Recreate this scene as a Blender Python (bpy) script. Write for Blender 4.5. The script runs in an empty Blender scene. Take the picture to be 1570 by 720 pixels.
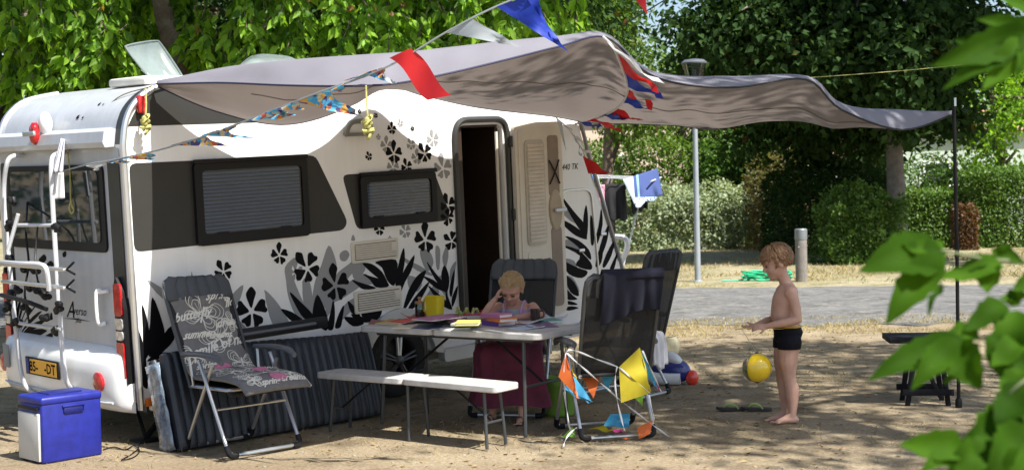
import bpy, bmesh, math, random
import numpy as np
from mathutils import Vector, Matrix, noise
random.seed(11)
rng = np.random.default_rng(11)
R = math.radians
sc = bpy.context.scene
COL = sc.collection

# ------------------------------------------------------------------ camera, sky, sun, exposure
FPX, CX, CY = 2150.0, 785.0, 360.0           # focal length and image centre in photo pixels (1570 x 720)
CAM_H = 1.6
CAMR = Matrix.Rotation(R(90 - 1.68), 3, 'X') @ Matrix.Rotation(R(-1.2), 3, 'Z')
cam = bpy.data.cameras.new('camera')
cam_o = bpy.data.objects.new('camera', cam)
COL.objects.link(cam_o)
cam.sensor_fit = 'HORIZONTAL'
cam.sensor_width = 36.0
cam.lens = 36.0 * FPX / 1570.0
cam.clip_start = 0.05
cam.clip_end = 2000
cam.dof.use_dof = True
cam.dof.focus_distance = 9.8
cam.dof.aperture_fstop = 4.5
cam_o.matrix_world = Matrix.Translation((0, 0, CAM_H)) @ CAMR.to_4x4()
sc.camera = cam_o

SUN_AZ = Vector((1.0, -0.93))                # towards the sun, seen from above
SUN_EL = 54
world = bpy.data.worlds.new('World')
sc.world = world
world.use_nodes = True
wn = world.node_tree
sky = wn.nodes.new('ShaderNodeTexSky')
sky.sky_type = 'NISHITA'
sky.sun_disc = False
sky.sun_elevation = R(SUN_EL)
sky.sun_rotation = math.atan2(SUN_AZ.x, SUN_AZ.y)
sky.air_density = 1.0
sky.dust_density = 1.5
wn.links.new(sky.outputs[0], wn.nodes['Background'].inputs[0])
wn.nodes['Background'].inputs[1].default_value = 0.088
sun = bpy.data.lights.new('sun', 'SUN')
sun.energy = 5.0
sun.angle = R(0.53)
sun.color = (1.0, 0.965, 0.90)
sun_o = bpy.data.objects.new('sun', sun)
COL.objects.link(sun_o)
_az = SUN_AZ.normalized()
SUN_DIR = Vector((_az.x * math.cos(R(SUN_EL)), _az.y * math.cos(R(SUN_EL)), math.sin(R(SUN_EL))))
sun_o.rotation_euler = SUN_DIR.to_track_quat('Z', 'Y').to_euler()
sun_o.location = (8, -4, 12)
sc.view_settings.view_transform = 'Standard'
sc.view_settings.look = 'None'
sc.view_settings.exposure = 1.08
sc.view_settings.gamma = 1.0
sc.render.engine = 'CYCLES'
sc.cycles.max_bounces = 8
sc.cycles.transparent_max_bounces = 12
sc.cycles.use_denoising = True

# ------------------------------------------------------------------ measuring helpers (photo pixel -> place in the world)
CAMLOC = Vector((0, 0, CAM_H))
def ray(px, py):
    return CAMR @ Vector(((px - CX) / FPX, -(py - CY) / FPX, -1.0))
def P(px, py, d):
    return CAMLOC + ray(px, py) * d
def Z(px, py, z=0.0):                        # where the line of sight meets the level z
    r = ray(px, py)
    return CAMLOC + r * ((z - CAM_H) / r.z)

# ------------------------------------------------------------------ materials
MATS = {}
def mat(name, col, rough=0.6, metal=0.0, var=0.12, scale=6.0, bump=0.0, bscale=60.0, col2=None, spec=0.5, trans=0.0, coat=0.0, sheen=0.0, detail=4.0):
    if name in MATS: return MATS[name]
    m = bpy.data.materials.new(name)
    m.use_nodes = True
    nt = m.node_tree
    b = nt.nodes['Principled BSDF']
    b.inputs['Roughness'].default_value = rough
    b.inputs['Metallic'].default_value = metal
    b.inputs['Specular IOR Level'].default_value = spec
    if coat: b.inputs['Coat Weight'].default_value = coat
    if sheen: b.inputs['Sheen Weight'].default_value = sheen
    tc = nt.nodes.new('ShaderNodeTexCoord')
    if var or col2:
        nz = nt.nodes.new('ShaderNodeTexNoise')
        nz.inputs['Scale'].default_value = scale
        nz.inputs['Detail'].default_value = detail
        nz.inputs['Roughness'].default_value = 0.6
        nt.links.new(tc.outputs['Object'], nz.inputs['Vector'])
        rp = nt.nodes.new('ShaderNodeValToRGB')
        rp.color_ramp.elements[0].position = 0.32
        rp.color_ramp.elements[1].position = 0.68
        c2 = col2 or tuple(min(1, c * (1 + var)) for c in col)
        c1 = col if col2 else tuple(c * (1 - var) for c in col)
        rp.color_ramp.elements[0].color = (*c1, 1)
        rp.color_ramp.elements[1].color = (*c2, 1)
        nt.links.new(nz.outputs['Fac'], rp.inputs[0])
        nt.links.new(rp.outputs[0], b.inputs['Base Color'])
    else:
        b.inputs['Base Color'].default_value = (*col, 1)
    if bump:
        n2 = nt.nodes.new('ShaderNodeTexNoise')
        n2.inputs['Scale'].default_value = bscale
        n2.inputs['Detail'].default_value = 5
        nt.links.new(tc.outputs['Object'], n2.inputs['Vector'])
        bp = nt.nodes.new('ShaderNodeBump')
        bp.inputs['Strength'].default_value = bump
        bp.inputs['Distance'].default_value = 0.02
        nt.links.new(n2.outputs['Fac'], bp.inputs['Height'])
        nt.links.new(bp.outputs[0], b.inputs['Normal'])
    if trans:
        tr = nt.nodes.new('ShaderNodeBsdfTranslucent')
        mx = nt.nodes.new('ShaderNodeMixShader')
        mx.inputs[0].default_value = trans
        if var or col2: nt.links.new(rp.outputs[0], tr.inputs[0])
        else: tr.inputs[0].default_value = (*col, 1)
        nt.links.new(b.outputs[0], mx.inputs[1])
        nt.links.new(tr.outputs[0], mx.inputs[2])
        nt.links.new(mx.outputs[0], nt.nodes['Material Output'].inputs[0])
    MATS[name] = m
    return m

def see_through(m, k):                       # an open weave lets some light straight through
    nt = m.node_tree; out = nt.nodes['Material Output']; src = out.inputs[0].links[0].from_socket
    t = nt.nodes.new('ShaderNodeBsdfTransparent'); x = nt.nodes.new('ShaderNodeMixShader'); x.inputs[0].default_value = k
    nt.links.new(src, x.inputs[1]); nt.links.new(t.outputs[0], x.inputs[2]); nt.links.new(x.outputs[0], out.inputs[0])
def leaf_mat(name, dark, light, trans=0.4, rough=0.45, dry=None, spec=0.3):
    if name in MATS: return MATS[name]
    m = bpy.data.materials.new(name)
    m.use_nodes = True
    nt = m.node_tree
    b = nt.nodes['Principled BSDF']
    b.inputs['Roughness'].default_value = rough
    b.inputs['Specular IOR Level'].default_value = spec
    at = nt.nodes.new('ShaderNodeAttribute')
    at.attribute_name = 'rnd'
    rp = nt.nodes.new('ShaderNodeValToRGB')
    e = rp.color_ramp.elements
    e[0].position = 0.0; e[0].color = (*dark, 1)
    e[1].position = 0.9; e[1].color = (*light, 1)
    if dry:
        k = e.new(0.985); k.color = (*light, 1)
        k = e.new(1.0); k.color = (*dry, 1)
    nt.links.new(at.outputs['Fac'], rp.inputs[0])
    out = rp.outputs[0]
    nt.links.new(out, b.inputs['Base Color'])
    tr = nt.nodes.new('ShaderNodeBsdfTranslucent')
    hs = nt.nodes.new('ShaderNodeMix')
    hs.data_type = 'RGBA'; hs.blend_type = 'MULTIPLY'
    hs.inputs[0].default_value = 1.0
    hs.inputs['B'].default_value = (1.5, 1.45, 0.6, 1)
    nt.links.new(out, hs.inputs['A'])
    nt.links.new(hs.outputs['Result'], tr.inputs[0])
    mx = nt.nodes.new('ShaderNodeMixShader')
    mx.inputs[0].default_value = trans
    nt.links.new(b.outputs[0], mx.inputs[1])
    nt.links.new(tr.outputs[0], mx.inputs[2])
    nt.links.new(mx.outputs[0], nt.nodes['Material Output'].inputs[0])
    MATS[name] = m
    return m

def glass_mat(name, tint, gl_rough=0.03, ior=1.45):
    if name in MATS: return MATS[name]
    m = bpy.data.materials.new(name)
    m.use_nodes = True
    nt = m.node_tree
    nt.nodes.remove(nt.nodes['Principled BSDF'])
    t = nt.nodes.new('ShaderNodeBsdfTransparent'); t.inputs[0].default_value = (*tint, 1)
    g = nt.nodes.new('ShaderNodeBsdfGlossy'); g.inputs['Roughness'].default_value = gl_rough
    fr = nt.nodes.new('ShaderNodeFresnel'); fr.inputs[0].default_value = ior
    nz = nt.nodes.new('ShaderNodeTexNoise'); nz.inputs['Scale'].default_value = 2.5
    bp = nt.nodes.new('ShaderNodeBump'); bp.inputs['Strength'].default_value = 0.06
    nt.links.new(nz.outputs['Fac'], bp.inputs['Height'])
    nt.links.new(bp.outputs[0], g.inputs['Normal'])
    mx = nt.nodes.new('ShaderNodeMixShader')
    nt.links.new(fr.outputs[0], mx.inputs[0])
    nt.links.new(t.outputs[0], mx.inputs[1]); nt.links.new(g.outputs[0], mx.inputs[2])
    nt.links.new(mx.outputs[0], nt.nodes['Material Output'].inputs[0])
    MATS[name] = m
    return m

# ------------------------------------------------------------------ mesh building
def V3(p): return Vector(p)
class MB:
    def __init__(s): s.v = []; s.f = []; s.mi = []; s.cur = 0
    def add(s, vs, fs):
        o = len(s.v)
        s.v += [tuple(p) for p in vs]
        s.f += [tuple(i + o for i in f) for f in fs]
        s.mi += [s.cur] * len(fs)
    def box(s, c, d, rz=0.0, M=None):
        hx, hy, hz = d[0] / 2, d[1] / 2, d[2] / 2
        vs = [Vector((x, y, z)) for x in (-hx, hx) for y in (-hy, hy) for z in (-hz, hz)]
        m = M or Matrix.Rotation(rz, 3, 'Z')
        vs = [m @ p + V3(c) for p in vs]
        s.add(vs, [(0, 1, 3, 2), (4, 6, 7, 5), (0, 4, 5, 1), (2, 3, 7, 6), (0, 2, 6, 4), (1, 5, 7, 3)])
    def bbox(s, c, d, b=0.01, rz=0.0, M=None, seg=2):
        bm = bmesh.new(); bmesh.ops.create_cube(bm, size=1.0)
        for q in bm.verts: q.co = Vector((q.co.x * d[0], q.co.y * d[1], q.co.z * d[2]))
        bmesh.ops.bevel(bm, geom=list(bm.edges), offset=b, segments=seg, profile=0.5, affect='EDGES')
        m = M or Matrix.Rotation(rz, 3, 'Z')
        bm.verts.index_update()
        s.add([m @ q.co + V3(c) for q in bm.verts], [[q.index for q in f.verts] for f in bm.faces]); bm.free()
    def tube(s, pts, r, seg=8, cap=True, closed=False):
        pts = [V3(p) for p in pts]
        n = len(pts)
        rs = r if isinstance(r, (list, tuple)) else [r] * n
        up = Vector((0.13, 0.21, 0.97)).normalized()
        fr = None; rings = []
        for i, p in enumerate(pts):
            if closed: t = (pts[(i + 1) % n] - pts[i - 1])
            else: t = (pts[min(i + 1, n - 1)] - pts[max(i - 1, 0)])
            if t.length < 1e-9: t = Vector((0, 0, 1))
            t.normalize()
            if fr is None:
                a = up if abs(t.dot(up)) < 0.9 else Vector((1, 0, 0))
                fr = (a - t * a.dot(t)).normalized()
            else:
                fr = (fr - t * fr.dot(t)).normalized()
            bn = t.cross(fr)
            rings.append([p + (fr * math.cos(2 * math.pi * k / seg) + bn * math.sin(2 * math.pi * k / seg)) * rs[i] for k in range(seg)])
        vs = [q for rg in rings for q in rg]; fs = []
        m = n if closed else n - 1
        for i in range(m):
            j = (i + 1) % n
            for k in range(seg):
                l = (k + 1) % seg
                fs.append((i * seg + k, i * seg + l, j * seg + l, j * seg + k))
        if cap and not closed:
            fs.append(tuple(range(seg - 1, -1, -1)))
            fs.append(tuple((n - 1) * seg + k for k in range(seg)))
        s.add(vs, fs)
    def lathe(s, prof, c=(0, 0, 0), seg=24, M=None, capb=True, capt=True):
        vs = []; fs = []
        for (r, z) in prof:
            for k in range(seg):
                a = 2 * math.pi * k / seg
                p = Vector((r * math.cos(a), r * math.sin(a), z))
                vs.append((M @ p if M else p) + V3(c))
        for i in range(len(prof) - 1):
            for k in range(seg):
                l = (k + 1) % seg
                fs.append((i * seg + k, i * seg + l, (i + 1) * seg + l, (i + 1) * seg + k))
        if capb: fs.append(tuple(range(seg - 1, -1, -1)))
        if capt: fs.append(tuple((len(prof) - 1) * seg + k for k in range(seg)))
        s.add(vs, fs)
    def ell(s, c, r, M=None, nu=14, nv=10):
        vs = []; fs = []
        r = r if isinstance(r, (list, tuple)) else (r, r, r)
        for i in range(nv + 1):
            th = math.pi * (0.02 + 0.96 * i / nv)
            for k in range(nu):
                a = 2 * math.pi * k / nu
                p = Vector((r[0] * math.sin(th) * math.cos(a), r[1] * math.sin(th) * math.sin(a), -r[2] * math.cos(th)))
                vs.append((M @ p if M else p) + V3(c))
        for i in range(nv):
            for k in range(nu):
                l = (k + 1) % nu
                fs.append((i * nu + k, i * nu + l, (i + 1) * nu + l, (i + 1) * nu + k))
        fs.append(tuple(range(nu - 1, -1, -1))); fs.append(tuple(nv * nu + k for k in range(nu)))
        s.add(vs, fs)
    def prism(s, poly, c0, c1, mp):          # polygon (a, b) swept from c0 to c1, mp turns (a, b, c) into a point
        n = len(poly)
        vs = [mp(a, b, c0) for a, b in poly] + [mp(a, b, c1) for a, b in poly]
        fs = [tuple(range(n - 1, -1, -1)), tuple(range(n, 2 * n))]
        fs += [(i, (i + 1) % n, n + (i + 1) % n, n + i) for i in range(n)]
        s.add(vs, fs)
    def sheet(s, rows, closed=False):        # grid of points
        n = len(rows); m = len(rows[0])
        vs = [p for r_ in rows for p in r_]
        fs = [(i * m + k, i * m + k + 1, (i + 1) * m + k + 1, (i + 1) * m + k) for i in range(n - 1) for k in range(m - 1)]
        s.add(vs, fs)
    def loft(s, secs, seg=18):               # secs: (centre, ax, ay) with ax, ay half-axis vectors
        vs = []; fs = []
        for c, ax, ay in secs:
            for k in range(seg):
                a = 2 * math.pi * k / seg
                vs.append(V3(c) + V3(ax) * math.cos(a) + V3(ay) * math.sin(a))
        for i in range(len(secs) - 1):
            for k in range(seg):
                l = (k + 1) % seg
                fs.append((i * seg + k, i * seg + l, (i + 1) * seg + l, (i + 1) * seg + k))
        fs.append(tuple(range(seg - 1, -1, -1))); fs.append(tuple((len(secs) - 1) * seg + k for k in range(seg)))
        s.add(vs, fs)
    def build(s, name, m, parent=None, off=None, smooth=35, fix=True, thick=0.0, sub=0):
        me = bpy.data.meshes.new(name)
        vs = s.v if off is None else [tuple(Vector(p) - Vector(off)) for p in s.v]
        me.from_pydata(vs, [], s.f)
        ms = m if isinstance(m, (list, tuple)) else [m]
        for q in ms: me.materials.append(q)
        if len(ms) > 1:
            for p, i in zip(me.polygons, s.mi): p.material_index = i
        if fix:
            bm = bmesh.new(); bm.from_mesh(me)
            bmesh.ops.recalc_face_normals(bm, faces=bm.faces)
            bm.to_mesh(me); bm.free()
        o = bpy.data.objects.new(name, me)
        COL.objects.link(o)
        if off is not None and parent is None: o.location = off
        if parent is not None: o.parent = parent
        if smooth:
            for p in me.polygons: p.use_smooth = True
            me.set_sharp_from_angle(angle=R(smooth))
        if thick:
            md = o.modifiers.new('thickness', 'SOLIDIFY'); md.thickness = thick; md.offset = 0
        if sub:
            md = o.modifiers.new('subdivision', 'SUBSURF'); md.levels = sub; md.render_levels = sub
        return o

def tag(o, label=None, cat=None, group=None, kind=None):
    if label: o['label'] = label
    if cat: o['category'] = cat
    if group: o['group'] = group
    if kind: o['kind'] = kind
    return o
def thing(name, label, cat, loc=(0, 0, 0), rz=0.0, group=None, M=None):
    o = bpy.data.objects.new(name, None)
    o.empty_display_size = 0.1
    COL.objects.link(o)
    if M is not None: o.matrix_world = M
    else:
        o.location = loc; o.rotation_euler = (0, 0, rz)
    return tag(o, label, cat, group)
KIDS = lambda o: [c for c in bpy.data.objects if c.parent == o]
def dup(root, loc, rz, label, group=None):
    r = root.copy(); COL.objects.link(r)
    r.location = loc; r.rotation_euler = (0, 0, rz); r['label'] = label
    if group: r['group'] = group
    for ch in KIDS(root):
        c = ch.copy(); COL.objects.link(c); c.parent = r
        for g in KIDS(ch):
            d = g.copy(); COL.objects.link(d); d.parent = c
    return r
def baked(o):                                # apply the modifiers of o
    dg = bpy.context.evaluated_depsgraph_get()
    me = bpy.data.meshes.new_from_object(o.evaluated_get(dg))
    o.modifiers.clear(); o.data = me
    return o
def catmull(pts, n=6, closed=False):
    pts = [Vector(p) for p in pts]; out = []; N = len(pts)
    m = N if closed else N - 1
    for i in range(m):
        g = (lambda j: pts[j % N]) if closed else (lambda j: pts[max(0, min(N - 1, j))])
        p0, p1, p2, p3 = g(i - 1), g(i), g(i + 1), g(i + 2)
        for k in range(n):
            t = k / n
            out.append(0.5 * ((2 * p1) + (p2 - p0) * t + (2 * p0 - 5 * p1 + 4 * p2 - p3) * t * t + (3 * p1 - p0 - 3 * p2 + p3) * t ** 3))
    if not closed: out.append(pts[-1].copy())
    return out
def rrect(x0, y0, x1, y1, r, n=4):
    out = []
    for cx, cy, a0 in ((x1 - r, y1 - r, 0), (x0 + r, y1 - r, 90), (x0 + r, y0 + r, 180), (x1 - r, y0 + r, 270)):
        for k in range(n + 1):
            a = R(a0 + 90 * k / n); out.append((cx + r * math.cos(a), cy + r * math.sin(a)))
    return out
def round_poly(pts, r, n=3):                 # rounds the corners of a polygon
    out = []; N = len(pts)
    for i in range(N):
        p = Vector(pts[i]); a = Vector(pts[i - 1]); b = Vector(pts[(i + 1) % N])
        da, db = (a - p), (b - p)
        ra = min(r, da.length * 0.45); rb = min(r, db.length * 0.45)
        q0 = p + da.normalized() * ra; q1 = p + db.normalized() * rb
        for k in range(n + 1):
            t = k / n; out.append(tuple((1 - t) ** 2 * q0 + 2 * t * (1 - t) * p + t * t * q1))
    return out
def text_mesh(s, size, shear=0.0, weight=0.0):
    cu = bpy.data.curves.new('t', 'FONT'); cu.body = s; cu.size = size; cu.shear = shear; cu.offset = weight
    cu.resolution_u = 2
    o = bpy.data.objects.new('t', cu); COL.objects.link(o)
    dg = bpy.context.evaluated_depsgraph_get()
    me = bpy.data.meshes.new_from_object(o.evaluated_get(dg))
    vs = [tuple(q.co) for q in me.vertices]; fs = [tuple(p.vertices) for p in me.polygons]
    bpy.data.objects.remove(o); bpy.data.curves.remove(cu); bpy.data.meshes.remove(me)
    return vs, fs
def flag_mesh(mb, a, b, tip, ripple=0.02, n=7, waves=1.5):
    a, b, tip = V3(a), V3(b), V3(tip)
    nr = (b - a).cross(tip - a)
    if nr.length < 1e-9: nr = Vector((0, 1, 0))
    nr.normalize(); idx = {}; vs = []; ph = random.random() * 6
    for i in range(n + 1):
        for j in range(n + 1 - i):
            t = i / n; q = j / max(1, n - i) if i < n else 0
            p = a.lerp(b, q).lerp(tip, t)
            p = p + nr * ripple * math.sin(ph + t * waves * 6.28 + q * 2.0) * (0.25 + t)
            idx[i, j] = len(vs); vs.append(p)
    fs = []
    for i in range(n):
        for j in range(n - i):
            fs.append((idx[i, j], idx[i, j + 1], idx[i + 1, j]))
            if j < n - i - 1: fs.append((idx[i, j + 1], idx[i + 1, j + 1], idx[i + 1, j]))
    mb.add(vs, fs)

# many small leaves as one mesh (numpy)
def leaf_cloud(name, pos, tip, nrm, L, W, m, parent=None, rnd=None, fold=0.18, oval=False):
    N = len(pos)
    tip = tip / np.maximum(1e-6, np.linalg.norm(tip, axis=1, keepdims=True))
    nrm = nrm - tip * np.sum(nrm * tip, axis=1, keepdims=True)
    nrm = nrm / np.maximum(1e-6, np.linalg.norm(nrm, axis=1, keepdims=True))
    sd = np.cross(tip, nrm)
    L = L[:, None]; W = W[:, None]
    b = pos; t = pos + tip * L - nrm * L * 0.12
    c = pos + tip * L * 0.42 - nrm * W * fold
    l = pos + tip * L * 0.38 - sd * W * 0.5 + nrm * W * fold * 0.6
    r = pos + tip * L * 0.38 + sd * W * 0.5 + nrm * W * fold * 0.6
    if oval:                                 # rounder outline with a pointed tip
        e = lambda f, w, h: pos + tip * L * f + sd * W * w + nrm * W * h
        vl = [b, e(.16, .36, .05), e(.45, .5, fold * .6), e(.75, .27, fold * .1), t, e(.75, -.27, fold * .1), e(.45, -.5, fold * .6), e(.16, -.36, .05), c]
        tri = np.array([[0, 1, 8], [1, 2, 8], [2, 3, 8], [3, 4, 8], [4, 5, 8], [5, 6, 8], [6, 7, 8], [7, 0, 8]])
    else:
        vl = [b, l, r, t, c]; tri = np.array([[0, 2, 4], [0, 4, 1], [2, 3, 4], [4, 3, 1]])
    nv, nt_ = len(vl), len(tri)
    vs = np.stack(vl, 1).reshape(-1, 3).astype(np.float32)
    li = ((np.arange(N) * nv)[:, None] + tri.reshape(1, -1)).reshape(-1).astype(np.int32)
    me = bpy.data.meshes.new(name)
    me.vertices.add(N * nv); me.vertices.foreach_set('co', vs.ravel())
    me.loops.add(N * nt_ * 3); me.loops.foreach_set('vertex_index', li)
    me.polygons.add(N * nt_); me.polygons.foreach_set('loop_start', np.arange(0, N * nt_ * 3, 3, dtype=np.int32))
    me.polygons.foreach_set('loop_total', np.full(N * nt_, 3, dtype=np.int32))
    me.polygons.foreach_set('use_smooth', np.ones(N * nt_, dtype=bool))
    at = me.attributes.new('rnd', 'FLOAT', 'FACE')
    rr = rng.random(N) if rnd is None else rnd
    at.data.foreach_set('value', np.repeat(rr, nt_).astype(np.float32))
    me.update(calc_edges=True)
    me.materials.append(m)
    o = bpy.data.objects.new(name, me); COL.objects.link(o)
    if parent is not None: o.parent = parent
    return o
def unit(n):
    a = rng.normal(size=(n, 3)); return a / np.linalg.norm(a, axis=1, keepdims=True)
def crown_points(ells, clumps, per, rad, shell=0.6, gap=0.35, gscale=0.9, tall=0.75):
    """clump centres through the volumes, then leaves round each centre; returns positions, outward vectors and clump ids"""
    cs = []; outs = []
    vol = np.array([e[1][0] * e[1][1] * e[1][2] for e in ells]) ** 0.75
    pick = rng.choice(len(ells), size=clumps * 3, p=vol / vol.sum())
    for k in pick:
        c, r = ells[k]
        d = unit(1)[0]; q = (shell + (1 - shell) * rng.random()) if rng.random() < 0.75 else rng.random() ** 0.5
        p = np.array(c) + d * np.array(r) * q * (0.85 + 0.3 * rng.random())
        if noise.noise(Vector(p) * gscale) < gap - 0.5: continue
        cs.append(p); outs.append(d)
        if len(cs) >= clumps: break
    cs = np.array(cs); outs = np.array(outs); n = len(cs)
    ids = np.repeat(np.arange(n), per)
    g = rng.normal(size=(n * per, 3)) * rad * np.array([1, 1, tall])
    return cs[ids] + g, outs[ids], ids
def make_crown(name, ells, clumps, per, rad, L, W, m, parent=None, droop=0.5, shell=0.6, gap=0.35, up=0.8, keep=None, gscale=0.9, kind='stuff', base=(0, 0, 0), oval=False, tall=0.75):
    pos, outw, ids = crown_points(ells, clumps, per, rad, shell, gap, gscale, tall)
    if keep is not None:
        k = keep(pos); pos, outw, ids = pos[k], outw[k], ids[k]
    n = len(pos)
    tip = unit(n) * 0.75 + outw * 0.35 + np.array([0, 0, -droop])
    nrm = unit(n) * 0.8 + np.array([0, 0, up]) + outw * 0.35
    cl = rng.random(ids.max() + 1)[ids]
    rnd = np.clip(0.55 * cl + 0.45 * rng.random(n), 0, 1)
    rnd = np.where(rng.random(n) < 0.006, 1.0, rnd * 0.97)
    s = 0.65 + 0.7 * rng.random(n)
    o = leaf_cloud(name, pos - np.array(base), tip, nrm, L * s, W * s, m, parent, rnd, oval=oval)
    if kind: o['kind'] = kind
    return o
# ------------------------------------------------------------------ the setting
M_ground = mat('dry_ground', (0.36, 0.27, 0.155), rough=0.95, spec=0.15)
def ground_nodes(m, pal, fine, bump):
    nt = m.node_tree; b = nt.nodes['Principled BSDF']
    for l in list(b.inputs['Base Color'].links): nt.links.remove(l)
    tc = nt.nodes.new('ShaderNodeTexCoord')
    def nz(s, d=6, rough=0.6):
        k = nt.nodes.new('ShaderNodeTexNoise'); k.inputs['Scale'].default_value = s; k.inputs['Detail'].default_value = d
        k.inputs['Roughness'].default_value = rough
        nt.links.new(tc.outputs['Object'], k.inputs['Vector']); return k
    def ramp(src, a, c0, z, c1):
        r_ = nt.nodes.new('ShaderNodeValToRGB'); e = r_.color_ramp.elements
        e[0].position = a; e[0].color = (*c0, 1); e[1].position = z; e[1].color = (*c1, 1)
        nt.links.new(src.outputs['Fac'], r_.inputs[0]); return r_
    def mix(fac, a, c, mode='MIX', f=None):
        k = nt.nodes.new('ShaderNodeMix'); k.data_type = 'RGBA'; k.blend_type = mode
        if fac is not None: nt.links.new(fac, k.inputs[0])
        else: k.inputs[0].default_value = f
        nt.links.new(a, k.inputs['A']); nt.links.new(c, k.inputs['B']); return k.outputs['Result']
    big = ramp(nz(0.55, 5), 0.38, pal[0], 0.62, pal[1])
    mid = ramp(nz(3.2, 6, 0.7), 0.42, pal[2], 0.6, pal[3])
    msk = ramp(nz(1.7, 6), 0.44, (0, 0, 0), 0.6, (1, 1, 1))
    c = mix(msk.outputs[0], big.outputs[0], mid.outputs[0])
    grain = ramp(nz(fine, 4, 0.75), 0.3, (0.45, 0.45, 0.45), 0.7, (1.35, 1.35, 1.35))
    c = mix(None, c, grain.outputs[0], 'MULTIPLY', 0.75)
    nt.links.new(c, b.inputs['Base Color'])
    bp = nt.nodes.new('ShaderNodeBump'); bp.inputs['Strength'].default_value = bump; bp.inputs['Distance'].default_value = 0.03
    h = nz(fine * 0.6, 8, 0.75)
    nt.links.new(h.outputs['Fac'], bp.inputs['Height']); nt.links.new(bp.outputs[0], b.inputs['Normal'])
ground_nodes(M_ground, [(0.275, 0.212, 0.135), (0.370, 0.300, 0.202), (0.180, 0.140, 0.090), (0.325, 0.26, 0.166)], 42, 0.8)
M_road = mat('grey_gravel_road', (0.24, 0.24, 0.245), rough=0.95, spec=0.15)
ground_nodes(M_road, [(0.145, 0.143, 0.138), (0.20, 0.197, 0.19), (0.10, 0.10, 0.096), (0.24, 0.23, 0.21)], 15, 1.0)
M_verge = mat('straw_verge', (0.4, 0.33, 0.2), rough=0.95, spec=0.15)
ground_nodes(M_verge, [(0.27, 0.225, 0.14), (0.35, 0.30, 0.195), (0.14, 0.16, 0.07), (0.33, 0.28, 0.175)], 12, 0.8)

def hgt(x, y):
    n = noise.noise(Vector((x * 0.8, y * 0.8, 0.3))) * 0.014 + noise.noise(Vector((x * 3.1, y * 3.1, 2.3))) * 0.007
    return n
def axis(segs):
    out = []
    for a, b, n in segs: out += list(np.linspace(a, b, n, endpoint=False))
    return out + [segs[-1][1]]
xs = axis([(-600, -60, 6), (-60, -8, 14), (-8, 8, 110), (8, 60, 14), (60, 600, 6)])
ys = axis([(-60, 4, 12), (4, 15, 100), (15, 60, 24), (60, 900, 8)])
g = MB()
g.sheet([[Vector((x, y, hgt(x, y) if (-9 < x < 9 and 3 < y < 15.5) else -0.004)) for y in ys] for x in xs])
tag(g.build('ground', M_ground, smooth=80, fix=False), kind='structure')
def road_y(x, y0): return y0 - 0.16 * (x - 3.0) + 0.22 * noise.noise(Vector((x * 0.6, y0, 0))) + 0.12 * noise.noise(Vector((x * 3.3, y0, 4)))
def band(name, y0, y1, m, z, rag):
    rows = []
    for i in range(401):
        x = -60 + 56 * i / 60 if i < 60 else (-4 + 18 * (i - 60) / 280 if i < 340 else 14 + 66 * (i - 340) / 60)
        a = road_y(x, y0) + rag * noise.noise(Vector((x * 2.7, 1.1, y0))); b = road_y(x, y1) + rag * noise.noise(Vector((x * 2.3, 5.7, y1)))
        rows.append([Vector((x, a + (b - a) * k / 8, z + 0.035 * math.sin(math.pi * k / 8))) for k in range(9)])
    q = MB(); q.sheet(rows); return tag(q.build(name, m, smooth=80, fix=False), kind='structure')
band('road', 16.4, 22.8, M_road, 0.004, 0.25)
band('verge', 22.7, 62.0, M_verge, 0.002, 0.3)

# loose bits on the ground that nobody could count
M_grass = leaf_mat('dry_grass_blades', (0.26, 0.21, 0.10), (0.42, 0.34, 0.17), trans=0.25, rough=0.8)
M_ggreen = leaf_mat('green_grass_blades', (0.07, 0.11, 0.03), (0.20, 0.22, 0.08), trans=0.3, rough=0.7)
def scatter_grass(name, n, x0, x1, y0, y1, h, m, thr, sc_=0.9):
    p = np.column_stack([rng.uniform(x0, x1, n), rng.uniform(y0, y1, n), np.zeros(n)])
    k = np.array([noise.noise(Vector((a[0] * sc_, a[1] * sc_, 7.7))) > thr for a in p]); p = p[k]; n = len(p)
    p[:, 2] = np.array([(hgt(a[0], a[1]) if a[1] < 15.5 else 0.0) for a in p])
    tip = unit(n) * np.array([1, 1, 0.2]) * 0.9 + np.array([0, 0, 0.75])
    L = h * (0.4 + rng.random(n))
    return tag(leaf_cloud(name, p, tip, unit(n), L, L * 0.13, m), kind='stuff')
scatter_grass('dry_grass', 20000, -4, 5, 7.2, 16.6, 0.03, M_grass, 0.0)
scatter_grass('sparse_grass', 5000, -4, 5, 8.5, 16.4, 0.04, M_ggreen, 0.22, 1.3)
scatter_grass('verge_grass', 26000, 1, 13, 22.8, 40, 0.10, M_grass, -0.1, 0.6)
scatter_grass('verge_weeds', 7000, 1, 13, 23, 40, 0.12, M_ggreen, 0.12, 0.5)
M_pebble = mat('pebbles', (0.33, 0.29, 0.23), rough=0.9, col2=(0.22, 0.2, 0.18), scale=3)
pb = MB()
for i in range(700):
    x, y = random.uniform(-3.6, 4.2), random.uniform(7.4, 15.5); r = random.uniform(0.004, 0.013)
    pb.ell((x, y, hgt(x, y) + r * 0.2), (r, r * random.uniform(0.6, 1), r * 0.6), nu=6, nv=3)
tag(pb.build('pebbles', M_pebble, fix=False), kind='stuff')
scatter_grass('roadside_grass', 15000, 0, 8, 15.2, 17.2, 0.05, M_grass, -0.15, 1.6)
n = 2200
lp = np.column_stack([rng.uniform(-4, 5, n), rng.uniform(7.3, 15.8, n), np.zeros(n)]); lp[:, 2] = [hgt(a[0], a[1]) + 0.006 for a in lp]
M_litter = leaf_mat('fallen_leaves', (0.16, 0.10, 0.05), (0.30, 0.22, 0.11), trans=0.1, rough=0.8)
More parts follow.
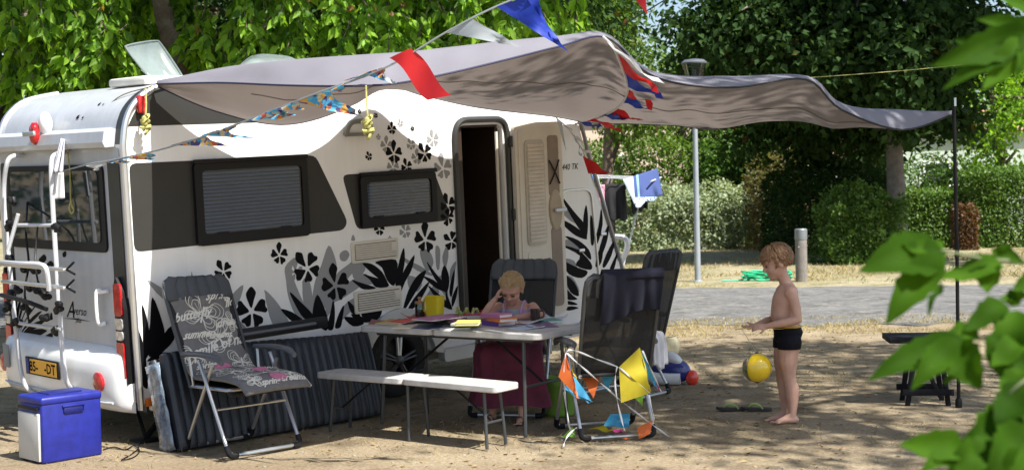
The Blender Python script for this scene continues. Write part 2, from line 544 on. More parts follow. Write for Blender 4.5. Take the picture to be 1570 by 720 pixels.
tag(leaf_cloud('leaf_litter', lp, unit(n) * np.array([1, 1, 0.15]), unit(n) * 0.4 + np.array([0, 0, 1]), rng.uniform(0.02, 0.055, n), rng.uniform(0.012, 0.03, n), M_litter), kind='stuff')

# ------------------------------------------------------------------ trees, hedges, bushes
M_bark = mat('bark', (0.10, 0.075, 0.055), rough=0.95, col2=(0.18, 0.145, 0.11), scale=9, bump=1.0, bscale=22, spec=0.1)
M_barkg = mat('grey_bark', (0.15, 0.13, 0.115), rough=0.95, col2=(0.23, 0.205, 0.18), scale=7, bump=1.0, bscale=16, spec=0.1)
M_lbright = leaf_mat('bright_leaves', (0.042, 0.12, 0.008), (0.27, 0.47, 0.04), trans=0.55, dry=(0.35, 0.2, 0.06))
M_lmid = leaf_mat('mid_green_leaves', (0.04, 0.10, 0.015), (0.11, 0.21, 0.035), trans=0.4, dry=(0.25, 0.16, 0.05))
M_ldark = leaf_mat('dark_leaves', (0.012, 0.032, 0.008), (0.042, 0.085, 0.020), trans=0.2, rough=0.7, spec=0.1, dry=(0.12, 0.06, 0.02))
M_lsilver = leaf_mat('silvery_leaves', (0.16, 0.21, 0.12), (0.36, 0.42, 0.27), trans=0.3)
M_lyel = leaf_mat('yellow_green_leaves', (0.05, 0.11, 0.014), (0.15, 0.24, 0.036), trans=0.4, dry=(0.35, 0.16, 0.05))
M_lhedge = leaf_mat('clipped_hedge_leaves', (0.045, 0.105, 0.014), (0.125, 0.215, 0.036), trans=0.3, dry=(0.30, 0.06, 0.03))

def trunk_mesh(name, base, pts, r, parent, m=M_bark, seg=12):
    t = MB()
    pts = catmull(pts, 6); n = len(pts)
    rs = [r * (1.25 if i == 0 else 1) * (1 - 0.6 * i / (n - 1)) for i in range(n)]
    t.tube([p - Vector(base) for p in pts], rs, seg)
    return t.build(name, m, parent, smooth=60)
def limbs(parent, base, frm, ells, n, r, m=M_bark):
    for k in range(n):
        c, rad = random.choice(ells)
        a = Vector(random.choice(frm)); d = Vector(unit(1)[0]); d.z = abs(d.z) * 0.5
        e = Vector(c) + Vector((d.x * rad[0], d.y * rad[1], d.z * rad[2])) * 0.75
        mid = a.lerp(e, 0.5) + Vector((random.uniform(-.3, .3), random.uniform(-.3, .3), random.uniform(0, .4)))
        pts = catmull([a, mid, e], 5)
        t = MB(); t.tube([p - Vector(base) for p in pts], [r * (1 - 0.8 * i / (len(pts) - 1)) for i in range(len(pts))], 7)
        t.build('limb', m, parent, smooth=60)
def tree(name, label, base, tpts, r, ells, clumps, per, rad, L, W, m, bark=M_bark, nl=7, droop=0.5, group=None, shell=0.6, gap=0.35, keep=None, up=0.8, gscale=0.9, oval=False, tall=0.75):
    root = thing(name, label, 'tree', base, group=group)
    trunk_mesh('trunk', base, tpts, r, root, bark)
    limbs(root, base, tpts[-2:], ells, nl, r * 0.42, bark)
    make_crown('crown', ells, clumps, per, rad, L, W, m, root, droop, shell, gap, up, keep, gscale, base=base, oval=oval, tall=tall)
    return root

def in_view(pos, mx=0.14):                   # leaves out of sight above and beside the picture are thinned
    d = pos[:, 1]; x = pos[:, 0] / np.maximum(d, 0.1); z = (pos[:, 2] - CAM_H) / np.maximum(d, 0.1)
    near = (np.abs(x) < 0.40 + mx) & (z < 0.15 + mx) & (d > 0.5)
    return near | (rng.random(len(pos)) < 0.25)

# bright tree hanging over the caravan roof
b0 = P(262, 560, 15.2); b0.z = 0
ash = thing('ash_tree', 'big bright green tree with leaning trunk hanging over the caravan roof', 'tree', b0)
trunk_mesh('trunk', b0, [b0, b0 + Vector((0.05, 0, 1.6)), P(272, 110, 14.2), P(252, 20, 14.1), P(226, -90, 14.0)], 0.19, ash)
ATOP = [(P(60, -150, 14.3), (2.4, 1.8, 0.8)), (P(330, -170, 14.2), (2.6, 1.8, 0.8)), (P(600, -190, 14.0), (2.6, 1.8, 0.8)), (P(860, -230, 13.8), (2.4, 1.8, 0.8)), (P(450, -300, 13.8), (3.0, 2.2, 0.9))]
limbs(ash, b0, [P(246, 10, 15.0), P(222, -60, 14.8)], ATOP, 6, 0.07)
make_crown('crown', ATOP, 520, 56, 0.24, 0.15, 0.07, M_lbright, ash, 0.9, 0.4, 0.3, base=b0)
# hanging sprays of leaves, each with its twig
cs_, ow_ = [], []
for (x0, y0), (x1, y1), k, d0, d1 in (((-20, -10), (190, 100), 21, 13.1, 14.0), ((10, 95), (175, 140), 7, 13.3, 14.2), ((290, 10), (370, 105), 8, 13.6, 14.4), ((365, -5), (600, 75), 29, 13.2, 14.2), ((590, -5), (745, 50), 17, 13.4, 14.4),
                                      ((730, -10), (905, 30), 12, 13.6, 14.6), ((185, -10), (300, 30), 5, 13.6, 14.6), ((190, 70), (250, 120), 3, 14, 15), ((380, 0), (900, 70), 7, 15.2, 16.5)):
    for j in range(k):
        c = P(random.uniform(x0, x1), random.uniform(y0, y1), random.uniform(d0, d1)); cs_.append(c)
tw = MB(); lp_, ld_ = [], []
for c in cs_:
    for k in range(3):
        d = Vector((random.uniform(-1, 1), random.uniform(-1, .6), random.uniform(-1.1, -.2))).normalized(); L_ = random.uniform(.25, .5)
        a = c - d * L_ * .4 + Vector((0, 0, .1)); m_ = c + d * L_ * .2; z_ = c + d * L_ * .6 + Vector((0, 0, -.15))
        pts = catmull([a, m_, z_], 8); tw.tube([p - b0 for p in pts], .006, 4)
        for i, p in enumerate(pts[2:]):
            for r_ in range(2):
                lp_.append(p + Vector((random.gauss(0, .03), random.gauss(0, .03), random.gauss(0, .02)))); sd_ = Vector((random.uniform(-1, 1), random.uniform(-1, 1), random.uniform(-1.3, -.1))); ld_.append(sd_ + d * .4)
tw.build('twigs', M_bark, ash, fix=False)['kind'] = 'stuff'
lp_, ld_ = np.array(lp_), np.array(ld_); n_ = len(lp_); s_ = 0.6 + 0.7 * rng.random(n_)
leaf_cloud('foliage', lp_ - np.array(b0), ld_, unit(n_) * .55 + np.array([.25, -.55, .45]), 0.135 * s_, 0.066 * s_, M_lbright, ash, np.clip(rng.random(n_) * .97 + (rng.random(n_) < .006), 0, 1), oval=True)['kind'] = 'stuff'
b1 = P(-60, 560, 18.5); b1.z = 0
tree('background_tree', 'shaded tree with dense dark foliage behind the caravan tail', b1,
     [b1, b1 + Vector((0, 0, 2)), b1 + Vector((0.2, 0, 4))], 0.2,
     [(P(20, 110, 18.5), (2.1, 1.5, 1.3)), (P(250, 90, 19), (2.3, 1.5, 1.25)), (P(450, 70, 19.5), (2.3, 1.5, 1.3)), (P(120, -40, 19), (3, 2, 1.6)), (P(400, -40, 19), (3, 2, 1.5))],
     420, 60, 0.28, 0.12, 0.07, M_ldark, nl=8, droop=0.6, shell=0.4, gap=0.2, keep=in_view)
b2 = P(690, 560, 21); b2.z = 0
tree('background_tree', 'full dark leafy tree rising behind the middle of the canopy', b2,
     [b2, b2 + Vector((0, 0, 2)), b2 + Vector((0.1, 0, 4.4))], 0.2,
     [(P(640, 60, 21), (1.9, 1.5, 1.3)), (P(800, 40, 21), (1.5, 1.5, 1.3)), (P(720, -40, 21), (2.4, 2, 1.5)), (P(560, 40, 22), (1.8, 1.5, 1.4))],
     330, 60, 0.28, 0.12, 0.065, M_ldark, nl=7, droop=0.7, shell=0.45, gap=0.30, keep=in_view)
b3 = P(935, 430, 34); b3.z = 0
tree('background_tree', 'pale green small leaved tree beyond the peak of the canopy', b3,
     [b3, b3 + Vector((0, 0, 2)), b3 + Vector((0.1, 0, 4.4))], 0.2,
     [(P(880, 50, 34), (1.5, 1.3, 1.8)), (P(945, 60, 34), (0.95, 1.0, 1.3)), (P(900, -30, 34), (1.7, 1.3, 1.6)), (P(960, 150, 34), (1.0, 1.0, 1.2))],
     260, 60, 0.25, 0.13, 0.07, M_lyel, nl=6, droop=0.6, shell=0.5, gap=0.3, keep=in_view)
b4 = P(1075, 400, 42); b4.z = 0
tree('background_tree', 'small leaved tree behind the lamp post head', b4,
     [b4, b4 + Vector((0, 0, 2)), b4 + Vector((0.1, 0, 4.6))], 0.2,
     [(P(1090, 110, 42), (1.5, 1.3, 1.3)), (P(1060, 90, 42), (1.0, 1.0, 1.0)), (P(1130, 170, 42), (1.9, 1.3, 1.3)), (P(1150, 80, 42), (1.5, 1.2, 1.3)), (P(1080, 200, 43), (1.3, 1.0, 1.2))],
     260, 55, 0.28, 0.14, 0.075, M_lmid, nl=6, droop=0.5, shell=0.5, gap=0.3, keep=in_view)
# big dark tree with the grey trunk
b5 = Z(1378, 393); b5 = P(1378, 400, 30.5); b5.z = 0
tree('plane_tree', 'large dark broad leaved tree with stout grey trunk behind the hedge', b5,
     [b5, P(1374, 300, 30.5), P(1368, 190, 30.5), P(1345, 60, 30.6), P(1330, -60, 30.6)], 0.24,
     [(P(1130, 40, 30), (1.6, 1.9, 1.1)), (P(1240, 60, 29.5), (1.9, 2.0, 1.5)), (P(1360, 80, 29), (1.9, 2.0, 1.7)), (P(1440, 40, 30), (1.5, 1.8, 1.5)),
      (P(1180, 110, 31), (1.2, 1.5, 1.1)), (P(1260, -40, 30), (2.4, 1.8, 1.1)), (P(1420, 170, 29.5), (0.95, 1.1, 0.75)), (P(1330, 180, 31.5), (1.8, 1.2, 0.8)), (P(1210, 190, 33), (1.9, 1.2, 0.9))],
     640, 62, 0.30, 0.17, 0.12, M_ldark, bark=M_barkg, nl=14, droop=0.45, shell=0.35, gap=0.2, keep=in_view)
b7 = Vector((13.6, 24.5, 0))  # added out of view to throw shade on the plane tree
tree('added_shade_tree', 'unseen tall broad tree added on the right to shade the large dark tree', b7, [b7, b7 + Vector((0, 0, 4)), b7 + Vector((-.6, .4, 9))], 0.25,
     [((11.3, 26.3, 11.2), (2.6, 2.2, 2.0)), ((9.6, 27.6, 10.2), (1.8, 1.6, 1.4)), ((12.8, 25.2, 9.6), (2.0, 2.0, 1.6)), ((13.0, 28.2, 11.0), (2.0, 2.0, 1.6))], 330, 42, 0.4, 0.24, 0.16, M_ldark, nl=8, shell=0.3, gap=0.15)
b6 = P(1540, 400, 38); b6.z = 0
tree('background_tree', 'yellow green tree at the right behind the tall hedge', b6,
     [b6, P(1535, 260, 38), P(1520, 150, 38)], 0.14,
     [(P(1560, 160, 38), (1.3, 1.3, 1.1)), (P(1500, 170, 39), (0.9, 1.0, 0.9)), (P(1550, 250, 37.5), (1.3, 0.8, 0.7)), (P(1570, 90, 39), (1.2, 1.2, 1.2))],
     170, 55, 0.26, 0.13, 0.08, M_lbright, nl=6, droop=0.5, shell=0.5, gap=0.33, keep=in_view)

def hedge(name, label, cat, c, size, rz, n, L, m, lump=0.12, group=None, core=True, top_round=0.3, dark=(0.03, 0.035, 0.018)):
    """leaves over and just under the faces of a lumpy block"""
    root = thing(name, label, cat, (c[0], c[1], 0), rz, group)
    sx, sy, sz = size
    e = rng.uniform(-1, 1, (n, 3)); e[:, 2] = rng.uniform(0, 1, n)
    ar = np.array([sy * sz, sx * sz * 1.3, sx * sy]); fc = rng.choice(3, n, p=ar / ar.sum())
    sg = np.where(rng.random(n) < 0.5, 1.0, -1.0); sg = np.where((fc == 1) & (rng.random(n) < 0.5), -1.0, sg)
    e[np.arange(n), fc] = np.where(fc == 2, 1.0, sg)
    cr_ = np.maximum(1, (np.abs(e[:, 0]) ** 5 + np.abs(e[:, 1]) ** 5) ** 0.2); e[:, :2] /= cr_[:, None]
    r_ = 1 - 0.30 * rng.random(n) ** 2.2
    p = e * r_[:, None] * np.array([sx / 2, sy / 2, sz])
    rr = np.clip(np.linalg.norm(e[:, :2] / 1.41, axis=1) * e[:, 2], 0, 1)
    p[:, 2] *= 1 - top_round * rr ** 2
    k = np.array([noise.noise(Vector(q) * 1.6 + Vector(c)) for q in p]); k2 = np.array([noise.noise(Vector(q) * 5.0 + Vector(c)) for q in p])
    p = p * (1 + lump * k + lump * 0.45 * k2)[:, None]
    p[:, 2] = np.maximum(p[:, 2], 0.03)
    outw = e / np.linalg.norm(e, axis=1, keepdims=True)
    tip = unit(n) * 0.9 + outw * 0.5 + np.array([0, 0, -0.15]); nrm = unit(n) * 0.7 + outw * 0.8 + np.array([0, 0, 0.35])
    s = 0.6 + 0.8 * rng.random(n)
    cl = np.array([noise.noise(Vector(q) * 3.0 + Vector((9, 2, 5))) for q in p]) * 0.6 + 0.5
    rnd = np.clip(0.5 * cl + 0.5 * rng.random(n), 0, 0.97); rnd = np.where(rng.random(n) < 0.002, 1.0, rnd)
    o = leaf_cloud('foliage', p, tip, nrm, L * s, L * 0.6 * s, m, root, rnd); o['kind'] = 'stuff'
    if core:
        q = MB()
        for i in range(int(10 + sx * 10)):
            x = random.uniform(-.42, .42) * sx; y = random.uniform(-.4, .4) * sy; h = sz * random.uniform(0.55, 0.8)
            q.tube(catmull([(x, abs(y) * .5, 0), (x + random.uniform(-.1, .1), abs(y) * .5 + random.uniform(-.1, .1), h * 0.5), (x + random.uniform(-.25, .25), abs(y) * .5 + random.uniform(-.2, .2), h)], 3), 0.012, 5)
        q.build('stems', M_bark, root, fix=False)['kind'] = 'stuff'
    return root
def hpos(px, d): 
    p = P(px, 400, d); p.z = 0; return p
GH = 'hedges and bushes beyond the road'
hedge('shrub', 'low silvery grey green shrub behind the lamp post', 'shrub', hpos(1055, 37.5), (4.2, 1.9, 1.62), 0.05, 15000, 0.10, M_lsilver, 0.30, GH)
hedge('tall_hedge', 'tall bright green hedge rising behind the silvery shrub', 'hedge', hpos(1010, 41.5), (5.6, 2.2, 3.3), 0, 22000, 0.11, M_lyel, 0.14, GH)
hedge('bush', 'leafy bush between the lamp post and the dark hedge', 'bush', hpos(1150, 40.5), (2.6, 2.0, 3.35), 0, 13000, 0.11, M_lmid, 0.2, GH)
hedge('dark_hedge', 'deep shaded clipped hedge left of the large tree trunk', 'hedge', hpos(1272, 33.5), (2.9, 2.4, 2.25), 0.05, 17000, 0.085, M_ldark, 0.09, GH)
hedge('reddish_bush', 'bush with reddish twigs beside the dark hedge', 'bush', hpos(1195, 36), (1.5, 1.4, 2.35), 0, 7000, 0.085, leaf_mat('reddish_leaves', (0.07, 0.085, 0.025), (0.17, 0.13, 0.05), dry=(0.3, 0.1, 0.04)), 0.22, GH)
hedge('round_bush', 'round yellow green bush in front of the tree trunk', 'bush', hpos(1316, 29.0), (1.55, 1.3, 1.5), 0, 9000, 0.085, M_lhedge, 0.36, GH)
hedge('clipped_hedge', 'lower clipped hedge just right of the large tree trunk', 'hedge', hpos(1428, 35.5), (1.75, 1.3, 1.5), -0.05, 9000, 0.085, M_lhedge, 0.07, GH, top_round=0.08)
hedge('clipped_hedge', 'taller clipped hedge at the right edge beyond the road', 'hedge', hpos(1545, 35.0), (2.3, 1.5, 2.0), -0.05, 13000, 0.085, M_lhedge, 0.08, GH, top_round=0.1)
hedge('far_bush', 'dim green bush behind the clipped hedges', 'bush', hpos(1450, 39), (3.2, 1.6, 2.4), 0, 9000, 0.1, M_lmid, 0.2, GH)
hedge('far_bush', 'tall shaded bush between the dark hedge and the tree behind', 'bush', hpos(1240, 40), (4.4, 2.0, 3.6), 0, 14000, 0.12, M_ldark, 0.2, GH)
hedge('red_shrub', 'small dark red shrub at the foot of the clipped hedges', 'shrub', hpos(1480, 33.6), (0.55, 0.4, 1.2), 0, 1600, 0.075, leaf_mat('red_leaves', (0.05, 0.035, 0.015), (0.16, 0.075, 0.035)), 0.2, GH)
hedge('added_reflection_hedge', 'unseen tall dark hedge added at the far left for the rear window to reflect', 'hedge', (-10.5, 14, 0), (2.0, 11, 3.4), 0.1, 9000, 0.13, M_ldark, 0.12)  # added out of view so the rear window mirrors something dark
# far woods behind everything: one mass
wl = [(P(x, y, 58), (4.0, 2.5, 2.2)) for x, y in ((-1100, 170), (-850, 150), (-600, 160), (-380, 140), (-150, 120), (150, 120), (430, 110), (700, 120), (900, 190), (1180, 170), (1330, 180), (1480, 210), (1640, 150), (1250, 60), (1400, 60))] + [(P(x, 300, 60), (5, 2.5, 2.4)) for x in (-1100, -800, -500, -200, 100, 400, 700, 950, 1200, 1450, 1700)]
wd = make_crown('woodland', wl, 1150, 46, 0.55, 0.30, 0.17, M_lmid, None, 0.5, 0.45, 0.15)

# pale buildings glimpsed through the leaves
M_wall = mat('beige_render', (0.58, 0.46, 0.36), rough=0.9, var=0.1, scale=1.5, bump=0.2)
M_roof = mat('clay_roof', (0.36, 0.2, 0.14), rough=0.9, var=0.2, scale=5)
M_dkglass = mat('dark_pane', (0.03, 0.035, 0.04), rough=0.1, var=0)
def house(name, label, c, w, dp, h, rz, wall=M_wall):
    root = thing(name, label, 'building', c, rz)
    q = MB(); q.box((0, 0, h / 2), (w, dp, h)); q.build('wall', wall, root)
    q = MB(); q.prism([(-dp / 2 - .3, h + 0.003), (dp / 2 + .3, h + 0.003), (0, h + 0.26 * dp)], -w / 2 - .3, w / 2 + .3, lambda a, b, c_: Vector((c_, a, b))); q.build('roof', M_roof, root)
    for k in range(int(w // 3)):
        x = -w / 2 + 1.5 + 3 * k
        q = MB(); q.box((x, -dp / 2 - 0.02, h * 0.55), (0.9, 0.05, 1.1)); f = q.build('window', mat('white_paint', (0.78, 0.78, 0.76), rough=0.5, var=0.04), root)
        q = MB(); q.box((x, -dp / 2 - 0.05, h * 0.55), (0.74, 0.02, 0.94)); q.build('pane', M_dkglass, f)
hp = P(960, 400, 50); house('beige_house', 'pale beige house wall glimpsed through leaves behind the caravan nose', (hp.x - 1, 50, 0), 9, 6, 4.2, 0.1)
hp = P(1245, 400, 46); house('white_shed', 'whitish shed half hidden behind the dark hedge', (hp.x + 0.3, 46, 0), 3.2, 3, 2.55, 0, mat('pale_shed_wall', (0.42, 0.44, 0.46), rough=0.7, var=0.1))
hp = P(1450, 400, 47); house('greenish_shed', 'pale grey green shed beyond the clipped hedges', (hp.x, 47, 0), 4.4, 3, 3.3, 0, mat('grey_green_wall', (0.40, 0.47, 0.38), rough=0.7, var=0.15, scale=2))
# ------------------------------------------------------------------ the caravan (its own axes: u along the side, v across, w up)
def _rot(y, p, r):
    y, p, r = R(y), R(p), R(r)
    rz = Matrix(((math.cos(y), -math.sin(y), 0), (math.sin(y), math.cos(y), 0), (0, 0, 1)))
    ry = Matrix(((math.cos(p), 0, -math.sin(p)), (0, 1, 0), (math.sin(p), 0, math.cos(p))))
    rx = Matrix(((1, 0, 0), (0, math.cos(r), -math.sin(r)), (0, math.sin(r), math.cos(r))))
    return rz @ ry @ rx
_m = _rot(44.34, 4.70, 1.35)
_fit = Matrix([[_m[0][k] for k in range(3)], [_m[2][k] for k in range(3)], [-_m[1][k] for k in range(3)]])
MCR = CAMR @ _fit
MC0 = P(213, 617, 9.25)
MC = Matrix.Translation(MC0) @ MCR.to_4x4()
MCI = MC.inverted()
_ro = MCI @ CAMLOC
def CS(px, py, v=0.0):                       # point of the side wall: (u, w)
    d = MCR.transposed() @ ray(px, py); t = (v - _ro.y) / d.y
    return (_ro.x + d.x * t, _ro.z + d.z * t)
def CR(px, py, u=0.0):                       # point of the rear wall: (v, w)
    d = MCR.transposed() @ ray(px, py); t = (u - _ro.x) / d.x
    return (_ro.y + d.y * t, _ro.z + d.z * t)
SIDE = lambda a, b, c: Vector((a, c, b))
REAR = lambda a, b, c: Vector((c, a, b))
M_white = mat('white_coach_paint', (0.80, 0.80, 0.79), rough=0.32, var=0.035, scale=1.3, coat=0.25)
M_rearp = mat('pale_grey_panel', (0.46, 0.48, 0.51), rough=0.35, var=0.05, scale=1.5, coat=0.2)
M_trim = mat('charcoal_trim', (0.028, 0.028, 0.025), rough=0.42, var=0.12)
M_band = mat('grey_brown_band', (0.034, 0.033, 0.030), rough=0.45, var=0.05, spec=0.25)
M_black = mat('black_plastic', (0.008, 0.008, 0.009), rough=0.5, var=0.1, spec=0.25)
M_alu = mat('aluminium', (0.62, 0.63, 0.64), rough=0.32, metal=0.85, var=0.06, scale=9)
M_silver = mat('silver_paint', (0.55, 0.56, 0.57), rough=0.35, metal=0.35, var=0.05)
M_decalk = mat('black_print', (0.006, 0.006, 0.007), rough=0.6, var=0, spec=0.08)
M_decalg = mat('grey_print', (0.27, 0.275, 0.275), rough=0.5, var=0, spec=0.2)
M_red = mat('red_lens', (0.45, 0.012, 0.015), rough=0.15, var=0.3, scale=30, coat=0.6)
M_orange = mat('orange_lens', (0.75, 0.17, 0.02), rough=0.15, var=0.1, coat=0.6)
M_clear = mat('clear_lens', (0.6, 0.6, 0.6), rough=0.15, metal=0.5, var=0.4, scale=40)
M_cream = mat('cream_plastic', (0.62, 0.57, 0.48), rough=0.45, var=0.05)
M_beige = mat('beige_door_lining', (0.66, 0.60, 0.50), rough=0.5, var=0.04)
M_pane = glass_mat('window_glass', (0.66, 0.70, 0.74), 0.03, 1.40)
M_rearglass = mat('smoked_glass', (0.022, 0.032, 0.038), rough=0.04, var=0.3, scale=2, spec=0.6)
M_dimlining = mat('dim_interior_lining', (0.028, 0.016, 0.010), rough=0.5, var=0.25, scale=3)

def streaks(m, amt):                         # rain streaks and grime down the panels
    nt = m.node_tree; b = nt.nodes['Principled BSDF']; src = b.inputs['Base Color'].links[0].from_socket
    tc = nt.nodes.new('ShaderNodeTexCoord'); mp = nt.nodes.new('ShaderNodeMapping'); mp.inputs['Scale'].default_value = (14, 14, 0.9); nt.links.new(tc.outputs['Object'], mp.inputs[0])
    nz = nt.nodes.new('ShaderNodeTexNoise'); nz.inputs['Scale'].default_value = 1.0; nz.inputs['Detail'].default_value = 6; nz.inputs['Roughness'].default_value = .7; nt.links.new(mp.outputs[0], nz.inputs['Vector'])
    rp = nt.nodes.new('ShaderNodeValToRGB'); rp.color_ramp.elements[0].position = .35; rp.color_ramp.elements[0].color = (1 - amt, 1 - amt, 1 - amt * 1.15, 1); rp.color_ramp.elements[1].position = .6; rp.color_ramp.elements[1].color = (1, 1, 1, 1)
    nt.links.new(nz.outputs['Fac'], rp.inputs[0]); mx = nt.nodes.new('ShaderNodeMix'); mx.data_type = 'RGBA'; mx.blend_type = 'MULTIPLY'; mx.inputs[0].default_value = 1
    nt.links.new(src, mx.inputs['A']); nt.links.new(rp.outputs[0], mx.inputs['B']); nt.links.new(mx.outputs['Result'], b.inputs['Base Color'])
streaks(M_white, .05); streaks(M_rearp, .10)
van = thing('caravan', 'white caravan with black and grey leaf and flower prints and its door open', 'caravan', M=MC)
WIDE = 1.84
prof = [(0.05, -0.03), (0.01, 0.10), (0.0, 0.4), (0.0, 1.66)]
prof += [tuple(p[:2]) for p in catmull([(0.0, 1.70, 0), (0.03, 1.85, 0), (0.10, 1.965, 0), (0.24, 2.06, 0), (0.5, 2.11, 0)], 4)]
prof += [(2.0, 2.14), (3.2, 2.14), (3.75, 2.11), (4.05, 2.03), (4.26, 1.88), (4.37, 1.75), (4.5, 1.36), (4.66, 0.94), (4.84, .47), (4.9, .27), (4.87, 0.06), (4.8, -0.02)]
AC, AR = 2.245, 0.345
prof += [(AC + AR * math.cos(R(a)), -0.03 + AR * math.sin(R(a))) for a in range(0, 181, 15)]
body = MB(); body.prism(prof, 0.0, WIDE, SIDE)
bo = body.build('body', M_white, van, smooth=0)
bv = bo.modifiers.new('bevel', 'BEVEL'); bv.width = 0.035; bv.segments = 3; bv.limit_method = 'ANGLE'; bv.angle_limit = R(50)
cut = MB(); cut.prism(rrect(2.94, 0.06, 3.44, 1.74, 0.07), -0.3, 1.55, SIDE); co = cut.build('cut', M_white, van, smooth=0)
bl = bo.modifiers.new('doorway', 'BOOLEAN'); bl.object = co; bl.operation = 'DIFFERENCE'; bl.solver = 'EXACT'
bpy.context.view_layer.update(); baked(bo)
bpy.data.objects.remove(co)
for p in bo.data.polygons: p.use_smooth = True
bo.data.set_sharp_from_angle(angle=R(28))

def prism(name, poly, c0, c1, mp, m, parent=van, smooth=30):
    q = MB(); q.prism(poly, c0, c1, mp); return q.build(name, m, parent, smooth=smooth)
# doorway interior: near black linings put the unlit room's shade into the colour
prism('rear_dark_lining', rrect(2.955, 0.08, 3.0, 1.72, 0.01), 0.02, 1.5, SIDE, M_dimlining)
prism('far_dark_lining', rrect(3.01, 0.62, 3.42, 1.70, 0.02), 1.2, 1.5, SIDE, M_dimlining)
prism('kitchen_unit', rrect(3.01, 0.08, 3.38, 0.9, 0.02), 0.75, 1.15, SIDE, mat('dim_interior_unit', (0.012, 0.009, 0.008), rough=0.5))
prism('front_dark_lining', rrect(3.40, 0.08, 3.43, 1.72, 0.01), 0.05, 1.5, SIDE, M_dimlining)
prism('interior_floor', rrect(3.0, 0.063, 3.40, 0.078, 0.003), 0.02, 1.5, SIDE, mat('dim_interior_floor', (0.04, 0.025, 0.018), rough=0.6))
prism('ceiling_lining', rrect(3.0, 1.722, 3.40, 1.735, 0.003), 0.02, 1.5, SIDE, M_dimlining)
# side wall: dark bands and windows
def S(pts): return [CS(*p) for p in pts]
prism('side_band', round_poly([(0.035, 0.995), (1.755, 1.0), (1.80, 1.06), (1.535, 1.565), (0.035, 1.575)], 0.05), -0.003, 0.004, SIDE, M_band)
prism('window_surround', round_poly([(1.885, 0.995), (2.80, 0.995), (2.82, 1.05), (2.665, 1.41), (1.77, 1.41)], 0.05), -0.003, 0.004, SIDE, M_band)
prism('roof_corner_panel', [(0.045, 1.815), (1.3, 1.815), (1.3, 2.105), (0.5, 2.095), (0.27, 2.05), (0.14, 1.97), (0.075, 1.87)], -0.002, 0.004, SIDE, M_band)
def window(u0, w0, u1, w1, slats):
    fr = MB()
    o_, i_ = rrect(u0, w0, u1, w1, 0.035), rrect(u0 + .06, w0 + .075, u1 - .05, w1 - .055, 0.03)
    n = len(o_)
    for c0, c1 in ((-0.035, 0.02),):
        vs = [SIDE(a, b, c0) for a, b in o_] + [SIDE(a, b, c0) for a, b in i_] + [SIDE(a, b, c1) for a, b in o_] + [SIDE(a, b, c1) for a, b in i_]
        fs = []
        for k in range(n):
            l = (k + 1) % n
            fs += [(k, l, n + l, n + k), (2 * n + k, 3 * n + k, 3 * n + l, 2 * n + l), (k, 2 * n + k, 2 * n + l, l), (n + k, n + l, 3 * n + l, 3 * n + k)]
        fr.add(vs, fs)
    f = fr.build('window_frame', M_black, van, smooth=40)
    q = MB(); q.prism(rrect(u0 + .055, w0 + .07, u1 - .045, w1 - .05, 0.02), -0.026, -0.020, SIDE); q.build('pane', M_pane, f)
    q = MB(); q.prism(rrect(u0 + .05, w0 + .06, u1 - .04, w1 - .045, 0.02), -0.007, -0.005, SIDE); q.build('blind_backing', mat('blind_gap_shade', (0.12, 0.13, 0.15), rough=0.8), f)  # dark backing paints in the shade between the slats
    hh = (w1 - w0 - 0.14) / slats
    for k in range(slats):
        w = w0 + 0.08 + hh * k
        q = MB(); q.prism([(0, w), (0.006, w + hh * 0.15), (0.006, w + hh * 0.55), (0, w + hh * 0.72)], u0 + 0.07, u1 - 0.06, lambda a, b, c: Vector((c, -0.0075 - a, b)))
        q.build('blind_slat', mat('grey_blind', (0.34, 0.47, 0.66), rough=0.6, var=0.03), f, smooth=0)
    for a in (0.22, 0.78):
        q = MB(); q.bbox((u0 + (u1 - u0) * a, -0.03, w0 + 0.075), (0.09, 0.012, 0.022), 0.004); q.build('latch', M_black, f)
    q = MB(); q.bbox(((u0 + u1) / 2, -0.035, w1 + 0.008), (u1 - u0 + 0.01, 0.03, 0.03), 0.008); q.build('hinge_rail', M_black, f)
window(0.50, 0.99, 1.435, 1.555, 17)
window(1.915, 1.0, 2.665, 1.395, 11)
# two cream fridge vents
def vent(u0, w0, u1, w1):
    root = MB(); root.prism(rrect(u0, w0, u1, w1, 0.015), -0.012, 0.004, SIDE); r_ = root.build('fridge_vent', M_cream, van)
    q = MB(); q.prism(rrect(u0 + .03, w0 + .02, u1 - .02, w1 - .022, 0.006), -0.0135, -0.0125, SIDE); q.build('vent_shade_plate', mat('vent_painted_shade', (0.06, 0.055, 0.05), rough=0.8), r_)  # flat dark plate stands in for the shade behind the slats
    for k in range(7):
        w = w0 + 0.027 + (w1 - w0 - 0.05) * k / 7
        q = MB(); q.prism(rrect(u0 + .032, w, u1 - (.022 if (k % 6 == 0 or w1 - w0 > .16) else .085), w + 0.0115, 0.002, 1), -0.022, -0.013, SIDE); q.build('vent_slat', M_cream, r_)
    q = MB(); q.bbox((u1 - 0.05, -0.02, w0 + (w1 - w0) * .6), (0.045, 0.014, 0.06), 0.004); q.build('vent_latch', M_cream, r_)
vent(1.815, 0.745, 2.265, 0.905)
vent(1.82, 0.365, 2.275, 0.535)
# grab handle like lamp above the small window
q = MB(); q.tube(catmull([SIDE(1.815, 1.70, -0.015), SIDE(1.825, 1.76, -0.03), SIDE(1.87, 1.80, -0.04), SIDE(1.98, 1.80, -0.04), SIDE(2.03, 1.765, -0.03), SIDE(2.045, 1.70, -0.015)], 4), 0.022, 8)
q.prism(rrect(1.815, 1.69, 2.045, 1.715, 0.008), -0.03, 0.004, SIDE)
q.build('grab_handle', mat('grey_plastic', (0.17, 0.17, 0.15), rough=0.5), van)
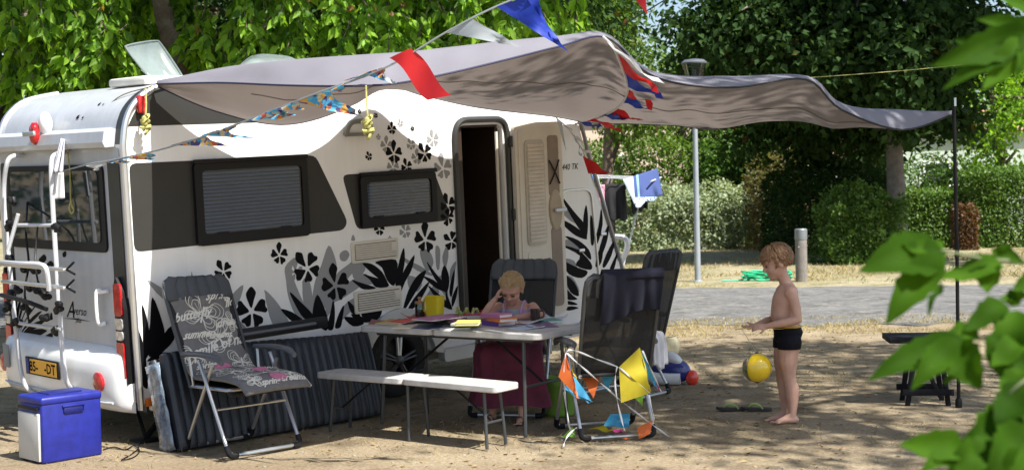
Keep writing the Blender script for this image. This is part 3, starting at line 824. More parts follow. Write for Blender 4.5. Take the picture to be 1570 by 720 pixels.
# doorway frame and open door
q = MB()
for rr in ([(2.90, 0.05), (2.90, 1.66), (2.925, 1.74), (2.99, 1.785), (3.40, 1.785), (3.465, 1.745), (3.485, 1.66), (3.485, 0.05)],):
    q.tube([SIDE(a, b, -0.008) for a, b in round_poly(rr, 0.06)[2:-2]], 0.026, 8)
q.build('door_frame', M_trim, van)
q = MB(); q.tube([SIDE(3.395, 0.08, 0.03), SIDE(3.395, 1.68, 0.03)], 0.014, 8); q.build('screen_rail', M_cream, van)
dM = Matrix.Rotation(R(4), 3, 'Z')
hin = Vector((3.49, -0.02, 0))
def DOOR(a, b, c):                           # a across the leaf, b up, c out of it
    return hin + dM @ Vector((a, -0.045 + c, b))
dr = MB(); dr.prism(rrect(0.0, 0.12, 0.60, 1.745, 0.06), -0.02, 0.02, DOOR); dl = dr.build('door', M_beige, van)
def dpart(name, poly, c0, c1, m): q = MB(); q.prism(poly, c0, c1, DOOR); return q.build(name, m, dl)
dpart('door_rim', rrect(0.035, 0.16, 0.565, 1.705, 0.05), -0.028, -0.018, M_cream)
dpart('door_window_frame', rrect(0.10, 0.72, 0.345, 1.60, 0.045), -0.038, -0.026, mat('beige_frame', (0.46, 0.42, 0.35), rough=0.5))
for k in range(26):
    w = 0.75 + k * 0.0315
    dpart('door_blind_fold', rrect(0.125, w, 0.325, w + 0.027, 0.002, 1), -0.050 + 0.004 * (k % 2), -0.037, mat('cream_blind', (0.60, 0.54, 0.46), rough=0.7))
dpart('door_pocket', rrect(0.40, 1.12, 0.54, 1.63, 0.03), -0.031, -0.0275, mat('taupe_recess', (0.25, 0.20, 0.155), rough=0.7))
for a0, b0_, a1, b1_ in ((0.405, 1.22, 0.535, 1.42), (0.535, 1.22, 0.405, 1.42)):
    q = MB(); q.tube(catmull([DOOR(a0, b0_, -0.04), DOOR((a0 + a1) / 2, (b0_ + b1_) / 2, -0.046), DOOR(a1, b1_, -0.04)], 4), 0.006, 6); q.build('elastic_strap', M_black, dl)
dpart('lower_panel', rrect(0.10, 0.20, 0.345, 0.67, 0.03), -0.034, -0.026, M_cream)
dpart('side_pocket', rrect(0.41, 0.18, 0.545, 0.86, 0.04), -0.032, -0.0275, mat('taupe_recess', (0.25, 0.20, 0.155)))
q = MB(); q.lathe([(0.11, -0.006), (0.115, 0.004), (0.10, 0.012), (0.075, 0.006), (0.0001, 0.004)], seg=28, M=dM @ Matrix.Rotation(R(90), 3, 'X') @ Matrix.Diagonal((0.75, 1.5, 1)), c=DOOR(0.475, 1.0, -0.03)); q.build('handle_surround', mat('tan_bezel', (0.36, 0.29, 0.2), rough=0.5), dl)
q = MB(); q.bbox(DOOR(0.52, 0.995, -0.05), (0.15, 0.03, 0.035), 0.012, M=dM); q.build('door_handle', M_silver, dl)
for w in (0.3, 0.95, 1.55):
    q = MB(); q.tube([SIDE(3.487, w, -0.05), SIDE(3.487, w + 0.09, -0.05)], 0.016, 8); q.build('hinge', M_trim, van)
# front locker outline
q = MB(); q.tube([SIDE(a, b, -0.004) for a, b in round_poly([(4.10, 0.2), (4.10, 1.15), (4.43, 1.15), (4.49, 1.1), (4.56, 0.2)], 0.08)[2:-2]], 0.011, 6); q.build('locker_seal', M_alu, van)
for a, b in ((4.33, 0.62), (4.62, 0.74)):
    q = MB(); q.bbox((a, -0.012, b), (0.07, 0.02, 0.03), 0.008); q.build('locker_catch', M_alu, van)
# aluminium edge rails
def rail(pts, v, r, name, m=M_alu):
    q = MB(); q.tube([SIDE(a, b, v) for a, b in pts], r, 8); return q.build(name, m, van)
rp = [(0.012, -0.05), (0.006, 0.4), (0.0, 1.66)] + prof[4:21]
rail(rp, -0.003, 0.022, 'corner_rail'); rail(rp, WIDE + 0.003, 0.022, 'corner_rail')
rail([(3.75, 2.115), (4.06, 2.035), (4.27, 1.885), (4.38, 1.75), (4.51, 1.36), (4.67, 0.94), (4.85, .47), (4.905, .27)], -0.002, 0.018, 'front_rail', mat('grey_edge', (0.3, 0.31, 0.32), rough=0.4, metal=0.5))
prism('sill_rail', rrect(2.66, -0.115, 4.75, -0.02, 0.03), -0.045, 0.03, SIDE, M_silver)
prism('sill_rail', rrect(0.09, -0.075, 1.86, -0.02, 0.02), -0.012, 0.03, SIDE, M_white)
# wheel
wh = MB(); wc = (AC, 0.10, -0.05)
wm = Matrix.Rotation(R(90), 3, 'X')
wh.lathe([(0.19, -0.08), (0.25, -0.085), (0.285, -0.06), (0.295, 0), (0.285, 0.06), (0.25, 0.085), (0.19, 0.08)], c=wc, seg=36, M=wm, capb=False, capt=False)
wl_ = wh.build('wheel', mat('tyre_rubber', (0.018, 0.018, 0.018), rough=0.85, bump=0.4), van, smooth=50)
q = MB(); q.lathe([(0.20, -0.07), (0.195, 0.07), (0.185, 0.082), (0.175, 0.07), (0.17, 0.03)], c=wc, seg=36, M=wm, capb=True, capt=False); q.build('rim', mat('grey_rim', (0.07, 0.072, 0.075), rough=0.35, metal=0.6), wl_)
for k in range(5):
    a = R(72 * k + 12)
    for s_ in (-0.11, 0.11):
        q = MB(); q.tube([Vector(wc) + Vector((math.cos(a + s_ * 2.2) * 0.035, -0.078, math.sin(a + s_ * 2.2) * 0.035)), Vector(wc) + Vector((math.cos(a + s_) * 0.185, -0.068, math.sin(a + s_) * 0.185))], 0.013, 6); q.build('spoke', M_alu if k == 1 else MATS['grey_rim'], wl_)
q = MB(); q.lathe([(0.045, 0.06), (0.045, 0.088), (0.03, 0.098), (0.001, 0.10)], c=wc, seg=20, M=wm); q.build('hub_cap', MATS['grey_rim'], wl_)
q = MB()
o_ = [(AC + 0.42 * math.cos(R(a)), -0.07 + 0.43 * math.sin(R(a))) for a in range(4, 177, 8)]; i_ = [(AC + 0.345 * math.cos(R(a)), -0.07 + 0.335 * math.sin(R(a))) for a in range(176, 3, -8)]
q.prism(o_ + i_, -0.035, 0.02, SIDE); q.build('wheel_arch', M_silver, van)
prism('axle_box', rrect(1.9, -0.22, 2.6, -0.1, 0.02), 0.4, 1.5, SIDE, M_black)
prism('chassis_beam', rrect(0.25, -0.16, 4.6, -0.04, 0.02), 0.35, 0.43, SIDE, mat('galvanised', (0.2, 0.21, 0.22), rough=0.6, metal=0.5))
prism('chassis_beam', rrect(0.25, -0.16, 4.6, -0.04, 0.02), 1.35, 1.43, SIDE, mat('galvanised', (0.2, 0.21, 0.22)))
for v in (0.22, 1.6):
    q = MB(); q.tube([Vector((0.42, v, -0.05)), Vector((0.10, v - (0.1 if v < 1 else -0.1), -0.27))], 0.022, 6); q.tube([Vector((0.15, v + 0.12, -0.06)), Vector((0.10, v - (0.1 if v < 1 else -0.1), -0.27))], 0.015, 6)
    q.bbox((0.10, v - (0.1 if v < 1 else -0.1), -0.285), (0.16, 0.16, 0.03), 0.008); q.build('corner_steady', M_black, van)
q = MB(); q.bbox((0.075, -0.012, -0.005), (0.06, 0.03, 0.055), 0.008); q.build('side_marker', M_orange, van)
u_, w_ = CS(213, 160); q = MB(); q.bbox((u_, -0.02, w_), (0.05, 0.045, 0.12), 0.012); q.build('marker_lamp', M_red, van)

# rear wall
prism('rear_skin', round_poly([(0.05, 0.0), (1.80, 0.0), (1.80, 1.68), (0.05, 1.68)], 0.03), -0.008, 0.004, REAR, M_rearp)
q = MB()
sp = catmull([(0.0, 1.70, 0), (0.03, 1.85, 0), (0.10, 1.965, 0), (0.24, 2.06, 0), (0.5, 2.11, 0)], 4)
q.sheet([[Vector((p.x - 0.006, v, p.y + 0.004)) for p in sp] for v in (0.10, 0.6, 1.2, 1.75)]); q.build('roof_end_panel', M_rearp, van)
q = MB(); q.sheet([[Vector((p.x - 0.005, v, p.y + 0.003)) for p in sp] for v in (0.025, 0.10)]); q.build('roof_end_edge', M_trim, van)
sb = [(a, b) for a, b in [(-0.075, 1.685), (-0.09, 1.72), (-0.075, 1.79), (-0.02, 1.815), (0.02, 1.80), (0.02, 1.69)]]
prism('rear_spoiler', sb, 0.10, 1.80, lambda a, b, c: Vector((a, c, b)), M_rearp)
for v0, v1 in ((0.05, 0.20), (1.68, 1.80)):
    prism('corner_trim', rrect(v0, 0.62, v1, 1.60, 0.03), -0.014, -0.005, REAR, M_trim)
rw = prism('rear_window_frame', rrect(0.255, 0.985, 1.68, 1.575, 0.05), -0.024, -0.004, REAR, M_black)
q = MB(); q.prism(rrect(0.32, 1.05, 1.62, 1.535, 0.04), -0.030, -0.023, REAR); q.build('pane', M_rearglass, rw)
def taillight(v0, v1):
    a, b = (v0, v1)
    r_ = prism('tail_light', round_poly([(a, 0.12), (b, 0.12), (b, 0.76), (a + (b - a) * .75, 0.84), (a + (b - a) * .2, 0.74), (a, 0.62)], 0.02), -0.05, 0.0, REAR, M_black)
    for y0, y1, m in ((0.155, 0.40, M_red), (0.415, 0.475, M_clear), (0.485, 0.56, M_clear), (0.575, 0.79, M_red)):
        q = MB(); q.prism(rrect(a + 0.015, y0, b - 0.012, y1, 0.02), -0.06, -0.045, REAR); q.build('lens', m, r_)
taillight(0.035, 0.155); taillight(1.70, 1.81)
bp_ = round_poly([(-0.015, -0.075), (-0.12, -0.06), (-0.152, 0.03), (-0.155, 0.20), (-0.125, 0.30), (-0.045, 0.345), (-0.006, 0.352)], 0.06)[4:-4]
bp_ = [(-0.006, -0.075)] + bp_ + [(-0.006, 0.352)]
def bump_f(v): x = abs((v - 0.925) / 0.885); return (1 - x ** 6) ** 0.5 * 0.78 + 0.22
vv_ = [0.04 + 1.77 * k / 40 for k in range(41)]
q = MB(); q.sheet([[Vector((a * bump_f(v), v, b)) for a, b in bp_] for v in vv_])
for v in (vv_[0], vv_[-1]): q.add([Vector((a * bump_f(v), v, b)) for a, b in bp_], [tuple(range(len(bp_)))])
q.build('bumper', M_white, van, smooth=50)
q = MB(); q.tube([Vector((-0.150 * bump_f(v) - 0.004, v, 0.0)) for v in vv_[2:-2]], 0.008, 6); q.build('bumper_trim', M_rearp, van)
for v in (0.26, 1.735):
    q = MB(); q.lathe([(0.064, -0.012), (0.066, 0.012), (0.045, 0.022), (0.001, 0.025)], c=(-0.155 * bump_f(v) + .005, v, 0.135), seg=24, M=Matrix.Rotation(R(-90), 3, 'Y')); q.build('round_reflector', M_red, van)
q = MB(); q.bbox((-0.158, 1.60, 0.20), (0.012, 0.085, 0.17), 0.005); q.build('bumper_grille', mat('dim_grey', (0.22, 0.23, 0.24), rough=0.5), van)
pl = MB(); pl.bbox((-0.164, 1.02, 0.165), (0.012, 0.50, 0.125), 0.004); pl = pl.build('number_plate', M_black, van)
q = MB(); q.box((-0.1715, 0.995, 0.165), (0.003, 0.40, 0.100)); q.build('plate_face', mat('yellow_plate', (0.78, 0.40, 0.03), rough=0.4, var=0.05), pl)
q = MB(); q.box((-0.1716, 1.232, 0.165), (0.003, 0.036, 0.104)); q.build('plate_band', mat('plate_blue', (0.02, 0.05, 0.25), rough=0.4), pl)
def rear_text(s, v, w, size, m, parent, u, name, shear=0.0, sx=1.0, weight=0.0):
    vs, fs = text_mesh(s, size, shear, weight)
    q = MB(); q.add([Vector((u, v - x * sx, w + y)) for x, y, z in vs], fs); return q.build(name, m, parent, smooth=0, fix=False)
rear_text('85-', 1.20, 0.132, 0.10, M_decalk, pl, -0.1742, 'plate_lettering', weight=0.002)
rear_text('-DT', 0.975, 0.132, 0.10, M_decalk, pl, -0.1742, 'plate_lettering', weight=0.002)
v_, w_ = CR(104, 483); rear_text('A', v_, w_ - 0.01, 0.17, M_decalk, van, -0.0105, 'lettering', 0.45)
v_, w_ = CR(114, 481); rear_text('verso', v_, w_, 0.085, M_decalk, van, -0.0105, 'lettering', 0.35)
v_, w_ = CR(118, 492); rear_text('plus', v_, w_ - 0.005, 0.05, M_decalk, van, -0.0105, 'lettering', 0.45)
prism('print_line', [CR(*p) for p in ((98, 487), (120, 487.5), (140, 492), (120, 489.5))], -0.0105, -0.0085, REAR, M_decalk)
q = MB(); c_ = CR(168, 470)
q.tube(catmull([REAR(c_[0] + .05, c_[1] + .10, -0.02), REAR(c_[0] + .055, c_[1] + .10, -0.06), REAR(c_[0] + .055, c_[1] - .10, -0.06), REAR(c_[0] + .03, c_[1] - .11, -0.02)], 5), 0.014, 8); q.tube([REAR(c_[0] + .05, c_[1] + .10, -0.05), REAR(c_[0] - .04, c_[1] + .11, -0.03)], 0.012, 8); q.build('push_handle', M_white, van)
vb, wb = CR(72, 200)
q = MB(); q.lathe([(0.060, 0), (0.060, 0.03), (0.048, 0.042), (0.001, 0.046)], c=(-0.075, vb + 0.0, wb - 0.02), seg=24, M=Matrix.Rotation(R(-90), 3, 'Y') @ Matrix.Diagonal((1.3, 0.75, 1))); bl_ = q.build('brake_light', M_red, van)
q = MB(); q.ell((-0.035, vb - 0.055, wb + 0.045), (0.045, 0.06, 0.085)); q.build('brake_light_cowl', M_white, bl_)
q = MB(); q.bbox((-0.15, vb - 0.03, wb - 0.02), (0.02, 0.17, 0.035), 0.006); q.build('spoiler_catch', M_alu, van)
for v0, k0, w_, h_ in ((0.66, 5, .05, .9), (0.585, 5, .03, .5), (0.46, 8, .035, .7), (0.40, 8, .02, .4)):   # small prints on the roof end
    q = MB(); a, b = sp[k0], sp[k0].lerp(sp[k0 + 1], h_); o3 = Vector((-.009, 0, .007))
    def RP(v, f): p = a.lerp(b, f); return Vector((p.x, v, p.y)) + o3
    q.sheet([[RP(v0 - w_ * .5, .1), RP(v0 - w_ * .1, .5), RP(v0 - w_ * .4, 1)], [RP(v0 + w_ * .3, .0), RP(v0 + w_ * .5, .4), RP(v0 + w_ * .2, .9)]]); q.build('flower_print', M_decalk, van, smooth=0, fix=False)
# prints on the rear wall
for k in range(9):
    a = R(4 + k * 12); r0, r1 = 0.10, 0.42 - 0.012 * abs(k - 3)
    base = CR(28, 508)
    poly = []
    for t in (0, .3, .6, .85, 1): rr = r0 + (r1 - r0) * t; poly.append((base[0] - rr * math.cos(a) - 0.1 * t * t, base[1] - 0.05 + rr * math.sin(a) * 0.85))
    w = 0.021
    up = [(x - w * math.sin(a) * math.sin(math.pi * (0.1 + 0.85 * i / 4)), y + w * 1.4 * math.cos(a) * math.sin(math.pi * (0.1 + 0.85 * i / 4))) for i, (x, y) in enumerate(poly)]
    dn = [(x + w * math.sin(a) * math.sin(math.pi * (0.1 + 0.85 * i / 4)), y - w * 1.4 * math.cos(a) * math.sin(math.pi * (0.1 + 0.85 * i / 4))) for i, (x, y) in enumerate(poly)]
    prism('leaf_print', up + dn[::-1], -0.0105, -0.0085, REAR, M_decalk, smooth=0)
for pts in ([(60, 398), (70, 388), (74, 396), (68, 404)], [(72, 405), (80, 398), (86, 406), (78, 414)], [(46, 410), (52, 398), (57, 412), (50, 420)], [(52, 440), (62, 428), (64, 444), (58, 452)], [(97, 388), (103, 383), (104, 392), (99, 395)], [(60, 520), (82, 508), (84, 526), (70, 530)], [(42, 522), (56, 516), (62, 528), (50, 532)]):
    prism('petal_print', round_poly([CR(*p) for p in pts], 0.03), -0.0105, -0.0085, REAR, M_decalk, smooth=0)
# bicycle rack fixed to the rear wall
rk = thing('bicycle_rack', None, None, (0, 0, 0)); rk.parent = van
for k_ in ('label', 'category'):
    if k_ in rk: del rk[k_]
def RV(px, py, u): v, w = CR(px, py, u); return Vector((u, v, w))
M_wtube = mat('white_tube', (0.50, 0.51, 0.53), rough=0.35, var=0.04)
def rtube(name, pts, r, m=M_wtube, seg=8, n=5):
    q = MB(); q.tube(catmull(pts, n), r, seg); return q.build(name, m, rk)
rtube('upright', [RV(36, 238, -0.02), RV(22, 239, -0.10), RV(11, 250, -0.16), RV(6, 300, -0.17), RV(14, 400, -0.18), RV(26, 520, -0.2), RV(33, 572, -0.21), RV(42, 595, -0.19), RV(62, 606, -0.1)], 0.0165)
rtube('upright', [RV(100, 233, -0.02), RV(88, 236, -0.10), RV(79, 247, -0.16), RV(80, 300, -0.17), RV(86, 400, -0.18), RV(94, 520, -0.2), RV(99, 570, -0.21), RV(105, 590, -0.19), RV(117, 600, -0.1)], 0.0165)
rtube('cross_bar', [RV(10, 345, -0.19), RV(82, 345, -0.19)], 0.013)
rtube('cross_bar', [RV(22, 494, -0.21), RV(94, 504, -0.21)], 0.013)
rtube('hoop', [RV(0, 405, -0.2), RV(4, 402, -0.3), RV(30, 404, -0.5), RV(60, 405, -0.5), RV(71, 413, -0.49), RV(75, 445, -0.47)], 0.016)
rtube('bike_arm', [RV(28, 328, -0.25), RV(12, 385, -0.3)], 0.014)
for py in (405, 432):
    q = MB(); a, b = RV(6, py, -0.32 if py < 420 else -0.42), RV(102, py + 8, -0.32 if py < 420 else -0.42)
    q.bbox((a + b) / 2, (0.05, (a - b).length, 0.02), 0.006, M=Matrix.Rotation(R(0), 3, 'X')); q.build('wheel_channel', M_alu, rk)
    q = MB(); q.tube([b, b + Vector((0.02, -0.07, 0.05))], 0.008, 6); q.tube([b, b + Vector((0.02, -0.07, -0.03))], 0.008, 6); q.build('channel_end', M_black, rk)
for px, py in ((20, 306), (88, 349), (12, 345), (14, 398), (84, 505), (24, 495), (66, 452), (16, 452), (88, 470), (36, 408), (50, 412), (46, 440), (60, 446), (30, 448), (12, 470), (74, 485), (40, 470)):
    q = MB(); c = RV(px, py, -0.22)
    q.bbox(c + Vector((0, 0, random.uniform(-.02, .02))), (.03, random.uniform(.05, .10), random.uniform(.03, .06)), .008, M=Matrix.Rotation(random.uniform(-.6, .6), 3, 'X'))
    for j in range(3): q.ell(c + Vector((random.uniform(-.03, .03), random.uniform(-.04, .04), random.uniform(-.03, .03))), (0.024, 0.03, 0.022), nu=8, nv=5)
    q.build('clamp', M_black, rk)
rtube('strap', [RV(42, 310, -0.03), RV(40, 360, -0.19), RV(44, 405, -0.22), RV(38, 450, -0.3), RV(46, 500, -0.2)], 0.008, M_black, 5)
rtube('strap', [RV(58, 345, -0.19), RV(54, 400, -0.25), RV(60, 440, -0.35)], 0.007, M_black, 5)
rtube('lock_bar', [RV(2, 452, -0.36), RV(40, 462, -0.36), RV(72, 474, -0.3)], 0.016, M_black)
# roof hatches
M_acryl = mat('milky_acrylic', (0.26, 0.31, 0.30), rough=0.15, trans=0.5, var=0.3, scale=3)
def hatch(corners, bulge, fr, fsize):
    f = MB(); f.bbox(fr, fsize, 0.02); r_ = f.build('roof_hatch', mat('hatch_frame', (0.72, 0.69, 0.62), rough=0.5), van)
    bl, br, tr, tl = [MCI @ P(*c) for c in corners]; nr = (br - bl).cross(tl - bl).normalized(); q = MB(); rows = []
    for i in range(13):
        a = i / 12; row = []
        for j in range(13):
            b = j / 12; x, y = 2 * a - 1, 2 * b - 1; k = (1 - abs(x) ** 4) * (1 - abs(y) ** 4)
            rd = 1 - 0.06 * (abs(x) * abs(y)) ** 3
            a2, b2 = .5 + x * rd / 2, .5 + y * rd / 2
            row.append(bl.lerp(br, a2).lerp(tl.lerp(tr, a2), b2) + nr * bulge * k)
        rows.append(row)
    q.sheet(rows); q.build('lid', M_acryl, r_, smooth=60)
    q = MB(); q.tube([rows[0][k] for k in range(13)] + [rows[k][12] for k in range(1, 13)] + [rows[12][12 - k] for k in range(1, 13)], .008, 6); q.build('lid_rim', M_acryl, r_)
    for a in (3, 9):
        q = MB(); q.tube([rows[a][6] - nr * .02, rows[a][1] + Vector((0, -.05, -.04))], 0.008, 6); q.build('lid_strut', M_white, r_)
hatch(((236, 128, 9.75), (286, 126, 10.05), (243, 61, 10.1), (189, 70, 9.75)), -0.05, (0.60, 0.50, 2.13), (0.54, 0.5, 0.06))
hatch(((362, 106, 10.9), (452, 102, 11.3), (464, 96, 11.8), (385, 86, 11.5)), 0.06, (2.0, 0.75, 2.15), (0.7, 0.6, 0.05))
# grey pipe at the nose
q = MB(); q.tube(catmull([P(938, 362, 12.9), P(956, 364, 12.9), P(962, 372, 12.9), P(960, 386, 12.9), P(950, 408, 12.9), P(948, 440, 12.9)], 4), 0.028, 8); q.v = [tuple(MCI @ Vector(p)) for p in q.v]; q.build('nose_grab_pipe', M_silver, van)

# ---- printed leaves and flowers on the side
def cr(s, x0, y0, pts): return [(x0 + x / s, y0 + y / s) for x, y in pts]
_lay = [0]
def print_leaf(pts, m, lay, name='leaf_print'):
    sp_ = S(pts)
    sp_ = [tuple(p[:2]) for p in catmull([(a, b, 0) for a, b in sp_], 3, closed=True)]
    _lay[0] += 1
    prism(name, sp_, -0.0016 - 0.0009 * lay - 0.00003 * (_lay[0] % 25), 0.001, SIDE, m, smooth=0)
A = lambda p: cr(3.6, 380, 340, p); B = lambda p: cr(2.4, 200, 420, p); C = lambda p: cr(4.5, 540, 380, p); D = lambda p: cr(3.6, 830, 280, p)
for p in (A([(445, 130), (478, 190), (490, 260), (470, 360), (430, 470), (360, 480), (365, 350), (405, 240)]), A([(90, 375), (150, 430), (205, 510), (240, 590), (180, 585), (130, 480)]),
          A([(205, 250), (250, 200), (262, 208), (240, 265), (262, 340), (300, 430), (345, 530), (270, 520), (225, 420), (210, 320)]), A([(300, 330), (340, 330), (360, 440), (370, 530), (320, 530)]),
          A([(480, 300), (560, 230), (640, 170), (650, 215), (560, 300), (490, 420), (440, 520), (430, 430)]), A([(560, 330), (650, 285), (650, 330), (570, 390), (480, 440), (500, 370)]),
          A([(540, 155), (560, 180), (540, 215), (512, 210), (508, 175)]), A([(580, 70), (592, 100), (570, 102)]), A([(540, 450), (610, 410), (620, 450), (560, 500), (520, 540), (500, 520)]),
          B([(415, 40), (395, 110), (350, 165), (330, 150), (370, 80)]), B([(495, 60), (560, 160), (610, 200), (530, 200)]), B([(225, -10), (245, 60), (320, 150), (260, 130), (228, 60)]),
          B([(345, 20), (352, 70), (340, 110), (325, 60)]), B([(60, 20), (130, 60), (180, 90), (120, 90)]), B([(370, 150), (420, 190), (440, 230), (390, 225)]),
          C([(330, 50), (400, 90), (480, 130), (560, 190), (480, 170), (380, 110)]), C([(470, 10), (530, 20), (560, 100), (520, 160), (480, 90)]), C([(575, -10), (605, 10), (600, 140), (580, 130)]), C([(655, -20), (662, 60), (640, 140), (622, 60)]),
          C([(715, 90), (705, 170), (680, 240), (676, 150)]), C([(390, 190), (480, 230), (450, 300), (390, 270)]), C([(0, 140), (60, 100), (90, 150), (20, 220)]), C([(20, 230), (110, 205), (150, 240), (60, 262)]),
          C([(600, 190), (640, 230), (660, 330), (620, 300)]), C([(560, 260), (600, 300), (560, 380), (500, 360)]),
          D([(105, 150), (150, 150), (215, 230), (160, 210)]), D([(120, 320), (190, 320), (230, 400), (150, 360)]), D([(110, 420), (180, 430), (200, 500), (130, 470)]), D([(120, 520), (170, 520), (210, 600), (150, 590)])):
    print_leaf(p, M_decalg, 0)
for p in (A([(230, 385), (290, 440), (350, 500), (372, 545), (310, 532), (262, 460)]), A([(180, 482), (240, 495), (300, 535), (320, 552), (255, 556)]), A([(382, 400), (420, 470), (442, 545), (430, 600), (365, 545), (358, 480)]),
          A([(470, 430), (480, 500), (470, 590), (438, 585), (455, 500)]), A([(530, 460), (522, 530), (510, 580), (480, 580), (505, 500)]), A([(575, 318), (648, 350), (650, 372), (600, 345)]), A([(550, 435), (590, 470), (620, 520), (570, 500)]), A([(530, 525), (600, 530), (640, 560), (580, 575)]),
          B([(80, 85), (112, 160), (125, 230), (95, 300), (62, 290), (72, 180)]), B([(42, 110), (66, 190), (70, 280), (48, 310), (45, 200)]), B([(20, 190), (50, 270), (62, 390), (40, 340)]), B([(150, 190), (160, 240), (100, 300), (75, 300), (110, 240)]), B([(160, 290), (110, 310), (60, 320), (100, 290)]), B([(40, 330), (60, 370), (62, 420), (42, 400)]),
          C([(70, 105), (135, 110), (205, 165), (245, 240), (250, 260), (175, 205), (110, 150)]), C([(160, 95), (300, 80), (306, 190), (285, 260), (240, 220), (205, 135)]), C([(0, 222), (80, 245), (165, 275), (80, 285), (30, 252)]), C([(70, 178), (130, 195), (205, 220), (248, 265), (165, 270), (120, 218)]),
          C([(352, 0), (362, 80), (342, 200), (320, 270), (298, 250), (315, 130)]), C([(428, 48), (408, 150), (365, 230), (330, 310), (318, 260), (360, 150)]), C([(508, 152), (482, 230), (432, 310), (362, 425), (352, 411), (388, 290), (440, 200)]), C([(532, 228), (492, 320), (440, 400), (383, 428), (430, 340)]),
          C([(513, 92), (572, 170), (622, 230), (645, 295), (590, 242), (540, 160)]), C([(488, 193), (560, 220), (620, 270), (655, 305), (580, 278), (520, 226)]), C([(636, 118), (668, 200), (662, 280), (640, 305), (613, 200)]), C([(706, 148), (702, 230), (685, 335), (670, 300), (685, 200)]), C([(727, 258), (717, 340), (690, 405), (688, 340)]), C([(522, 258), (600, 320), (662, 380), (685, 425), (605, 382)]),
          C([(60, 455), (130, 440), (205, 430), (165, 510), (110, 510)]), C([(-10, 455), (60, 470), (115, 510), (40, 505)]), C([(640, 240), (655, 320), (690, 420), (650, 380)]),
          D([(113, 78), (180, 160), (237, 230), (250, 305), (200, 242), (150, 162)]), D([(106, 203), (160, 225), (222, 270), (252, 312), (190, 292), (130, 242)]), D([(246, 123), (257, 200), (250, 295), (230, 222)]), D([(130, 295), (200, 315), (262, 370), (270, 425), (200, 352)]), D([(115, 348), (200, 368), (272, 440), (270, 480), (190, 455), (212, 402)]),
          D([(120, 435), (200, 468), (255, 490), (222, 525), (150, 502)]), D([(270, 180), (292, 240), (288, 335), (273, 330)]), D([(330, 143), (337, 230), (310, 335), (293, 322), (315, 240)]), D([(371, 233), (362, 320), (330, 405), (308, 425), (335, 310)]), D([(406, 313), (386, 400), (350, 465), (338, 452), (365, 380)]), D([(426, 373), (412, 430), (400, 475), (378, 472)]), D([(340, 350), (330, 440), (298, 462), (315, 380)]),
          D([(125, 508), (182, 550), (207, 622), (160, 602)]), D([(128, 578), (172, 620), (197, 642), (140, 642)]), D([(128, 650), (170, 655), (200, 672), (150, 672)]), D([(128, 690), (165, 680), (205, 690), (150, 705)])):
    print_leaf(p, M_decalk, 1)
def flower(px, py, r, rot, m, half=False, pointy=True):
    c = CS(px, py); rr = r / 200.0 * (1 + 0.02 * c[0])
    q = MB()
    for k in range(5):
        if half and k in (2, 3): continue
        a = R(rot + 72 * k); s_ = 1.15 if (pointy and k == 0) else 0.9 + 0.12 * math.sin(k * 2.1)
        w = 0.30 if (pointy and k == 0) else 0.42
        loc = [(0.0, 0.18), (w * 0.55, 0.55), (w, 0.85), (w * 0.75, 1.02), (w * 0.2, 0.96 if not (pointy and k == 0) else 1.18), (-w * 0.45, 1.05), (-w * 0.9, 0.82), (-w * 0.5, 0.45)]
        poly = [(c[0] + 0.95 * rr * s_ * (x * math.cos(a) - y * math.sin(a)), c[1] + rr * s_ * (x * math.sin(a) + y * math.cos(a))) for x, y in loc]
        poly = [tuple(p[:2]) for p in catmull([(a_, b_, 0) for a_, b_ in poly], 3, closed=True)]
        q.prism(poly, -0.0044 - (0.0 if m is M_decalk else -0.0011), 0.001, SIDE)
    q.build('flower_print', m, van, smooth=0)
for s_, x0, y0, lst, m in ((3.6, 380, 340, [(173, 185, 50, 0), (328, 258, 82, 40), (482, 352, 88, 8), (20, 495, 92, 0)], M_decalk), (2.4, 200, 420, [(342, -8, 34, 30), (360, 75 + 78, 14, 0)], M_decalk),
                           (5.539, 540, 170, [(200, 42, 20, 30), (335, 155, 46, 0), (510, 153, 20, 10), (140, 390, 34, 20), (352, 365, 84, 0), (615, 365, 80, 35), (462, 478, 58, 20), (60, 8, 18, 0)], M_decalk),
                           (5.539, 540, 170, [(408, 108, 32, 20), (222, 225, 22, 0), (290, 298, 62, 0), (500, 290, 46, 30), (685, 245, 66, 15), (548, 400, 58, 0), (345, 480, 62, 0), (768, 490, 98, 10)], M_decalg),
                           (2.768, 500, 160, [(225, 530, 27, 0), (420, 575, 58, 0), (517, 430, 42, 20), (533, 580, 40, 60), (517, 480, 34, 80)], M_decalk), (2.768, 500, 160, [(335, 540, 30, 20), (270, 640 - 70, 10, 0)], M_decalg),
                           (3.6, 380, 340, [(262, 280, 48, 0)], M_decalg)):
    for x, y, r_, rot in lst: flower(x0 + x / s_, y0 + y / s_, r_ / s_, rot, m)
vs, fs = text_mesh('440 TK', 0.075, 0.25)
c_ = CS(861, 261); q = MB(); q.add([SIDE(c_[0] + x * 0.9, c_[1] + y, -0.0025) for x, y, z in vs], fs); q.build('lettering', M_decalk, van, smooth=0, fix=False)
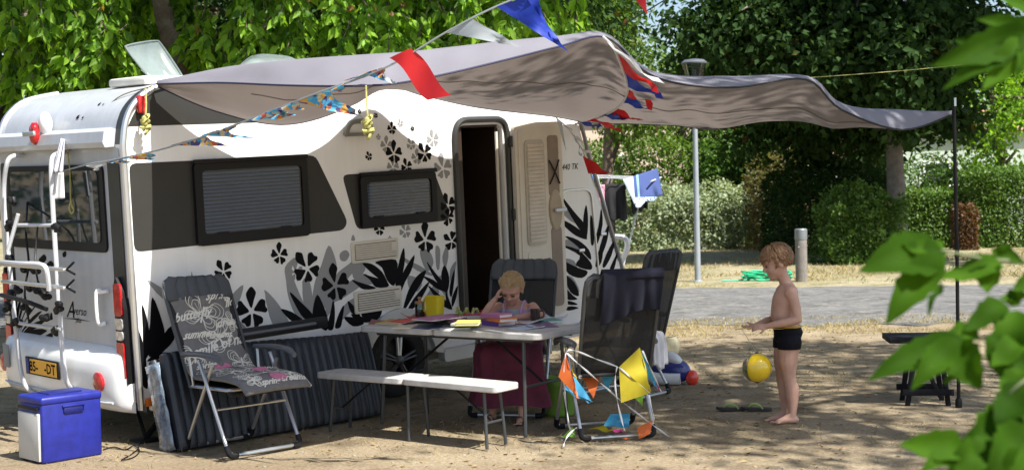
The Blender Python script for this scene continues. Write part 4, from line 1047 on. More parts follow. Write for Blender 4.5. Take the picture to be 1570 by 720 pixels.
# ------------------------------------------------------------------ the canopy sheet, its pole, ropes and the flags
def sheet_material():
    m = bpy.data.materials.new('canopy_cloth'); m.use_nodes = True
    nt = m.node_tree; b = nt.nodes['Principled BSDF']
    b.inputs['Roughness'].default_value = 0.75; b.inputs['Specular IOR Level'].default_value = 0.25
    gm = nt.nodes.new('ShaderNodeNewGeometry')
    mx = nt.nodes.new('ShaderNodeMix'); mx.data_type = 'RGBA'
    nt.links.new(gm.outputs['Backfacing'], mx.inputs[0])
    mx.inputs['A'].default_value = (0.225, 0.218, 0.250, 1)      # outer face, lilac grey
    mx.inputs['B'].default_value = (0.235, 0.209, 0.196, 1)     # inner face, taupe
    tc = nt.nodes.new('ShaderNodeTexCoord'); nz = nt.nodes.new('ShaderNodeTexNoise'); nz.inputs['Scale'].default_value = 1.6; nz.inputs['Detail'].default_value = 5
    nt.links.new(tc.outputs['Object'], nz.inputs['Vector'])
    rp = nt.nodes.new('ShaderNodeValToRGB'); rp.color_ramp.elements[0].position = 0.3; rp.color_ramp.elements[0].color = (0.86, 0.86, 0.86, 1); rp.color_ramp.elements[1].position = 0.7; rp.color_ramp.elements[1].color = (1, 1, 1, 1)
    nt.links.new(nz.outputs['Fac'], rp.inputs[0])
    ml = nt.nodes.new('ShaderNodeMix'); ml.data_type = 'RGBA'; ml.blend_type = 'MULTIPLY'; ml.inputs[0].default_value = 1
    nt.links.new(mx.outputs['Result'], ml.inputs['A']); nt.links.new(rp.outputs[0], ml.inputs['B'])
    nt.links.new(ml.outputs['Result'], b.inputs['Base Color'])
    n2 = nt.nodes.new('ShaderNodeTexNoise'); n2.inputs['Scale'].default_value = 5; n2.inputs['Detail'].default_value = 3
    nt.links.new(tc.outputs['Object'], n2.inputs['Vector'])
    bp = nt.nodes.new('ShaderNodeBump'); bp.inputs['Strength'].default_value = 0.12; bp.inputs['Distance'].default_value = 0.05
    nt.links.new(n2.outputs['Fac'], bp.inputs['Height']); nt.links.new(bp.outputs[0], b.inputs['Normal'])
    tr = nt.nodes.new('ShaderNodeBsdfTranslucent'); tr.inputs[0].default_value = (0.40, 0.335, 0.305, 1)
    ms = nt.nodes.new('ShaderNodeMixShader'); ms.inputs[0].default_value = 0.17
    nt.links.new(b.outputs[0], ms.inputs[1]); nt.links.new(tr.outputs[0], ms.inputs[2]); nt.links.new(ms.outputs[0], nt.nodes['Material Output'].inputs[0])
    return m
M_sheet = sheet_material()
M_navy = mat('navy_binding', (0.02, 0.02, 0.06), rough=0.7, var=0)
M_blackh = mat('black_binding', (0.012, 0.012, 0.015), rough=0.7, var=0)
ST = [((240, 127, 9.24), (240, 129, 9.2), (242, 133, 9.22)),
      ((338, 104, 9.0), (335, 127, 8.72), (330, 170, 9.44)),
      ((440, 92, 8.5), (440, 131, 8.02), (430, 191, 9.74)),
      ((550, 84, 8.15), (545, 132, 7.62), (515, 172, 10.1)),
      ((625, 79, 8.15), (615, 127, 7.6), (582, 132, 10.45)),
      ((700, 71, 8.25), (695, 111, 7.7), (655, 148, 10.65)),
      ((780, 62, 8.4), (775, 92, 7.92), (735, 165, 10.95)),
      ((860, 55, 8.6), (855, 72, 8.2), (845, 178, 11.8)),
      ((928, 53, 8.75), (928, 57, 8.5), (905, 188, 12.2)),
      ((985, 104, 8.8), (985, 107, 8.4), (985, 190, 12.2)),
      ((1040, 117, 8.75), (1040, 128, 8.2), (1045, 193, 12.1)),
      ((1130, 117, 8.8), (1130, 134, 8.2), (1100, 197, 11.9)),
      ((1240, 120, 9.1), (1236, 122, 8.65), (1190, 184, 11.5)),
      ((1294, 161, 9.6), (1290, 168, 9.2), (1290, 189, 10.7)),
      ((1385, 168, 9.95), (1383, 199, 9.7), (1370, 197, 10.35)),
      ((1460, 172, 10.07), (1459, 176, 10.04), (1457, 175, 10.07))]
NB = 6
cT = catmull([P(*s[0]) for s in ST], NB); cH = catmull([P(*s[1]) for s in ST], NB); cF = catmull([P(*s[2]) for s in ST], NB)
base = Vector((cT[-1].x, cT[-1].y, 0))
cp = thing('sun_canopy', 'large grey brown cloth canopy stretched from the caravan roof to the black pole', 'canopy', base)
rows = []
for i, (t, h, f) in enumerate(zip(cT, cH, cF)):
    row = []
    for k in range(15):                      # from the far edge up to the ridge
        q = k / 14; p = f.lerp(t, q)
        sag = 0.10 * min(1.0, (t - f).length / 1.3) * math.sin(math.pi * q)
        wr = 0.007 * math.sin(i * 1.1 + q * 5) * math.sin(math.pi * q) + 0.012 * noise.noise(Vector((i * 0.22, q * 3, 1)))* math.sin(math.pi * q)
        for i_, s_, k_ in ((0, 7, 24), (24, 3.5, 20), (48, 5, 22), (90, 9, 16)):   # creases running out from the tied corners
            wr += 0.005 * math.exp(-abs(i - i_) / s_) * math.sin(q * k_ + .6 * math.sin(i * .5)) * math.sin(math.pi * q) ** .5
        row.append(p + Vector((0, 0, -sag + wr)))
    for k in range(1, 8):                    # over the ridge and down to the near hem
        q = k / 7; p = t.lerp(h, q)
        row.append(p + Vector((0, 0, 0.03 * math.sin(math.pi * q) * (1 - q))) + Vector((0, -1, 0)) * 0.012 * math.sin(i * 1.3) * math.sin(math.pi * q))
    rows.append(row)
m_ = MB(); m_.sheet(rows); so = m_.build('cloth_sheet', M_sheet, cp, off=base, smooth=180, fix=False)
def bind(name, pts, r, m): q = MB(); q.tube(pts, r, 6); return q.build(name, m, cp, off=base)
bind('hem', cH[:8 * NB + 1], 0.006, M_navy); bind('hem', cH[8 * NB:], 0.007, M_blackh)
bind('far_hem', cF, 0.006, M_navy)
M_seam = mat('taupe_seam', (0.19, 0.165, 0.15), rough=0.8)
for k_ in (9,): bind('seam', [rows[i][k_] + Vector((0, -.002, -0.004)) for i in range(9, 84)], 0.0035, M_seam)

# dark strengthening patch on the lower edge
i0, i1 = 10 * NB + 1, 11 * NB + 3
q = MB(); pt = []
for i in range(i0, i1 + 1):
    u = (i - i0) / (i1 - i0); top = 5.0 * (u / .35 if u < .35 else (1 - u) / .65)
    col_ = []
    for k in range(6):
        f = top * k / 5; k0 = int(f); p = rows[i][k0].lerp(rows[i][k0 + 1], f - k0); col_.append(p + Vector((0, -.012, -.014)))
    pt.append(col_)
q.sheet(pt); q.build('corner_patch', mat('dark_patch', (0.03, 0.026, 0.024), rough=0.8), cp, off=base, smooth=180, fix=False)
# pole
pb0 = Z(1470, 625); ptop = P(1466, 170, 10.05)
ptop = Vector((pb0.x - 0.01, pb0.y, ptop.z + 0.03))
q = MB(); q.tube([Vector((0, 0, 0)), Vector((0, 0, 1.1)), ptop - pb0], 0.0135, 10)
po = thing('canopy_pole', 'thin black upright pole holding the right corner of the canopy', 'pole', pb0)
q.build('shaft', M_black, po)
q = MB(); q.tube([Vector((0, 0, ptop.z)), Vector((0, 0, ptop.z + 0.06))], 0.008, 6); q.build('spike', M_alu, po)
q = MB(); q.lathe([(0.024, 0), (0.026, 0.05), (0.02, 0.07)], c=(0, 0, 0), seg=10); q.build('foot_cap', M_black, po)
q = MB(); q.lathe([(0.017, 1.08), (0.018, 1.18)], c=(0, 0, 0), seg=10); q.build('joint_sleeve', M_black, po)
# cords
M_cord = mat('yellow_green_cord', (0.42, 0.40, 0.13), rough=0.8, var=0.3, scale=60)
def cord(name, label, cat, pts, r, m, group=None, knot=None, n=5):
    pts = catmull(pts, n); b = pts[-1]
    if knot is None:
        q = MB(); q.tube(pts, r, 5); return tag(q.build(name, m, off=b), label, cat, group)
    root = thing(name, label, cat, b, group=group)
    q = MB(); q.tube(pts, r, 5); q.build('strand', m, root, off=b)
    q = MB()
    c = pts[-1]; kp = []
    for i in range(46):
        a = i * 0.95; kp.append(c + Vector((math.cos(a) * 0.030 * (0.6 + 0.4 * math.sin(i * .7)) + 0.012 * math.sin(i * 0.31), 0.022 * math.sin(a * 1.3), -0.045 + 0.045 * math.sin(i * 0.21) + 0.02 * math.cos(a))))
    q.tube(catmull(kp, 3), r * 1.6, 5); q.build('knot', m, root, off=b)
    return root
cord('guy_rope', 'knotted yellow cord hanging at the rear roof corner of the caravan', 'cord', [P(223, 136, 9.15), P(224, 160, 9.14), P(223, 180, 9.13)], 0.006, M_cord, knot=1)
cord('guy_rope', 'knotted yellow cord hanging above the grey grab handle', 'cord', [P(561, 131, 7.56), P(562, 155, 7.56), P(564, 182, 7.56)], 0.005, M_cord, knot=1)
cord('guy_rope', 'thin yellow line running from the canopy into the trees at right', 'cord', [P(1243, 119, 10.3), P(1340, 112, 10.6), P(1440, 103, 11), P(1600, 84, 11.5)], 0.0026, M_cord)
cord('guy_rope', 'looped yellow cord dangling before the rear window', 'cord', [P(104, 234, 9.62), P(107, 262, 9.6), P(108, 300, 9.6), P(109, 312, 9.6), P(113, 322, 9.6), P(109, 327, 9.6), P(106, 318, 9.6), P(109, 308, 9.6)], 0.005, M_cord)
cord('tie_cord', 'cord stretched across the curved roof end of the caravan', 'cord', [P(104, 233, 9.6), P(140, 195, 9.5), P(180, 150, 9.38), P(232, 133, 9.2)], 0.004, mat('brown_cord', (0.25, 0.19, 0.1), rough=0.8))
cord('washing_line', 'dark line crossing the sky towards the big tree', 'line', [P(960, 35, 16), P(1000, 12, 16), P(1060, -25, 16)], 0.008, M_black)

M_fred = mat('red_flag', (0.62, 0.018, 0.022), rough=0.55, trans=0.3, var=0.1)
M_fblue = mat('blue_flag', (0.015, 0.045, 0.40), rough=0.55, trans=0.3, var=0.1)
M_fwhite = mat('white_flag', (0.72, 0.73, 0.74), rough=0.6, trans=0.4, var=0.04)
M_fgrey = mat('pale_grey_flag', (0.42, 0.46, 0.48), rough=0.6, trans=0.4, var=0.04)
def print_mat():
    m = bpy.data.materials.new('multicolour_print'); m.use_nodes = True
    nt = m.node_tree; b = nt.nodes['Principled BSDF']; b.inputs['Roughness'].default_value = 0.7
    tc = nt.nodes.new('ShaderNodeTexCoord'); vo = nt.nodes.new('ShaderNodeTexVoronoi'); vo.inputs['Scale'].default_value = 38
    nt.links.new(tc.outputs['Object'], vo.inputs['Vector'])
    sp_ = nt.nodes.new('ShaderNodeSeparateColor'); nt.links.new(vo.outputs['Color'], sp_.inputs[0])
    rp = nt.nodes.new('ShaderNodeValToRGB'); rp.color_ramp.interpolation = 'CONSTANT'
    e = rp.color_ramp.elements; e[0].position = 0; e[0].color = (0.05, 0.30, 0.55, 1); e[1].position = 0.25; e[1].color = (0.06, 0.05, 0.16, 1)
    for pos, c in ((0.42, (0.55, 0.30, 0.05)), (0.6, (0.45, 0.10, 0.05)), (0.72, (0.10, 0.40, 0.60)), (0.86, (0.55, 0.45, 0.25))):
        k = e.new(pos); k.color = (*c, 1)
    nt.links.new(sp_.outputs[0], rp.inputs[0]); nt.links.new(rp.outputs[0], b.inputs['Base Color'])
    return m
M_fprint = print_mat()
def bunting(name, label, line, flags, r=0.006, m=M_fgrey, bands=None):
    pts = catmull(line, 8); b = pts[0]
    root = thing(name, label, 'bunting', b)
    q = MB(); q.tube(pts, r, 5); q.build('string', m, root, off=b)
    for f in flags:
        a, c, tip, mm = f[:4]
        q = MB()
        if len(f) > 4 and isinstance(f[4], tuple):           # a long strip instead of a triangle
            e_ = f[4][0]; q.sheet([[a.lerp(c, k / 5).lerp(tip.lerp(e_, k / 5), t / 14) + Vector((.006 * math.sin(t * .4), -.025 * math.sin(t * .45 + k * .5), .014 * math.sin(t * .42))) for k in range(6)] for t in range(15)])
        else: flag_mesh(q, a, c, tip, ripple=f[4] if len(f) > 4 else 0.02)
        q.build('flag', mm, root, off=b, smooth=180, fix=False)
    return root
def L1(px, py): return P(px, py, 9.55 - 2.6 * (1 - math.exp(-max(0, px - 97) / 330)))
line1 = [L1(97, 262), L1(135, 252), L1(170, 246), L1(250, 228), L1(330, 203), L1(380, 184), L1(480, 145), L1(590, 104), L1(690, 46), L1(770, 6), L1(900, -45), L1(1020, -90)]
bunting('bunting', 'long flag string rising from the caravan rear, patterned small flags then red, grey and blue', line1,
        [(L1(130, 253), L1(165, 247), L1(150, 262), M_fwhite), (L1(150, 250), L1(186, 243), L1(200, 250), M_fprint, .03), (L1(186, 243), L1(232, 233), L1(240, 246), M_fprint, .03),
         (L1(238, 231), L1(292, 214), L1(260, 226), M_fprint, .01), (L1(262, 223), L1(312, 208), L1(345, 224), M_fprint, .02), (L1(308, 208), L1(335, 199), L1(385, 212), M_fprint, .03),
         (L1(370, 187), L1(418, 169), L1(462, 176), M_fprint, .04), (L1(392, 180), L1(436, 163), L1(430, 184), M_fprint, .02), (L1(452, 156), L1(500, 137), L1(553, 180), M_fprint, .05),
         (L1(418, 169), L1(450, 157), L1(470, 168), M_fprint, .02), (L1(335, 199), L1(366, 188), L1(350, 205), M_fprint, .02), (L1(500, 137), L1(530, 125), L1(524, 142), M_fprint, .02), (L1(526, 124), L1(570, 108), L1(560, 118), M_fprint, .02), (L1(556, 113), L1(590, 103), L1(588, 124), M_fprint, .02), (L1(578, 106), L1(584, 102), L1(608, 135), M_fgrey, .05),
         (L1(597, 89), L1(630, 75), L1(657, 152), M_fred, (L1(693, 145),)),
         (L1(683, 50), L1(722, 28), L1(803, 74), M_fgrey, .04), (L1(762, 11), L1(806, -6), L1(868, 78), M_fblue, .06), (L1(806, -6), L1(822, -12), L1(845, 62), M_fblue, .03), (L1(838, -22), L1(885, -40), L1(935, -6), M_fwhite, .03),
         (L1(935, -55), L1(985, -75), L1(993, 24), M_fred, .04)])
def L2(px, py, d=9.6): return P(px, py, d)
def P2(px, py, d): return P(px, py, d - 0.2 - 0.7 * max(0.0, min(1.0, (d - 8.8) / 1.2)) * (1.0 if d < 11 else .5))
line2 = [P2(925, 56, 8.64), P2(940, 72, 8.7), P2(952, 100, 8.85), P2(962, 132, 9.1), P2(958, 152, 9.5), P2(940, 170, 10.1), P2(910, 183, 11.0), P2(882, 190, 11.7)]
bunting('bunting', 'red, white and blue flags trailing down from the canopy peak towards the caravan nose', line2,
        [(P2(930, 62, 8.66), P2(944, 80, 8.74), P2(1016, 131, 8.3), M_fwhite, .02), (P2(947, 84, 8.76), P2(957, 112, 8.94), P2(1012, 142, 8.4), M_fred, .02), (P2(957, 110, 8.93), P2(962, 134, 9.12), P2(1018, 151, 8.5), M_fblue, .02),
         (P2(962, 138, 9.2), P2(960, 146, 9.38), P2(1005, 165, 8.8), M_fred, .03), (P2(960, 146, 9.38), P2(955, 158, 9.7), P2(1005, 172, 9.0), M_fblue, .02), (P2(945, 165, 10.2), P2(930, 174, 10.4), P2(985, 188, 10.2), M_fred, .02),
         (P2(935, 172, 10.35), P2(922, 178, 10.55), P2(966, 186, 10.2), M_fblue, .02), (P2(912, 181, 10.7), P2(900, 185, 10.85), P2(955, 200, 10.5), M_fred, .02), (P2(898, 186, 10.9), P2(888, 189, 11.05), P2(922, 196, 10.7), M_fblue, .02)], r=0.008, m=M_fwhite)
line3 = [P(852, 180, 11.7), P(872, 198, 11.75), P(890, 225, 11.85), P(898, 243, 11.95), P(912, 285, 12.05)]
bunting('bunting', 'short flag string along the caravan front edge with one bright red flag', line3,
        [(P(855, 183, 11.7), P(870, 196, 11.75), P(890, 212, 11.7), M_fwhite, .02), (P(872, 198, 11.75), P(884, 214, 11.8), P(905, 236, 11.75), M_fwhite, .03), (P(853, 182, 11.7), P(862, 190, 11.7), P(868, 232, 11.7), M_fgrey, .01),
         (P(894, 238, 11.93), P(902, 266, 12.0), P(938, 267, 11.8), M_fred, .02), (P(880, 208, 11.8), P(886, 218, 11.8), P(892, 240, 11.75), M_fgrey, .02)], r=0.005, m=M_fwhite)
# ------------------------------------------------------------------ furniture
M_chalu = mat('chair_tube', (0.50, 0.51, 0.52), rough=0.3, metal=0.8, var=0.08)
M_mesh = mat('charcoal_mesh_fabric', (0.013, 0.0135, 0.015), rough=0.8, bump=0.3, bscale=140, var=0.25)
see_through(M_mesh, 0.18)
M_arm = mat('slate_arm_plastic', (0.075, 0.082, 0.095), rough=0.45, var=0.08)
def tpart(name, pts, r, m, parent, n=5, seg=8, straight=False):
    q = MB(); q.tube(pts if straight else catmull(pts, n), r, seg); return q.build(name, m, parent)
def bent(pts, r=0.05):
    out = [Vector(pts[0])]
    for i in range(1, len(pts) - 1):
        p = Vector(pts[i]); a = Vector(pts[i - 1]); b = Vector(pts[i + 1])
        q0 = p + (a - p).normalized() * r; q1 = p + (b - p).normalized() * r
        out += [(1 - t) ** 2 * q0 + 2 * t * (1 - t) * p + t * t * q1 for t in (0, .25, .5, .75, 1)]
    return out + [Vector(pts[-1])]
def make_chair(label, loc, rz, group, back=(0.50, 1.12), fabric=M_mesh):
    t = thing('camping_chair', label, 'chair', loc, rz, group)
    by, bz = back
    q = MB(); q.tube(bent([(-.27, -.02, .60), (-.27, .29, .03), (.27, .29, .03), (.27, -.02, .60)]), 0.012, 8); q.build('front_frame', M_chalu, t)
    q = MB(); q.tube(bent([(-.245, .09, .57), (-.245, -.23, .03), (.245, -.23, .03), (.245, .09, .57)]), 0.012, 8); q.build('rear_frame', M_chalu, t)
    q = MB(); q.tube(bent([(-.235, -.19, .42), (-.235, .25, .425), (.235, .25, .425), (.235, -.19, .42)], .04), 0.012, 8); q.build('seat_frame', M_chalu, t)
    q = MB(); q.tube(bent([(-.24, -.17, .42), (-.25, -.17 - (by - .17) * .9, bz - 0.07), (-.23, -by, bz), (.23, -by, bz), (.25, -.17 - (by - .17) * .9, bz - 0.07), (.24, -.17, .42)], .03), 0.013, 8); q.build('back_frame', mat('dark_tube', (0.045, 0.047, 0.05), rough=0.4), t)
    q = MB(); q.tube([(-.26, .15, .30), (.26, .15, .30)], 0.008, 6); q.build('cross_bar', M_chalu, t)
    q = MB()
    rows = []
    for j in range(13):
        b = j / 12; rows.append([Vector((-.235 + .47 * i / 8, -.19 + .46 * b, .425 + .005 * b - .025 * math.sin(math.pi * i / 8) * math.sin(math.pi * b) - (0.04 * max(0, b - .85) / .15))) for i in range(9)])
    q.sheet(rows); q.build('seat', fabric, t, smooth=180, thick=0.022)
    q = MB(); rows = []
    for j in range(17):
        b = j / 16; y = -.17 - (by - .17) * b; z = .43 + (bz - .43) * b
        w = .235 + 0.012 * math.sin(math.pi * b)
        rows.append([Vector((w * (-1 + 2 * i / 20), y - .03 * math.sin(math.pi * i / 20) * (0.3 + .7 * math.sin(math.pi * b)) + 0.004 * (i % 2), z)) for i in range(21)])
    q.sheet(rows); q.build('backrest', fabric, t, smooth=60, thick=0.012)
    q = MB(); rows = []                       # ribbed head pad over the top of the back
    for j in range(7):
        b = 0.80 + 0.225 * j / 6; y = -.17 - (by - .17) * b; z = .43 + (bz - .43) * b
        wd_ = .245 - (0.055 * max(0, (j - 3.5) / 2.5) ** 2); rows.append([Vector((wd_ * (-1 + 2 * i / 24), y + .012 * (1 if i % 4 else 0), z)) for i in range(25)])
    q.sheet(rows); q.build('headrest', mat('slate_pad', (0.06, 0.066, 0.074), rough=0.75, var=0.15), t, smooth=50, thick=0.035)
    for s in (-1, 1):
        q = MB(); secs = []
        for k in range(9):
            a = k / 8; w = .030 + .012 * math.sin(math.pi * min(1, a * 1.1)); secs.append(((s * .275, -.20 + .44 * a, .625 + .012 * math.sin(a * 3) - .03 * max(0, a - .85) / .15), (w * (.6 if k in (0, 8) else 1), 0, 0), (0, 0, .017)))
        q.loft(secs, 10); q.build('armrest', M_arm, t, smooth=60)
        q = MB(); q.tube([(s * .262, -.15, .62), (s * .25, -.12, .43)], .009, 6); q.build('arm_strut', M_chalu, t)
        for y in (.29, -.23):
            x_ = .27 if y > 0 else .245
            q = MB(); q.tube(bent([(s * x_, y + (-.03 if y > 0 else .03), .085), (s * x_, y, .028), (s * (x_ - .06), y, .028)], .03), .019, 8); q.build('corner_foot', M_black, t)
    return t
GC = 'folding camping chairs round the table'
cA = (Z(355, 705) + Z(455, 685)) / 2; cB = (Z(288, 691) + Z(380, 675)) / 2
ctr = (cA * .46 + cB * .54)
RZ_LEFT = math.atan2(-0.70, 0.71) - math.pi / 2
chair_left = make_chair('folding chair with silver legs under the patterned butterfly cushion', (ctr.x, ctr.y, 0), RZ_LEFT, GC, back=(0.47, 1.08))
f_ = Vector((-0.24, 0.97)); m0 = (Z(888, 682) + Z(1005, 668)) / 2
chair_front = make_chair('folding chair seen from behind with a navy towel over its back', (m0.x + f_.x * .22, m0.y + f_.y * .22, 0), math.atan2(f_.y, f_.x) - math.pi / 2, GC, back=(0.40, 1.065))
g0 = P(788, 560, 10.25); 
chair_girl = dup(chair_left, (g0.x, g0.y, 0), math.atan2(-.94, -.2) - math.pi / 2, 'dark high backed folding chair with the girl sitting on it', GC)
r0 = Z(1000, 606)
chair_right = make_chair('dark folding chair turned left, empty, behind the towel chair', (r0.x - .19, r0.y - .02, 0), math.atan2(.62, -.78) - math.pi / 2, GC, back=(0.36, 1.13))
LEFTM = Matrix.Translation((ctr.x, ctr.y, 0)) @ Matrix.Rotation(RZ_LEFT, 4, 'Z')

# patterned cushion on the left chair (in the chair's axes)
cush = thing('chair_cushion', 'dark grey cushion printed with butterflies and white script on the left chair', 'cushion', M=LEFTM @ Matrix.Translation((0, 0, 0.44)))
cpath = catmull([(0, -.425, .96), (0, -.36, .80), (0, -.27, .62), (0, -.175, .50), (0, -.06, .475), (0, .12, .487), (0, .28, .480), (0, .38, .462), (0, .45, .415)], 8)
clen = [0.0]
for a, b in zip(cpath, cpath[1:]): clen.append(clen[-1] + (b - a).length)
def CUSH(x, s, h=0.0):                       # x across, s metres from the top edge along the cushion, h off its face
    s = max(0.0, min(clen[-1] - 1e-4, s)); i = max(k for k in range(len(clen) - 1) if clen[k] <= s)
    t = (s - clen[i]) / (clen[i + 1] - clen[i]); p = cpath[i].lerp(cpath[i + 1], t)
    d = (cpath[min(i + 2, len(cpath) - 1)] - cpath[max(i - 1, 0)]).normalized(); nr = Vector((0, -d.z, d.y))
    if nr.z < 0 and nr.y < 0: nr = -nr
    puff = 0.028 * (1 - abs(x / .245) ** 4) * (0.75 + .25 * math.cos(s * 2 * math.pi / .21)) + 0.006 * noise.noise(Vector((x * 9, s * 9, 0)))
    edge = 0.012 * noise.noise(Vector((s * 14, 3 if x > 0 else 8, 0))) * abs(x / .245) ** 3
    return Vector((-x * (1 + edge), p.y, p.z - 0.44)) + nr * (puff + h)
M_cush = mat('charcoal_print_cloth', (0.150, 0.144, 0.142), rough=0.85, var=0.12, scale=30, bump=0.2, bscale=200)
M_cushp = mat('cream_print', (0.66, 0.63, 0.55), rough=0.85, var=0.1, scale=60)
M_pink = mat('pink_print', (0.50, 0.16, 0.26), rough=0.85, var=0.2, scale=70)
q = MB(); LC = clen[-1]
q.sheet([[CUSH(-.245 + .49 * i / 14, LC * j / 44) for i in range(15)] for j in range(45)]); q.build('cover', M_cush, cush, smooth=180, fix=False, thick=0.02)
def onc(vs, fs, x0, s0, h=0.014, rot=0.0):
    ca, sa = math.cos(rot), math.sin(rot)
    ct = MB(); ct.add([CUSH(max(-.243, min(.243, x0 + x * ca - y * sa)), s0 - (x * sa + y * ca), h) for x, y, z in vs], fs); ct.build('script_print', M_cushp, cush, smooth=0, fix=False)
for s_, x0, s0, sz, rot in (('spring', 0.02, 0.035, .085, .05), ('butterfly', -.24, .165, .085, .1), ('flowers', .17, .09, .075, .2), ('dreams', .05, .235, .085, .12), ('summer', -.21, .285, .07, .0), ('smile of nature', -.19, .435, .105, .2), ('spring', 0.05, .60, .085, .15),
                            ('dreams', -.02, .30, .06, .0), ('butterfly', .05, .88, .075, .0), ('smile of nature', -.22, .80, .08, .1), ('spring', -.2, .53, .07, .1), ('nature', .1, .74, .07, .1), ('butterfly', -.2, 1.0, .08, .05), ('dreams', .03, 1.125, .07, .0), ('spring', -.12, 1.135, .06, .0)):
    vs, fs = text_mesh(s_, sz, 0.75, 0.0022); onc([(x * .95, y, 0) for x, y, z in vs], fs, x0, s0, rot=rot)
def stroke(mb, pts, w, h=0.0135):
    pts = catmull([(a, b, 0) for a, b in pts], 4); vs = []; fs = []
    for i, p in enumerate(pts):
        d = (pts[min(i + 1, len(pts) - 1)] - pts[max(i - 1, 0)]).normalized(); n_ = Vector((-d.y, d.x, 0)) * w
        for g in (p + n_, p - n_): vs.append(CUSH(max(-.243, min(.243, g.x)), g.y, h))
    fs = [(2 * i, 2 * i + 1, 2 * i + 3, 2 * i + 2) for i in range(len(pts) - 1)]; mb.add(vs, fs)
def butterfly(x, s, r, rot, mb):
    def T(a, b): c, d = math.cos(rot), math.sin(rot); return (x + r * (a * c - b * d), s + r * (a * d + b * c))
    for k in (1.0, .82, .62):
        for sd in (-1, 1):
            stroke(mb, [T(0, 0), T(sd * .5 * k, -.8 * k), T(sd * 1.1 * k, -.75 * k), T(sd * 1.0 * k, -.15 * k), T(0, .1)], .0022)
            stroke(mb, [T(0, .1), T(sd * .8 * k, .2 * k), T(sd * .85 * k, .7 * k), T(sd * .35 * k, .8 * k), T(0, .2)], .0022)
    for a in range(5): stroke(mb, [T(.1, 0), T(.45 + .1 * a, -.6 + .25 * a)], .0015); stroke(mb, [T(-.1, 0), T(-.45 - .1 * a, -.6 + .25 * a)], .0015)
    stroke(mb, [T(0, -.4), T(.02, 0), T(0, .6)], .006)
bm_ = MB()
for a in ((-.02, .12, .13, .5), (.05, .30, .11, -.5), (-.17, .42, .085, .3), (.16, .50, .09, .2), (-.1, .63, .10, -.2), (.15, .70, .09, .5), (.18, .2, .06, 1.0), (-.12, .84, .10, .8), (.12, .97, .08, .1), (-.14, 1.02, .07, .4), (.15, 1.06, .06, .8), (-.15, 1.09, .05, .3)): butterfly(*a, bm_)
bm_.build('butterfly_print', M_cushp, cush, smooth=0, fix=False)
def blot(x, s, r):
    q = MB(); pts = [(x + r * (1 + .3 * noise.noise(Vector((math.cos(a) * 2, math.sin(a) * 2, x * 20)))) * math.cos(a), s + r * .75 * (1 + .3 * noise.noise(Vector((math.sin(a) * 3, math.cos(a) * 2, 4)))) * math.sin(a)) for a in [2 * math.pi * k / 26 for k in range(26)]]
    rows = [[CUSH(x + (a - x) * k, s + (b - s) * k, .0142) for a, b in pts + pts[:1]] for k in (0.02, .33, .66, 1)]
    q.sheet(rows); q.build('pink_butterfly_print', M_pink, cush, smooth=0, fix=False)
blot(.0, .535, .06); blot(.06, .87, .055); blot(.04, 1.075, .055)
for s in (-1, 1):
    q = MB(); q.tube(catmull([CUSH(s * .24, LC * k / 40, 0.004) for k in range(41)], 1), .007, 5); q.build('piping', M_cushp if s > 0 else M_cush, cush)

# ribbed mattress pads leaning on the caravan
M_pad = mat('dark_navy_vinyl', (0.012, 0.016, 0.024), rough=0.42, var=0.4, scale=4, bump=0.15)
p0 = Z(278, 692); p1 = Z(588, 636)
along = (p1 - p0); LP = along.length; along.normalize(); outn = Vector((along.y, -along.x, 0))
mt = thing('air_mattress', 'dark navy ribbed folding mattress standing on edge against the caravan', 'mattress', p0)
up_ = (Vector((0, 0, 1)) - outn * 0.28).normalized(); nn = along.cross(up_)
if nn.dot(outn) < 0: nn = -nn
def pad(off, l0, l1, h, name, nr_, sag=0.0):
    q = MB(); rows = []
    n_ = nr_ * 6
    for i in range(n_ + 1):
        a = l0 + (l1 - l0) * i / n_; ph = abs(math.sin(math.pi * nr_ * i / n_)) ** 0.5
        row = []
        for j in range(25):
            t = 2 * math.pi * j / 24
            c, s = math.cos(t), math.sin(t)
            e = abs(s) ** .35 * (1 if s > 0 else -1); hh = (0.5 - 0.5 * (abs(c) ** .55 * (1 if c > 0 else -1))) * (h - 0.012 * (1 - ph) + sag * math.sin(3 * a))
            row.append(along * a + up_ * (hh + 0.006) + nn * (off + e * (0.026 + 0.022 * ph)))
        rows.append(row)
    q.sheet(rows); q.add([rows[0][k] for k in range(24)], [tuple(range(24))]); q.add([rows[-1][k] for k in range(24)], [tuple(range(24))])
    return q.build(name, M_pad, mt, smooth=40)
pad(0.0, -0.02, LP, 0.64, 'mattress_pad', 25, 0.012)
pad(-0.115, -0.03, LP - 0.05, 0.62, 'mattress_pad', 25, 0.01)
q = MB(); rows = []
for j in range(13):
    z = 0.02 + 0.57 * j / 12; rows.append([along * (-0.045 - .012 * noise.noise(Vector((j * .6, k * 1.1, 0)))) + up_ * z + nn * (-.15 + .15 * k / 4 + .01 * noise.noise(Vector((j, k, 5)))) for k in range(5)])
q.sheet(rows); q.build('plastic_end_wrap', mat('pale_blue_film', (0.05, 0.07, 0.09), rough=0.10, col2=(0.24, 0.30, 0.36), scale=16, bump=1.0, bscale=14, coat=0.8), mt, smooth=60, thick=0.006)
q = MB(); q.bbox(P(438, 506, 9.62) - P(0, 0, 0) * 0, (0.62, 0.05, 0.085), 0.02, M=MCR); bb = P(438, 506, 9.62)
q = MB(); q.bbox((0, 0, 0.04), (0.95, 0.05, 0.08), 0.015); bar = thing('folded_frame', 'flat black folded frame lying along the top of the mattress', 'folded frame', M=Matrix.Translation(P(415, 515, 9.58)) @ MCR.to_4x4())
q.build('frame', M_black, bar); q = MB(); q.tube([(-.4, -.03, .045), (.36, -.03, .045)], .012, 6); q.build('rod', M_arm, bar)

